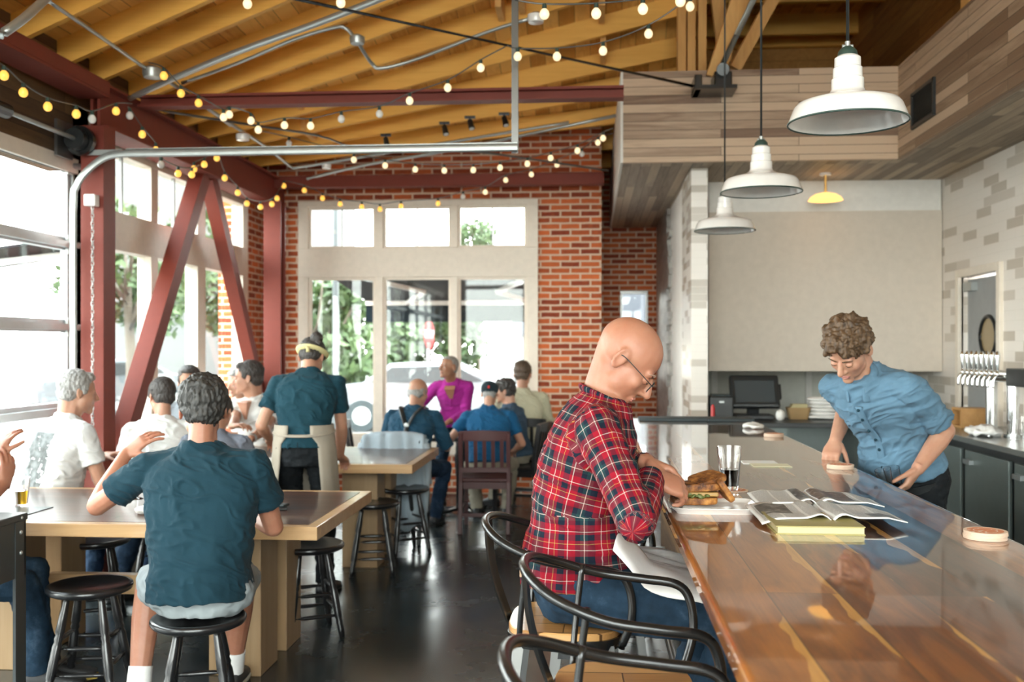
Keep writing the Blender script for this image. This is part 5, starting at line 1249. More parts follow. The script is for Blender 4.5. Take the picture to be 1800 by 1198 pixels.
# ------------------------------------------------------------------ string lights
BE = NT('bulb_warm').set(col=(0.95, 0.78, 0.45), em=(1.0, 0.80, 0.48), ems=0.5, rough=0.25)
BE2 = NT('bulb_amber').set(col=(0.9, 0.55, 0.12), em=(1.0, 0.5, 0.08), ems=0.5, rough=0.25)
BW = NT('bulb_unlit').set(col=(0.82, 0.81, 0.78), rough=0.25)
def bulb0(mat):
    m = MB(); m.lathe([(0, -0.036), (0.010, -0.0345), (0.019, -0.028), (0.0245, -0.017), (0.0255, -0.006), (0.022, 0.006), (0.014, 0.015), (0.011, 0.02), (0, 0.02)], n=16); return m.mesh('globe', mat)
GM = {'w': bulb0(BE), 'a': bulb0(BE2), 'o': bulb0(BW)}
sk = MB().cyl((0, 0, 0.018), (0, 0, 0.045), 0.013, 0.011, n=10).mesh('socket', M['rim'])
for k_ in GM: GM[k_].polygons.foreach_set('use_smooth', [True] * len(GM[k_].polygons))
def strand(name, bulbs, where, extra0=None, extra1=None):
    """bulbs: (u, v, depth, kind)"""
    P = []; n = len(bulbs)
    for k, (u, v, d, kd) in enumerate(bulbs):
        p = C(u, v, d); q = p + Vector((0, 0, 0.045)); P.append(q)
        word = {'a': 'amber glowing', 'w': 'warm lit', 'o': 'unlit white'}[kd]
        if n > 1:
            pos = 'first' if k == 0 else 'last' if k == n - 1 else ORD[k]
        t = thing('string_light_bulb', '%s bulb, %s from left on %s' % (word, pos, where), 'light bulb', p, 0, 'bulbs on the ' + where)
        g_ = bpy.data.objects.new('globe', GM[kd]); put(g_, t); s_ = bpy.data.objects.new('socket', sk); put(s_, t)
    if extra0: P = [C(*extra0)] + P
    if extra1: P = P + [C(*extra1)]
    m = MB(); m.tube(P, 0.0045, 6, sub=5); m.solo('light_cord', M['gunmetal'], 'dark cord of the ' + where, 'cord', smooth=True)
ORD = ['', 'second', 'third', 'fourth', 'fifth', 'sixth', 'seventh', 'eighth', 'ninth', 'tenth', 'eleventh', 'twelfth', 'thirteenth', 'fourteenth', 'fifteenth', 'sixteenth', 'seventeenth', 'eighteenth', 'nineteenth', 'twentieth', 'twenty-first', 'twenty-second']
def dl(u, x=-3.2): return x * FPX / (u - 1038) * 1.0
strand('A', [(7, 130, 5.5, 'a'), (41, 160, 5.7, 'a'), (84, 185, 5.9, 'a'), (134, 198, 6.2, 'a'), (162, 207, 6.4, 'o'), (204, 193, 6.7, 'a')], 'light string along the left wall', (-40, 90, 5.3), (232, 182, 6.95))
strand('B', [(228, 201, 7.0, 'o'), (250, 234, 7.1, 'a'), (274, 262, 7.3, 'a'), (283, 287, 7.35, 'o'), (313, 303, 7.6, 'a'), (337, 305, 7.8, 'a')], 'light string dropping past the column', (225, 190, 6.95), (350, 290, 8.0))
strand('C', [(341, 295, 8.0, 'a'), (359, 287, 8.1, 'a'), (381, 276, 8.3, 'a'), (395, 311, 8.6, 'a'), (418, 337, 8.9, 'a'), (434, 356, 9.2, 'a'), (458, 362, 9.5, 'a'), (478, 357, 9.8, 'a'), (487, 347, 10.0, 'a')], 'light string above the diagonal braces', None, (497, 322, 10.3))
strand('D', [(499, 325, 10.3, 'a'), (535, 333, 10.3, 'a'), (567, 347, 10.3, 'a'), (598, 357, 10.3, 'a'), (636, 362, 10.3, 'a'), (668, 366, 10.3, 'a'), (705, 361, 10.3, 'a'), (770, 356, 10.3, 'a'), (814, 344, 10.3, 'o'), (853, 336, 10.3, 'w'), (889, 315, 10.3, 'w'), (934, 305, 10.2, 'w'), (979, 288, 10.1, 'w'), (1023, 269, 9.8, 'o'), (1051, 249, 9.5, 'w')], 'light string over the far window', None, (1075, 235, 9.4))
strand('E', [(508, 250, 8.6, 'o'), (622, 279, 8.9, 'w'), (677, 289, 9.0, 'w'), (730, 296, 9.1, 'w'), (781, 298, 9.1, 'w'), (832, 297, 9.1, 'w'), (879, 293, 9.1, 'w'), (927, 286, 9.1, 'w'), (968, 276, 9.0, 'w'), (1015, 263, 8.9, 'w'), (1060, 241, 8.8, 'w')], 'middle light string below the rafters', (450, 228, 8.2), (1078, 225, 8.7))
strand('F', [(288, 131, 6.6, 'a'), (318, 162, 6.8, 'a'), (349, 179, 6.9, 'a'), (393, 204, 7.0, 'w'), (403, 199, 7.05, 'w'), (441, 210, 7.1, 'w'), (454, 226, 7.2, 'w'), (500, 218, 7.2, 'w'), (546, 219, 7.2, 'w'), (600, 207, 7.1, 'o'), (667, 198, 7.0, 'o'), (720, 175, 6.9, 'w'), (787, 152, 6.8, 'w'), (845, 117, 6.6, 'w')], 'light string past the slim red beam', (262, 110, 6.5), (888, 82, 6.4))
strand('G', [(910, 97, 6.3, 'w'), (979, 97, 6.2, 'w'), (1060, 87, 6.1, 'w'), (1140, 57, 6.0, 'w'), (1213, 9, 5.9, 'w')], 'light string between tie rod and truss', (892, 80, 6.35), (1245, -25, 5.8))
strand('H', [(957, 22, 5.2, 'w'), (1048, 21, 5.1, 'w'), (1130, 13, 5.0, 'w'), (1196, -1, 4.9, 'w')], 'light string right of the steel hanger', (905, 0, 5.2), (1240, -25, 4.8))
strand('I', [(435, 4, 5.6, 'w'), (599, 2, 5.4, 'w')], 'light string at the top edge', (330, -20, 5.7), (700, -30, 5.3))
# ------------------------------------------------------------------ people
def V(*a): return Vector(a)
def ik(a, b, l1, l2, hint):
    d = b - a; L = d.length; dn = d.normalized()
    if L > (l1 + l2) * 0.995: L = (l1 + l2) * 0.995; b = a + dn * L
    x = (l1 * l1 - l2 * l2 + L * L) / (2 * L); h = math.sqrt(max(0, l1 * l1 - x * x))
    hv = hint - a; hv = hv - dn * hv.dot(dn); hv.normalize()
    return a + dn * x + hv * h, b
SK = {'fair': skin('skin_fair', (0.47, 0.26, 0.175)), 'ruddy': skin('skin_ruddy', (0.40, 0.19, 0.12)), 'tan': skin('skin_tan', (0.33, 0.17, 0.10))}
LIP = {k: flat('lips_' + k, c, 0.45) for k, c in (('fair', (0.48, 0.2, 0.17)), ('ruddy', (0.42, 0.17, 0.13)), ('tan', (0.36, 0.15, 0.11)))}
EYE_W = flat('eye_white', (0.75, 0.73, 0.7), 0.2); EYE_D = flat('eye_iris', (0.04, 0.03, 0.025), 0.15)

def hand(m, wrist, d, n, right, k=1.0, curl=30, spread=0.5, thumb=35, fr=1.0):
    """palm towards n, fingers along d; five separate fingers"""
    d = Vector(d).normalized(); n = Vector(n); n = (n - d * n.dot(d)).normalized(); t = d.cross(n) if right else n.cross(d)
    wrist = Vector(wrist)
    W, L = 0.040 * k, 0.088 * k
    m.loft([(wrist - d * 0.02 * k, t, n, 0.026 * k, 0.020 * k), (wrist + d * 0.015 * k, t, n, 0.029 * k, 0.018 * k), (wrist + d * L * 0.5 + n * 0.004, t, n, W, 0.016 * k), (wrist + d * L * 0.9 + n * 0.006, t, n, W * 1.02, 0.0135 * k), (wrist + d * L * 1.04 + n * 0.008, t, n, W * 0.9, 0.009 * k)], 16, 2.6)
    for i, (off, ln, sp_) in enumerate(((0.030, 0.072, 0.14), (0.010, 0.080, 0.03), (-0.010, 0.075, -0.07), (-0.029, 0.060, -0.18))):
        p = wrist + d * (L * (0.96 if i in (1, 2) else 0.90)) + t * off * k + n * 0.006 * k; dd = (d + t * sp_ * spread).normalized(); a = 0
        cl = curl * (1 + 0.12 * i); r = (0.0088, 0.0090, 0.0085, 0.0075)[i] * k * fr
        for j, f in enumerate((0.45, 0.30, 0.25)):
            a += math.radians(cl * (0.8 if j == 0 else 1.0)); e = dd * math.cos(a) + n * math.sin(a); q = p + e * ln * f * k
            m.caps(p, q, r * (1 - 0.06 * j), r * (0.94 - 0.08 * j), 10); p = q
    p = wrist + d * 0.018 * k + t * 0.026 * k + n * 0.006 * k; a = math.radians(thumb)
    e = (d * math.cos(a) + t * math.sin(a) + n * 0.35).normalized(); q = p + e * 0.045 * k; m.caps(p, q, 0.0145 * k, 0.0105 * k * fr, 10)
    e2 = (e + d * 0.35 + n * 0.3).normalized(); q2 = q + e2 * 0.030 * k; m.caps(q, q2, 0.0105 * k * fr, 0.0095 * k * fr, 10)
    e3 = (e2 + d * 0.25).normalized(); m.caps(q2, q2 + e3 * 0.024 * k, 0.0095 * k * fr, 0.0078 * k * fr, 10)

def head_shapes(m, c, R, k, f=1.0):
    """c: point between the ears at eye height; R: head rotation (face +Y)"""
    def T(p): return c + R @ (Vector(p) * k)
    def e(p, r, rot=None): m.ell(T(p), [q * k for q in r], R @ rot if rot is not None else R, 20, 14)
    e((0, -0.012, 0.040), (0.077, 0.098, 0.084)); e((0, 0.028, -0.02), (0.064, 0.066, 0.078)); e((0, 0.030, -0.068), (0.053, 0.052, 0.040)); e((0, 0.076, -0.096), (0.024, 0.019, 0.018))
    m.caps(T((0, 0.088, 0.018)), T((0, 0.113, -0.024)), 0.0085 * k, 0.0135 * k); e((0.012, 0.096, -0.031), (0.009, 0.011, 0.008)); e((-0.012, 0.096, -0.031), (0.009, 0.011, 0.008))
    m.caps(T((-0.036, 0.074, 0.024)), T((0.036, 0.074, 0.024)), 0.0125 * k, 0.0125 * k)
    for s in (-1, 1):
        e((s * 0.038, 0.056, -0.020), (0.024, 0.026, 0.026)); e((s * 0.040, 0.018, -0.056), (0.022, 0.036, 0.030))
        er = [T((s * (0.079 + 0.006 * math.cos(q + 2.6)), -0.013 + 0.016 * math.cos(q), 0.002 + 0.029 * math.sin(q))) for q in (0.5, 1.1, 1.7, 2.3, 2.9, 3.5, 4.1, 4.7)]
        for a_, b_ in zip(er, er[1:]): m.caps(a_, b_, 0.0058 * k, 0.0058 * k, 8)
        e((s * 0.077, -0.010, 0.0), (0.006, 0.016, 0.026)); m.caps(er[-1], T((s * 0.076, -0.004, -0.022)), 0.007 * k, 0.006 * k, 8)
    e((0, 0.084, -0.060), (0.024, 0.014, 0.017)); e((0, 0.074, -0.078), (0.024, 0.016, 0.016))
    return T

def person(label, loc, rz, k=1.0, hip=0.92, lean=0, bend=0, side=0.0, head=(0, 0), headoff=(0, 0, 0), twist=0, W=1.0, hands=(None, None), el=(None, None), feet=(None, None), kn=(None, None),
           hspec=({}, {}), tone='fair', shirt=None, sleeve=0.55, hem=-0.06, collar=0.0, pants=None, pant_to=1.0, shoe=None, hair=None, voxel=0.006, rough_cloth=0.006, group=None, neck_len=1.0, face=True, shirt_extra=None, sock=None, hairstyle='short', shirt_name='shirt', weave=False, belly=1.0, hfr=1.0, legs=True, down=False):
    """local frame: facing +Y, right hand towards +X; targets are in world space (Vectors) or None"""
    t = thing('person', label, 'person', loc, rz, group); F = FR[t.name].inverted()
    def L_(p): return F @ Vector(p) if p is not None else None
    P = V(0, 0, hip); l, u = math.radians(lean), math.radians(lean + bend)
    d1 = V(side * 0.5, math.sin(l), math.cos(l)).normalized(); d2 = V(side, math.sin(u), math.cos(u)).normalized()
    Mid = P + d1 * 0.23 * k; T0 = Mid + d2 * 0.28 * k
    X1 = Matrix.Rotation(math.radians(twist * 0.4), 3, 'Z') @ V(1, 0, 0); X2 = Matrix.Rotation(math.radians(twist), 3, 'Z') @ V(1, 0, 0)
    X2 = (X2 - d2 * X2.dot(d2)).normalized(); Y2 = d2.cross(X2); X1 = (X1 - d1 * X1.dot(d1)).normalized(); Y1 = d1.cross(X1)
    J = dict(P=P, Mid=Mid, T=T0, X2=X2, Y2=Y2, d2=d2, d1=d1, X1=X1, Y1=Y1, F=F, k=k)
    hy, hp = math.radians(head[0]), math.radians(head[1]); R = Matrix.Rotation(hy, 3, 'Z') @ Matrix.Rotation(-hp, 3, 'X')
    if len(head) > 2: R = R @ Matrix.Rotation(math.radians(head[2]), 3, 'Y')
    nb = T0 + d2 * 0.01 * k; hc = T0 + (d2 * 0.6 + V(0, 0, 0.4)).normalized() * 0.115 * k * neck_len + R @ V(0, 0.03 * k, 0.03 * k) + Vector(headoff)
    J['hc'] = hc; J['R'] = R
    # arms
    arms = []
    for i, s in ((0, -1), (1, 1)):          # 0 left, 1 right
        sh = T0 - d2 * 0.080 * k + X2 * s * 0.170 * k * W; tgt = L_(hands[i])
        if tgt is None: tgt = sh + V(s * 0.06, 0.05, -0.5 * k)
        e_h = L_(el[i]); e_h = sh + V(s * 0.3, -0.3, -0.3) if e_h is None else e_h
        elb, wr = ik(sh, tgt, 0.295 * k, 0.26 * k, e_h); arms.append((sh, elb, wr, s))
    J['arms'] = arms
    lg = []
    for i, s in ((0, -1), (1, 1)):
        h_ = P + X1 * s * 0.098 * k - d1 * 0.03 * k; ft = L_(feet[i]); ft = V(s * 0.11, 0.02, 0.09) if ft is None else ft
        kh = L_(kn[i]); kh = h_ + V(0, 0.6, -0.1) if kh is None else kh
        kne, an = ik(h_, ft, 0.44 * k, 0.43 * k, kh); lg.append((h_, kne, an, s))
    J['legs'] = lg
    # skin: one continuous surface
    m = MB()
    def tor(sc, zt=0.0, top=True):
        w_ = sc * k
        rr = [(P - d1 * 0.10 * k, X1, Y1, 0.13 * w_, 0.105 * w_), (P - d1 * 0.04 * k, X1, Y1, 0.165 * w_, 0.125 * w_), (P + d1 * 0.05 * k, X1, Y1, 0.160 * w_, 0.122 * w_ * belly), (P + d1 * 0.15 * k, X1, Y1, 0.145 * w_ * (W + belly) / 2, 0.115 * w_ * belly),
              (Mid + d2 * 0.03 * k, X2, Y2, 0.158 * w_ * W, 0.118 * w_ * (1 + belly) / 2), (Mid + d2 * 0.11 * k, X2, Y2, 0.172 * w_ * W, 0.124 * w_), (T0 - d2 * 0.10 * k, X2, Y2, 0.166 * w_ * W, 0.112 * w_), (T0 - d2 * 0.055 * k, X2, Y2, 0.132 * w_ * W, 0.095 * w_), (T0 - d2 * 0.02 * k, X2, Y2, 0.090 * w_, 0.078 * w_), (T0 + d2 * 0.015 * k, X2, Y2, 0.063 * w_, 0.062 * w_)]
        return rr
    m.loft(tor(0.92), 24, 2.3)
    for sh, elb, wr, s in arms:
        m.caps(sh, elb, 0.047 * k, 0.039 * k); m.caps(elb, elb + (wr - elb) * 0.3, 0.040 * k, 0.042 * k); m.caps(elb + (wr - elb) * 0.3, wr, 0.042 * k, 0.0265 * k)
    for i, (sh, elb, wr, s) in enumerate(arms):
        hs = dict(hspec[i]); dr = hs.pop('d', None); nn = hs.pop('n', None)
        dr = (F.to_3x3() @ Vector(dr)) if dr is not None else (wr - elb); nn = (F.to_3x3() @ Vector(nn)) if nn is not None else V(0, 0, -1)
        if abs(dr.normalized().dot(nn.normalized())) > 0.95: nn = V(-s, 0.1, 0)
        hand(m, wr, dr, nn, s > 0, k * 1.02, fr=hfr, **hs)
    if legs:
        for h_, kne, an, s in lg:
            m.caps(h_, kne, 0.080 * k, 0.056 * k); m.caps(kne, kne + (an - kne) * 0.35, 0.054 * k, 0.056 * k); m.caps(kne + (an - kne) * 0.35, an, 0.056 * k, 0.036 * k)
            if not shoe: m.caps(an, an + V(0, 0.12 * k, -0.05), 0.035 * k, 0.03 * k)
    m.caps(T0 - d2 * 0.03 * k, hc + R @ V(0, -0.02 * k, -0.035 * k), 0.056 * k, 0.053 * k); m.caps(T0 - d2 * 0.02 * k, hc + R @ V(0, 0.01 * k, -0.065 * k), 0.048 * k, 0.048 * k)
    m.caps(T0 - Y2 * 0.022 * k - d2 * 0.01 * k, hc + R @ V(0, -0.058 * k, 0.012 * k), 0.046 * k, 0.043 * k)
    TH_ = head_shapes(m, hc, R, k)
    fuse(m, 'body', SK[tone], t, voxel, 3, soft=(hc, 0.15 * k, 7))
    if face:
        for s in (-1, 1):
            if down:
                MB().ell(TH_((s * 0.031, 0.0768, 0.003)), (0.0150 * k, 0.0138 * k, 0.0125 * k), R, 16, 12).build('eyelid', SK[tone], t, smooth=True)
                m = MB(); m.tube([TH_((s * 0.031 + 0.012 * q, 0.0905 - 0.004 * q * q, -0.001 + 0.003 * q * q)) for q in (-1, -0.5, 0, 0.5, 1)], 0.0013 * k, 6); m.build('eyelash', EYE_D, t, smooth=True); continue
            o = MB().ell(TH_((s * 0.031, 0.0765, 0.004)), 0.0125 * k, R, 16, 12).build('eye', EYE_W, t, smooth=True)
            MB().ell(TH_((s * 0.031, 0.0868, 0.003)), (0.0058 * k, 0.0035 * k, 0.0058 * k), R, 14, 8).build('iris', EYE_D, o, smooth=True)
            lid = MB(); lid.ell(TH_((s * 0.031, 0.0765, 0.0025 if down else 0.0065)), (0.0145 * k, 0.0139 * k, 0.0128 * k if down else 0.0118 * k), R, 16, 12); lid.build('eyelid', SK[tone], t, smooth=True)
        m = MB(); m.tube([TH_((-0.022, 0.089, -0.060)), TH_((-0.008, 0.0945, -0.0565)), TH_((0.008, 0.0945, -0.0565)), TH_((0.022, 0.089, -0.060))], 0.0040 * k, 8, sub=3); m.tube([TH_((-0.018, 0.089, -0.064)), TH_((0, 0.0942, -0.067)), TH_((0.018, 0.089, -0.064))], 0.0045 * k, 8, sub=4); m.build('mouth', LIP[tone], t, smooth=True)
        if hair:
            for s in (-1, 1):
                m = MB(); m.tube([TH_((s * 0.014, 0.090, 0.024)), TH_((s * 0.032, 0.089, 0.031)), TH_((s * 0.052, 0.076, 0.025))], lambda q: 0.0045 * k * (1.1 - q * 0.6), 8, sub=3, flat=0.6); m.build('eyebrow', hair, t, smooth=True)
    # hair
    if hair and hairstyle != 'none':
        m = MB()
        def e(p, r): m.ell(TH_(p), [q * k for q in r], R, 22, 16)
        if hairstyle in ('short', 'full'):
            g = 0.004 if hairstyle == 'short' else 0.012
            e((0, -0.026, 0.052), (0.082 + g, 0.096 + g, 0.084 + g)); e((0, -0.058, 0.0), (0.068 + g * .6, 0.054 + g, 0.066)); e((0, 0.036, 0.098), (0.056, 0.044, 0.026 + g * .6))
            for s in (-1, 1): e((s * 0.072, 0.008, 0.032), (0.010 + g * .5, 0.024, 0.036))
        elif hairstyle == 'curly':
            e((0, -0.02, 0.062), (0.094, 0.104, 0.086)); e((0, -0.06, 0.005), (0.078, 0.058, 0.062)); e((0, 0.048, 0.092), (0.070, 0.052, 0.040)); e((0.03, 0.07, 0.075), (0.034, 0.026, 0.026)); e((-0.035, 0.066, 0.08), (0.034, 0.026, 0.028))
            for s in (-1, 1): e((s * 0.076, 0.006, 0.04), (0.018, 0.034, 0.038))
        elif hairstyle == 'fringe_bald':        # grey fringe round a bald crown
            e((0, -0.048, -0.012), (0.076, 0.058, 0.056))
            for s in (-1, 1): e((s * 0.066, -0.02, 0.01), (0.017, 0.042, 0.036))
        elif hairstyle == 'cropped':
            e((0, -0.022, 0.046), (0.080, 0.093, 0.084)); e((0, -0.054, 0.0), (0.066, 0.050, 0.058)); e((0, 0.034, 0.096), (0.052, 0.038, 0.022))
        amp, fq = {'short': (0.004, 120), 'full': (0.0065, 80), 'curly': (0.014, 46), 'fringe_bald': (0.0015, 150), 'cropped': (0.0025, 140)}[hairstyle]
        def dh(co): 
            q = co * np.array([1, 1, 0.45 if hairstyle != 'curly' else 1.0]) * fq
            return amp * (vnoise(q, 3) + 0.6 * vnoise(q * 2.1, 5))
        fuse(m, 'hair', hair, t, 0.004 if voxel <= 0.006 else 0.005, 1, dh)
    # trousers or shorts
    if pants and legs:
        m = MB(); m.loft([(P - d1 * 0.115 * k, X1, Y1, 0.135 * k, 0.11 * k), (P - d1 * 0.04 * k, X1, Y1, 0.176 * k, 0.134 * k), (P + d1 * 0.02 * k, X1, Y1, 0.168 * k, 0.130 * k * belly), (P + d1 * 0.045 * k, X1, Y1, 0.155 * k, 0.120 * k * belly)], 24, 2.4)
        for h_, kne, an, s in lg:
            if pant_to < 0.6:
                e = h_ + (kne - h_) * (pant_to * 1.6); m.caps(h_, h_ + (kne - h_) * 0.3, 0.100 * k, 0.096 * k); m.cyl(h_ + (kne - h_) * 0.2, e, 0.098 * k, 0.088 * k, n=20)
            else:
                m.caps(h_, kne, 0.097 * k, 0.070 * k); m.caps(kne, kne + (an - kne) * 0.4, 0.070 * k, 0.064 * k); m.cyl(kne + (an - kne) * 0.3, an + (an - kne).normalized() * 0.015, 0.064 * k, 0.056 * k, n=18)
        def dp(co): return rough_cloth * (0.8 * vnoise(co * np.array([14, 14, 30]), 8) + 0.5 * vnoise(co * np.array([40, 40, 55]), 9))
        fuse(m, 'shorts' if pant_to < 0.6 else 'trousers', pants, t, max(voxel, 0.006), 2, dp)
    # shirt
    if shirt:
        m = MB(); rr = tor(1.07); 
        hz = P + d1 * (hem * k); rr[0] = (hz, X1, Y1, 0.186 * k, 0.150 * k * belly); rr[1] = (P + d1 * (hem * 0.5 + 0.0) * k, X1, Y1, 0.188 * k, 0.150 * k * belly); rr[2] = (P + d1 * 0.05 * k, X1, Y1, 0.180 * k, 0.145 * k * belly)
        if hem > 0.03: rr = [(hz, X1, Y1, 0.168 * k, 0.134 * k * belly)] + rr[3:]
        rr[-1] = (T0 + d2 * (0.018 + collar) * k, X2, Y2, 0.068 * k, 0.066 * k)
        m.loft(rr, 28, 2.3)
        cuffs = []
        for sh, elb, wr, s in arms:
            m.caps(T0 - d2 * 0.062 * k + X2 * s * 0.06 * k * W, sh, 0.060 * k, 0.060 * k)
            if sleeve <= 1.0:
                e = sh + (elb - sh) * sleeve; m.cyl(sh, e, 0.061 * k, 0.065 * k, n=22); m.caps(sh, sh + (elb - sh) * 0.15, 0.062 * k, 0.062 * k)
            else:
                e = elb + (wr - elb) * (sleeve - 1.0); m.caps(sh, elb, 0.063 * k, 0.052 * k); m.cyl(elb, e, 0.053 * k, 0.040 * k, n=20)
        if shirt_extra: shirt_extra(m, J)
        tors = T0 - P
        def ds(co):
            q = co / k * 1.15
            a = vnoise(q @ np.array([[9, 0, 3], [0, 9, 2], [2, 1, 15.0]]), 11) ; b = vnoise(q @ np.array([[20, 0, 9], [0, 20, 6], [12, 3, 34.0]]) + a[:, None] * 1.3, 12)
            r1 = 1 - np.abs(a) * 2.2; r2 = 1 - np.abs(b) * 2.4
            return rough_cloth * np.maximum(0.9 * r1 + 0.6 * r2 - 0.35, -0.35)
        ex = (lambda me: weave_attr(me, J, sleeve)) if weave else None
        fuse(m, shirt_name, shirt, t, max(voxel, 0.005), 3, ds, extra=ex)
    # shoes and socks
    if shoe and legs:
        for h_, kne, an, s in lg:
            fd = V(an.x - h_.x, an.y - h_.y, 0); fd = (V(s * 0.25, 1, 0) if fd.length < 0.15 else (fd.normalized() * 0.5 + V(0, 1, 0))).normalized(); sd = fd.cross(V(0, 0, 1))
            b = V(an.x, an.y, 0) - fd * 0.055 * k; z0 = an.z - 0.085
            m = MB(); m.loft([(b - fd * 0.01 + V(0, 0, z0 + 0.035), sd, V(0, 0, 1), 0.03 * k, 0.033), (b + fd * 0.03 + V(0, 0, z0 + 0.05), sd, V(0, 0, 1), 0.038 * k, 0.048), (b + fd * 0.09 * k + V(0, 0, z0 + 0.048), sd, V(0, 0, 1), 0.040 * k, 0.046), (b + fd * 0.15 * k + V(0, 0, z0 + 0.036), sd, V(0, 0, 1), 0.044 * k, 0.034), (b + fd * 0.215 * k + V(0, 0, z0 + 0.028), sd, V(0, 0, 1), 0.044 * k, 0.026), (b + fd * 0.255 * k + V(0, 0, z0 + 0.022), sd, V(0, 0, 1), 0.028 * k, 0.019)], 18, 2.6)
            sh_ = m.build('shoe', shoe[0], t, smooth=True)
            m = MB(); m.loft([(b + fd * q * k + V(0, 0, z0 + 0.008), sd, V(0, 0, 1), w_ * k, 0.009) for q, w_ in ((-0.018, 0.03), (0.0, 0.04), (0.09, 0.042), (0.16, 0.048), (0.22, 0.047), (0.262, 0.030))], 18, 4); m.build('sole', shoe[1], sh_, smooth='auto')
            if sock: m = MB(); m.cyl(an - (an - kne).normalized() * 0.10, an, 0.046 * k, 0.048 * k, n=20); m.build('sock', sock, t, smooth='auto')
    return t, J, TH_

def weave_attr(me, J, sleeve):
    n = len(me.vertices); co = np.empty(n * 3, np.float32); me.vertices.foreach_get('co', co); co = co.reshape(-1, 3).astype(float)
    out = np.zeros((n, 3)); best = np.full(n, 9.0)
    def seg(a, b, ra, rb, off, ax, ay, roff):
        nonlocal best
        a = np.array(a); b = np.array(b); d = b - a; L = np.linalg.norm(d); d /= L; q = co - a; s = np.clip(q @ d, 0, L); pr = q - np.outer(s, d); dist = np.linalg.norm(pr, axis=1) / (ra + (rb - ra) * s / L)
        ax = np.array(ax); ax = ax - d * (ax @ d); ax /= np.linalg.norm(ax); ay = np.cross(d, ax); ang = np.arctan2(pr @ ay, pr @ ax)
        k = dist < best; best = np.where(k, dist, best); s2 = q @ d
        out[k, 0] = ang[k] * roff; out[k, 1] = s2[k] + off
    P, Md, T0 = J['P'], J['Mid'], J['T']; kk = J['k']
    seg(P - J['d1'] * 0.12, Md, 0.15, 0.15, 0.0, J['Y1'], J['X1'], 0.15); seg(Md, T0, 0.155, 0.12, (Md - P).length + 0.12, J['Y2'], J['X2'], 0.15)
    for sh, elb, wr, s in J['arms']:
        o = 0.02; seg(sh, elb, 0.068, 0.055, o, J['Y2'], J['X2'], 0.062); seg(elb, wr, 0.055, 0.042, o + (elb - sh).length, J['Y2'], J['X2'], 0.055)
    at = me.attributes.new('weave', 'FLOAT_VECTOR', 'POINT'); at.data.foreach_set('vector', out.astype(np.float32).ravel())

def glasses(t, TH_, R, k, col):
    m = MB()
    for s in (-1, 1):
        m.tube([TH_((s * 0.033 + 0.024 * math.cos(a), 0.104 - 0.06 * abs(0.024 * math.cos(a)), 0.0 + 0.017 * math.sin(a))) for a in [2 * PI * q / 20 for q in range(20)]], 0.0013, 6, closed=True)
    m.tube([TH_((-0.009, 0.104, 0.004)), TH_((0, 0.108, 0.007)), TH_((0.009, 0.104, 0.004))], 0.0013, 6, sub=3)
    for s in (-1, 1): m.tube([TH_((s * 0.057, 0.101, 0.006)), TH_((s * 0.073, 0.085, 0.008)), TH_((s * 0.083, 0.0, 0.012)), TH_((s * 0.082, -0.02, 0.008))], 0.0016, 6, sub=3)
    g = m.build('glasses', col, t, smooth=True)
    for s in (-1, 1):
        m = MB(); m.rings([[TH_((s * 0.033 + 0.0235 * math.cos(a), 0.103 + dy, 0.0165 * math.sin(a))) for a in [2 * PI * q / 20 for q in range(20)]] for dy in (0, 0.001)]); m.build('lens', M['glass'], g)

TEE = cloth('teal_jersey', (0.009, 0.033, 0.048), 0.22, 60, 0.85, 0.35); SNK = (flat('dark_sneaker', (0.04, 0.04, 0.042), 0.6), flat('pale_sole', (0.6, 0.58, 0.52), 0.7)); BOOT = (flat('black_shoe', (0.02, 0.02, 0.022), 0.4), flat('black_sole', (0.012, 0.012, 0.012), 0.6))
JEAN = denim('blue_denim', (0.014, 0.032, 0.056)); JEAN2 = denim('dark_denim', (0.02, 0.04, 0.075)); KHAKI = cloth('khaki_twill', (0.30, 0.27, 0.21)); BLK = denim('black_denim', (0.010, 0.012, 0.014))
GREYH = hairmat('grey_hair', (0.16, 0.155, 0.15), (0.42, 0.41, 0.39)); DARKH = hairmat('dark_hair', (0.018, 0.015, 0.013), (0.06, 0.05, 0.045)); SALT = hairmat('salt_pepper_hair', (0.007, 0.006, 0.0055), (0.055, 0.052, 0.047)); CURL = hairmat('brown_curls', (0.035, 0.018, 0.008), (0.15, 0.085, 0.04)); STUB = hairmat('stubble', (0.35, 0.22, 0.16), (0.5, 0.36, 0.28))
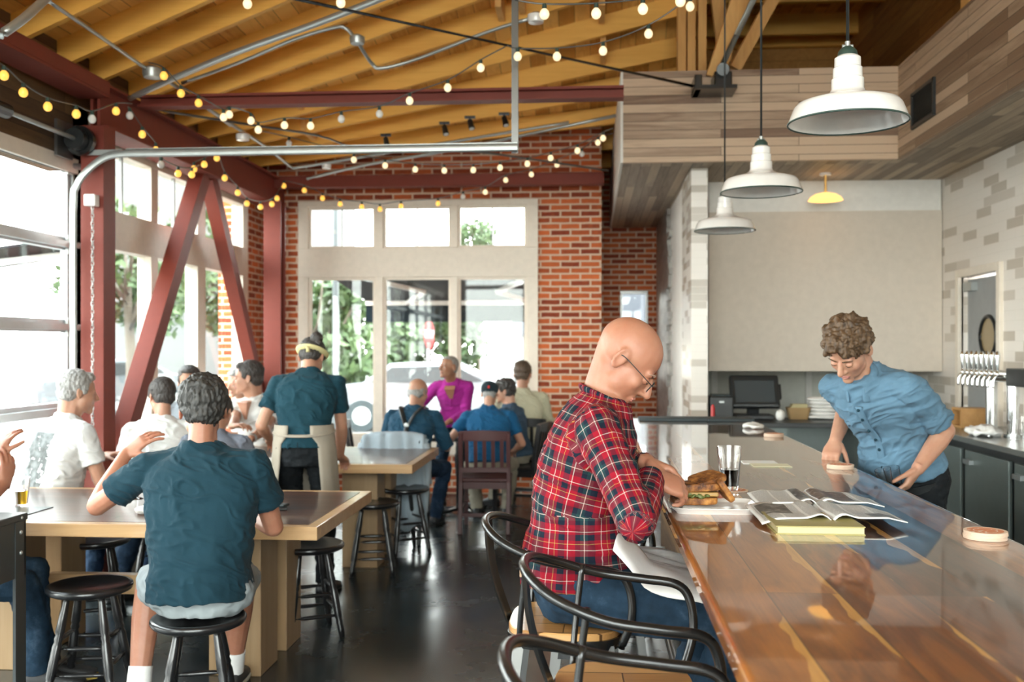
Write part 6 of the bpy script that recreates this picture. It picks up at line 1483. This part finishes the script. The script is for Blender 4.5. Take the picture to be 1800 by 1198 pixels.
# ---- the man in plaid at the bar
px_, py_ = -0.035, 3.12
hR, hL = C(1146, 838, 2.97), C(1136, 812, 3.14)
def flap(m, J):
    P, d1, X1, Y1, k = J['P'], J['d1'], J['X1'], J['Y1'], J['k']
    for dx in (-0.03, 0.03): m.caps(J['T'] + J['X2'] * dx * 2.2 + J['d2'] * 0.02 - J['Y2'] * 0.01, J['T'] + J['X2'] * dx * 0.6 + J['Y2'] * 0.06 - J['d2'] * 0.012, 0.014, 0.012)
M['plaid'] = plaid()
t, J, TT = person('person in red plaid shirt and glasses cutting a sandwich at the bar', (px_, py_, 0), -PI / 2, k=1.09, hip=0.895, lean=0, bend=15, down=True, head=(-3, 45), headoff=(0, -0.004, -0.012), W=1.05, belly=1.14,
    hands=(hL, hR), el=(V(-0.15, 3.95, 1.15), V(-0.12, 2.25, 1.12)), feet=(V(0.27, 3.30, 0.36), V(0.27, 2.94, 0.36)), kn=(V(0.5, 3.32, 0.95), V(0.5, 2.90, 0.95)),
    hspec=(dict(d=(0.95, -0.28, -0.25), n=(0.05, -0.35, -0.95), curl=38, spread=0.3, thumb=28), dict(d=(0.95, 0.22, -0.30), n=(0.0, 0.55, -0.85), curl=42, spread=0.25, thumb=25)),
    tone='ruddy', shirt=M['plaid'], sleeve=1.93, hem=-0.02, collar=-0.012, pants=JEAN, shoe=BOOT, hair=STUB, hairstyle='none', voxel=0.0045, rough_cloth=0.006, weave=True, shirt_name='plaid_shirt')
glasses(t, TT, J['R'], 1.05, M['black'])
# collar, button placket, belt, napkin on the lap
k = J['k']; T0, X2, Y2, d2 = J['T'], J['X2'], J['Y2'], J['d2']
m = MB()
cp = [T0 + X2 * (0.070 * math.cos(a)) * k + Y2 * (0.068 * math.sin(a) + 0.0) * k + d2 * (-0.012 + 0.014 * (1 - math.sin(a)) * 0.8) * k for a in [math.radians(g) for g in range(100, 441, 20)]]
m.tube(cp, 0.0165 * k, 10, sub=2, flat=0.55); o = m.build('collar', M['plaid'], t, smooth=True); weave_attr(o.data, J, 2)
P, d1, X1, Y1 = J['P'], J['d1'], J['X1'], J['Y1']
m = MB(); m.loft([(P + d1 * z * k, X1, Y1, 0.181 * k, 0.142 * k * 1.1) for z in (0.005, 0.01, 0.042, 0.047)], 32, 2.3); m.build('belt', flat('brown_leather', (0.07, 0.05, 0.035), 0.5), t, smooth='auto')
m = MB(); m.box(P + d1 * 0.026 * k - Y1 * 0.160 * k + X1 * 0.09, (0.05, 0.008, 0.045)); m.build('belt_patch', flat('tan_leather', (0.4, 0.26, 0.16), 0.6), t, bevel=0.002)
# knife in the right hand
sh, elb, wr, s = J['arms'][1]; FW = FR[t.name]
tip = V(px - 0.09, py - 0.03, BZ + 0.075); h0 = (FW @ wr) + V(0.07, 0.03, -0.02)
kn_ = thing('table_knife', 'steel table knife held over the sandwich', 'knife', h0)
m = MB(); m.tube([h0, h0 + (tip - h0) * 0.45], 0.006, 10, flat=0.6); m.build('handle', M['stainless'], kn_, world=True, smooth=True)
m = MB(); m.bar(h0 + (tip - h0) * 0.45, tip, 0.0015, 0.016); m.build('blade', M['chrome'], kn_, world=True)
# white napkin over his lap
nm = MB(); n = 22; vs = []
legR = J['legs'][1]; legL = J['legs'][0]
for j in range(n):
    for i in range(n):
        a, b = i / (n - 1), j / (n - 1)         # a across from right thigh to left, b along towards the knee
        base = (legR[0] * (1 - b) + legR[1] * b) * (1 - a) + (legL[0] * (1 - b) + legL[1] * b) * a
        sag = 0.03 * math.sin(PI * a); over = max(0, 0.22 - a) / 0.22
        p = base + V(0.12 * over, 0.10, 0.112 - 0.028 * b - sag - 0.055 * over * over + 0.005 * math.sin(i * 1.3 + j * 0.7) + (0.09 * max(0, 0.2 - b) / 0.2))
        vs.append(p + V(0, 0.03 * math.sin(a * 5), 0))
nm.add(vs, [(j * n + i, j * n + i + 1, (j + 1) * n + i + 1, (j + 1) * n + i) for j in range(n - 1) for i in range(n - 1)])
W4 = FR[t.name]; nm.v = [tuple(W4 @ Vector(p)) for p in nm.v]
o = nm.solo('cloth_napkin', M['white'], 'white cloth napkin spread over the lap of the man in plaid', 'napkin', smooth=True); s_ = o.modifiers.new('s', 'SOLIDIFY'); s_.thickness = 0.004

# ---- the seated man in the teal t-shirt, back to us
tx0, ty0, _ = ST_TEAL
t, J, TT = person('person in teal t-shirt and grey shorts on a stool, back to the viewer', (tx0 - 0.0, ty0 + 0.02, 0), 0.04, k=1.09, hip=0.635, lean=5, bend=3, side=-0.03, head=(22, 6, 0), W=1.2, belly=1.25, neck_len=0.9,
    hands=(C(222, 797, 4.42), C(440, 902, 4.5)), el=(C(60, 1000, 4.2), C(540, 1000, 4.1)), feet=(at_z(243, 1212, 0.1), at_z(408, 1178, 0.1)), kn=(V(tx0 - 0.42, ty0 + 0.5, 0.75), V(tx0 + 0.0, ty0 + 0.7, 0.75)),
    hspec=(dict(d=(0.62, 0.25, 0.62), n=(0.35, 0.65, -0.55), curl=16, spread=1.3, thumb=45), dict(curl=30)),
    tone='ruddy', shirt=TEE, sleeve=0.62, hem=-0.055, collar=-0.004, pants=cloth('grey_shorts', (0.27, 0.30, 0.31)), pant_to=0.42, shoe=SNK, sock=M['white'], hair=SALT, hairstyle='full', voxel=0.005, rough_cloth=0.0085, shirt_name='t_shirt')
glasses(t, TT, J['R'], 1.0, M['gunmetal'])

# ---- bartender
bt = C(1588, 850, 4.52)
dish = cloth('chambray', (0.095, 0.175, 0.25), 0.5, 60, 0.85, 0.3)
bh1, bh0 = C(1613, 824, 4.22), C(1468, 775, 4.62)
t, J, TT = person('person with brown curls in a blue chambray shirt bending behind the bar', (bt.x, bt.y, 0), math.radians(132), k=1.05, hip=1.045, lean=20, bend=26, side=0.05, down=True, head=(4, 46, -8), W=1.05,
    hands=(bh1, bh0), el=(C(1720, 770, 4.5), C(1500, 720, 4.9)), feet=(None, None), hspec=(dict(d=(-0.5, -0.1, -0.85), n=(-0.7, 0.4, 0.3), curl=26, spread=1.0, thumb=35), dict(curl=20)),
    tone='fair', shirt=dish, sleeve=0.80, hem=0.0, collar=0.004, pants=BLK, shoe=BOOT, hair=CURL, hairstyle='curly', voxel=0.0045, rough_cloth=0.010)
T0, X2, Y2, d2, k = J['T'], J['X2'], J['Y2'], J['d2'], J['k']
for s in (-1, 1):
    m = MB(); m.tube([T0 - Y2 * 0.07 * k + d2 * 0.03 * k, T0 + X2 * s * 0.072 * k + d2 * 0.022 * k, T0 + X2 * s * 0.05 * k + Y2 * 0.062 * k - d2 * 0.005 * k, T0 + X2 * s * 0.045 * k + Y2 * 0.105 * k - d2 * 0.055 * k], 0.017, 10, sub=5, flat=0.4); m.build('collar', dish, t, smooth=True)
m = MB(); fr_ = [J['P'] + J['Y1'] * 0.150 * k - J['d1'] * 0.02, J['P'] + J['d1'] * 0.12 * k + J['Y1'] * 0.130 * k, J['Mid'] + J['Y2'] * 0.134 * k + d2 * 0.03 * k, J['Mid'] + J['Y2'] * 0.138 * k + d2 * 0.12 * k, T0 + Y2 * 0.118 * k - d2 * 0.07 * k]
m.tube(fr_, 0.019, 8, sub=5, flat=0.3); pk = m.build('placket', dish, t, smooth=True)
cc = catmull(fr_, 6)
for q in (4, 8, 12, 16, 20, 23):
    m = MB(); m.ell(cc[q] + Y2 * 0.009, 0.007, None, 12, 8); m.build('button', TEE, pk, smooth=True)
m = MB(); m.loft([(J['P'] + J['d1'] * z * k, J['X1'], J['Y1'], 0.184 * k, 0.142 * k) for z in (-0.06, -0.055, -0.03, -0.025)], 32, 2.3); m.build('belt', M['black'], t, smooth='auto')
# empty glasses held low behind the bar
gpos = FR[t.name] @ J['arms'][0][2] + V(-0.12, -0.02, -0.05)
for q, lb in (((0, 0), 'empty stemmed glass held by the bartender over the bar edge'), ((0.05, 0.05), 'second empty glass beside the one the bartender holds')):
    m = MB(); m.lathe([(0.0, 0.0), (0.022, 0.0), (0.034, 0.13), (0.032, 0.13), (0.02, 0.006), (0.0, 0.006)], (gpos.x + q[0], gpos.y + q[1], gpos.z - 0.07), 18, Euler((0.2, -0.3, 0)).to_matrix()); m.solo('drinking_glass', M['clear'], lb, 'glass', smooth='auto')

# ---- waiter seen from behind
wp = C(534, 700, 6.38)
t, J, TT = person('person waiting tables in teal t-shirt and beige apron, seen from behind', (wp.x, wp.y, 0), 0.05, k=1.0, hip=0.94, lean=8, bend=14, head=(-8, 42), neck_len=0.75, W=1.12,
    hands=(C(474, 770, 6.62), C(598, 800, 6.72)), el=(C(445, 770, 6.3), C(625, 740, 6.3)), feet=(V(wp.x - 0.13, wp.y, 0.09), V(wp.x + 0.12, wp.y + 0.05, 0.09)), hspec=(dict(curl=20), dict(curl=25, d=(0.1, 0.8, -0.4))),
    tone='fair', shirt=cloth('dark_teal_tee', (0.009, 0.038, 0.054), 0.2), sleeve=0.62, hem=0.0, pants=BLK, shoe=BOOT, hair=DARKH, hairstyle='short', voxel=0.006, rough_cloth=0.008, shirt_name='t_shirt', face=False)
AP = cloth('linen_apron', (0.33, 0.29, 0.235), 0.15, 60, 0.9, 0.3)
P, d1, X1, Y1, k = J['P'], J['d1'], J['X1'], J['Y1'], J['k']
m = MB(); n = 40; rr = []; vs = []
for j in range(12):
    z = 0.16 - j * 0.058; half = math.radians(158 if j < 2 else 146 - j * 1.0)
    for i in range(n):
        a = -half + 2 * half * i / (n - 1); fl = 1.07 + 0.025 * j + 0.03 * math.sin(a * 9 + j * 0.3) * min(1, j / 4)
        vs.append(P + V(0, 0, 0) + (V(0, 0, 1) * z) + V(math.sin(a) * 0.178 * k * fl, math.cos(a) * 0.142 * k * fl + 0.01, 0))
m.add(vs, [(j * n + i, j * n + i + 1, (j + 1) * n + i + 1, (j + 1) * n + i) for j in range(11) for i in range(n - 1)])
o = m.build('apron', AP, t, smooth=True); s_ = o.modifiers.new('s', 'SOLIDIFY'); s_.thickness = 0.006
m = MB(); m.tube([P + V(math.sin(a) * 0.186, math.cos(a) * 0.15 + 0.01, 0.115 + 0.02 * math.cos(a)) for a in [2 * PI * q / 24 for q in range(24)]], 0.018, 8, closed=True, flat=0.4); m.build('waist_tie', AP, o, smooth=True)
BD = flat('yellow_bandana', (0.62, 0.56, 0.28), 0.9)
m = MB(); m.tube([TT((0.090 * math.sin(a), -0.022 + 0.104 * math.cos(a), 0.030 + 0.030 * math.cos(a))) for a in [2 * PI * q / 28 for q in range(28)]], 0.021, 8, closed=True, flat=0.3); o = m.build('bandana', BD, t, smooth=True)
m = MB(); m.tube([TT((0.0, -0.13, 0.0)), TT((0.02, -0.145, -0.03)), TT((0.03, -0.14, -0.06))], 0.012, 8, sub=3, flat=0.4); m.build('bandana_tail', BD, o, smooth=True)
m = MB(); m.ell(TT((0.045, -0.115, 0.085)), 0.042, None, 16, 12)
for q in range(6): m.caps(TT((0.04, -0.12, 0.06)), TT((0.085 + 0.012 * math.sin(q * 2), -0.125, 0.06 + 0.016 * (q - 2.5))), 0.012, 0.004)
fuse(m, 'hair_knot', DARKH, t, 0.005, 1, lambda co: 0.003 * vnoise(co * 140, 2))
MB().box(P + V(0.0, -0.165, 0.02), (0.004, 0.004, 0.08)).build('pocket_seam', BLK, t)

# ---- the group at the two long tables (left)
def seat_stool(x, y, lb): stool((x, y, 0), 0.4, lb)
def seated(label, u, dep, zhead, rz, x=None, tone='fair', shirt=None, hair=DARKH, hs='short', W=1.0, k=1.02, lean=8, bend=8, head=(0, 8), hands=None, feet=None, el=(None, None), seat=0.50, pants=JEAN2, stool_label=None, sleeve=0.6, hspec=({}, {}), collar=0.0, face=True, dx=0, dy=0, belly=1.05, **kw):
    c = C(u, 600, dep); c = V(c.x + dx, c.y + dy, 0); kk = (zhead - seat) / 0.90 if zhead else k
    f = V(-math.sin(rz), math.cos(rz), 0); r = V(math.cos(rz), math.sin(rz), 0)
    if hands is None: hands = (c + f * 0.42 - r * 0.13 + V(0, 0, 0.83), c + f * 0.42 + r * 0.13 + V(0, 0, 0.83))
    if feet is None: feet = (c + f * 0.36 - r * 0.14 + V(0, 0, 0.09), c + f * 0.36 + r * 0.14 + V(0, 0, 0.09))
    kn = (c + f * 0.6 - r * 0.3 + V(0, 0, 0.8), c + f * 0.6 + r * 0.3 + V(0, 0, 0.8))
    if stool_label: seat_stool(c.x, c.y, stool_label)
    return person(label, c, rz, k=kk, hip=seat + 0.11 * kk, lean=lean, bend=bend, head=head, W=W, belly=belly, hands=hands, el=el, feet=feet, kn=kn, hspec=hspec, tone=tone, shirt=shirt, sleeve=sleeve, hem=-0.03, pants=pants, shoe=BOOT, hair=hair, hairstyle=hs, voxel=0.0065, rough_cloth=0.008, collar=collar, face=face, hfr=1.0, **kw)
def print_tee():
    n = NT('printed_white_tee'); o = n.coord(); s3 = n.sep(o); f = n.noise(o, 16, 4)
    k_ = n.math('MULTIPLY', n.math('MULTIPLY', n.math('LESS_THAN', s3[1], -0.02), n.math('LESS_THAN', n.math('ABSOLUTE', n.math('ADD', s3[0], 0.02)), 0.13)), n.math('MULTIPLY', n.math('GREATER_THAN', s3[2], 0.72), n.math('LESS_THAN', s3[2], 1.08)))
    k_ = n.math('MULTIPLY', k_, n.math('GREATER_THAN', f, 0.40)); c = n.mix(n.math('MULTIPLY', k_, 0.9), (0.60, 0.60, 0.59), n.ramp(f, [(0.42, (0.03, 0.035, 0.035)), (0.6, (0.13, 0.14, 0.14))])); n.bump(n.noise(o, 22, 5), 0.25, 0.006)
    return n.set(col=c, rough=0.9)
WT = cloth('white_cotton', (0.62, 0.62, 0.60), 0.05)
seated('person with grey hair in a white t-shirt with a faded print on the back', 86, 6.05, 1.475, math.radians(-32), shirt=print_tee(), hair=GREYH, hs='short', W=1.1, lean=10, bend=6, head=(-14, 8), stool_label='black stool under the grey-haired man in white by the garage door', face=False, shirt_name='t_shirt',
       hands=(C(190, 800, 6.35), C(165, 820, 6.3)), el=(C(60, 830, 6.5), C(165, 800, 5.75)), belly=1.15)
seated('person with short dark hair in a plain white shirt, back to the viewer', 280, 6.6, 1.41, math.radians(14), shirt=WT, hair=DARKH, hs='short', W=1.1, lean=10, head=(30, 8), stool_label='black stool under the dark-haired person in white, back turned', face=False)
seated('person with short dark hair and black sunglasses pushed up, facing us', 312, 8.1, 1.46, math.radians(188), shirt=cloth('grey_polo', (0.2, 0.22, 0.24)), hair=DARKH, hs='short', head=(10, 6), tone='tan', stool_label='black stool under the person with sunglasses on the hair', dy=0.33)
t, J, TT = seated('person with short dark hair in an unbuttoned white henley, looking left', 440, 8.02, 1.50, math.radians(158), shirt=WT, hair=DARKH, hs='short', k=1.05, head=(-58, 4), tone='fair', stool_label='black stool under the man in the white henley', W=1.05, dy=0.33,
       hands=(C(440, 772, 7.6), C(405, 762, 7.55)), hspec=(dict(d=(-1, -0.2, 0.0), n=(0, 0, -1), curl=25), dict(d=(0.9, -0.3, 0.2), n=(0, 0, -1), curl=25)))
sh_, elb_, wr_, s_ = J['arms'][0]; a_ = elb_ + (wr_ - elb_) * 0.84; b_ = elb_ + (wr_ - elb_) * 0.93
MB().cyl(a_, b_, 0.033 * J['k'], n=20).build('watch_strap', M['galv'], t, smooth='auto'); MB().ell((a_ + b_) / 2 + V(0, 0, 0.03), (0.018, 0.018, 0.008), None, 14, 8).build('watch_dial', M['black'], t, smooth=True)
m = MB(); c0 = J['T'] + J['Y2'] * 0.075 * J['k']
m.rings([[c0 + J['X2'] * x + J['Y2'] * (0.045 + dy) - J['d2'] * z for x, z in ((-0.05, -0.005), (0.05, -0.005), (0.008, 0.14), (-0.008, 0.14))] for dy in (-0.04, 0.02)]); m.build('open_neckline', SK['fair'], t)
seated('person in a heather grey t-shirt, mostly hidden behind the teal shirt man', 366, 6.22, 1.33, 0.0, shirt=cloth('heather_grey', (0.13, 0.14, 0.17)), hair=DARKH, hs='short', W=1.12, lean=14, stool_label='black stool under the person in heather grey', face=False)
seated('person with grey hair in a pale shirt, mostly hidden behind the waiter', 466, 9.15, 1.42, math.radians(150), shirt=WT, hair=GREYH, hs='short', head=(0, 10), stool_label='black stool under the grey-haired person behind the waiter', dx=-0.12)
# person at the left edge: forearm raised over the near table, jeans and shoe under it
lx, ly = -3.02, 4.28
t, J, TT = person('person in dark shirt and blue jeans at the left edge, raising a hand', (lx, ly, 0), math.radians(-78), k=1.05, hip=0.61, lean=2, bend=4, head=(0, 5),
    hands=(C(-10, 800, 4.65), C(8, 850, 4.62)), el=(C(-60, 900, 4.5), C(-40, 905, 4.4)), feet=(V(-2.55, 4.42, 0.1), at_z(85, 1165, 0.1)), kn=(V(-2.3, 4.5, 0.9), V(-2.45, 4.2, 0.9)), hspec=(dict(curl=15), dict(d=(0.2, 0.1, 1.0), n=(-0.9, 0.3, 0.2), curl=22, spread=0.7)),
    tone='ruddy', shirt=cloth('black_tee', (0.015, 0.016, 0.018)), sleeve=1.2, pants=JEAN, shoe=(flat('black_trainer', (0.025, 0.025, 0.026), 0.6), flat('yellow_edge_sole', (0.42, 0.30, 0.06), 0.6)), hair=DARKH, voxel=0.0055, face=False)
seat_stool(lx, ly, 'black stool under the person at the left edge')

# ---- group at the far window
SUS = cloth('navy_shirt', (0.016, 0.055, 0.095), 0.15)
t, J, TT = seated('person with bald crown in navy shirt and black suspenders, seen from behind', 718, 8.55, 1.375, math.radians(-6), shirt=SUS, hair=GREYH, hs='fringe_bald', W=1.12, lean=14, bend=14, head=(-22, 14), seat=0.47, sleeve=1.0, face=False, belly=1.15)
T0, X2, Y2, d2, k = J['T'], J['X2'], J['Y2'], J['d2'], J['k']; bk = J['Mid'] - Y2 * 0.142 * k
for s in (-1, 1):
    m = MB(); m.tube([T0 + X2 * s * 0.105 * k + Y2 * 0.03 * k + d2 * 0.012, T0 + X2 * s * 0.10 * k - Y2 * 0.085 * k - d2 * 0.025, T0 + X2 * s * 0.055 * k - Y2 * 0.145 * k - d2 * 0.12 * k, bk + X2 * s * 0.008 + d2 * 0.05 * k - Y2 * 0.006], 0.02, 8, sub=5, flat=0.3); m.build('suspender_strap', M['black'], t, smooth=True)
m = MB(); m.tube([bk + d2 * 0.06 * k - Y2 * 0.008, bk - d2 * 0.05 * k - Y2 * 0.006, J['P'] + J['d1'] * 0.06 - J['Y1'] * 0.168 * k], 0.02, 8, sub=4, flat=0.3); o = m.build('suspender_strap', M['black'], t, smooth=True)
m = MB(); m.ell(bk + d2 * 0.05 * k - Y2 * 0.014, (0.022, 0.007, 0.026), None, 14, 8); m.build('clip', M['galv'], o, smooth=True)
PB = cloth('blue_polo', (0.012, 0.085, 0.19), 0.12)
t, J, TT = seated('person in blue polo and dark baseball cap on the red chair, back turned', 857, 9.0, 1.31, 0.0, shirt=PB, hair=GREYH, hs='cropped', W=1.2, lean=12, bend=10, head=(0, 14), seat=0.47, pants=KHAKI, face=False, belly=1.25, collar=0.012,
    hands=(C(800, 760, 9.35), C(905, 790, 9.35)), el=(C(770, 800, 9.0), C(940, 800, 9.0)))
k = J['k']; R = J['R']; hc = J['hc']; CAP = cloth('dark_cap', (0.018, 0.03, 0.038), 0.1)
m = MB(); m.ell(TT((0, -0.018, 0.055)), [q * k for q in (0.088, 0.104, 0.083)], R, 24, 16); fuse(m, 'cap_crown', CAP, t, 0.005, 1)
m = MB(); m.rings([[TT((0.075 * math.cos(a) * q, 0.06 + 0.10 * max(0, math.sin(a)) * q, 0.055 + dz)) for a in [2 * PI * i / 24 for i in range(24)]] for q, dz in ((0.96, 0.0), (1, 0.004), (0.96, 0.008))]); m.build('cap_peak', CAP, t, smooth='auto')
m = MB(); m.box(TT((0, -0.123, 0.055)), (0.018, 0.004, 0.024), R @ Matrix.Rotation(-0.15, 3, 'X')); e_ = m.build('cap_emblem', M['red'], t)
# woman in the purple cardigan, leaning on the table
wx = C(800, 700, 9.98)
PUR = cloth('magenta_cardigan', (0.32, 0.022, 0.22), 0.12)
t, J, TT = person('person with short grey hair in magenta cardigan leaning over the table', (wx.x, wx.y + 0.12, 0), math.radians(176), k=0.94, hip=0.86, lean=26, bend=14, head=(-38, -8), W=1.0,
    hands=(C(787, 742, 9.72), C(752, 735, 9.80)), el=(C(850, 720, 10.1), C(712, 705, 10.2)), feet=(V(wx.x + 0.05, wx.y + 0.2, 0.09), V(wx.x - 0.15, wx.y + 0.05, 0.09)), hspec=(dict(curl=12, d=(-0.3, -0.8, -0.1), n=(0, 0, -1)), dict(curl=12)),
    tone='tan', shirt=PUR, sleeve=1.8, hem=-0.02, pants=JEAN, shoe=BOOT, hair=hairmat('grey_cropped', (0.14, 0.13, 0.12), (0.34, 0.32, 0.3)), hairstyle='cropped', voxel=0.006, rough_cloth=0.007, shirt_name='cardigan')
k = J['k']; m = MB(); c0 = J['T'] + J['Y2'] * 0.075 * k - J['d2'] * 0.0 * k
m.rings([[c0 + J['X2'] * x * k + J['Y2'] * (0.03 + dy) * k - J['d2'] * z * k for x, z in ((-0.055, 0.0), (0.055, 0.0), (0.012, 0.15), (-0.012, 0.15))] for dy in (-0.03, 0.025)]); m.build('neckline', SK['tan'], t)
# seated woman with sunglasses on her dark hair
t, J, TT = seated('person with dark curls and sunglasses on the head, in a blue-grey tee', 908, 9.62, 1.29, math.radians(62), shirt=cloth('slate_tee', (0.05, 0.085, 0.13)), hair=DARKH, hs='curly', W=0.92, lean=6, bend=8, head=(18, 4), seat=0.47, pants=KHAKI, sleeve=0.6, shirt_name='t_shirt')
m = MB()
for s in (-1, 1): m.ell(TT((s * 0.038, 0.075, 0.115)), (0.027, 0.012, 0.02), J['R'], 14, 8)
m.tube([TT((-0.095, -0.02, 0.09)), TT((-0.06, 0.078, 0.118)), TT((0.0, 0.088, 0.122)), TT((0.06, 0.078, 0.118)), TT((0.095, -0.02, 0.09))], 0.004, 6, sub=4); m.build('sunglasses', M['galv'], t, smooth=True)
# beige shirt, back turned
seated('person with short brown hair in a beige shirt facing the window, back turned', 917, 10.2, 1.455, math.radians(0), feet=(V(-0.83, 10.38, 0.09), V(-0.55, 10.38, 0.09)), shirt=cloth('beige_shirt', (0.48, 0.46, 0.33)), hair=hairmat('brown_hair', (0.035, 0.022, 0.012), (0.13, 0.08, 0.05)), hs='short', W=1.12, lean=4, bend=4, head=(-6, 4), seat=0.47, pants=KHAKI, face=False, sleeve=1.8)
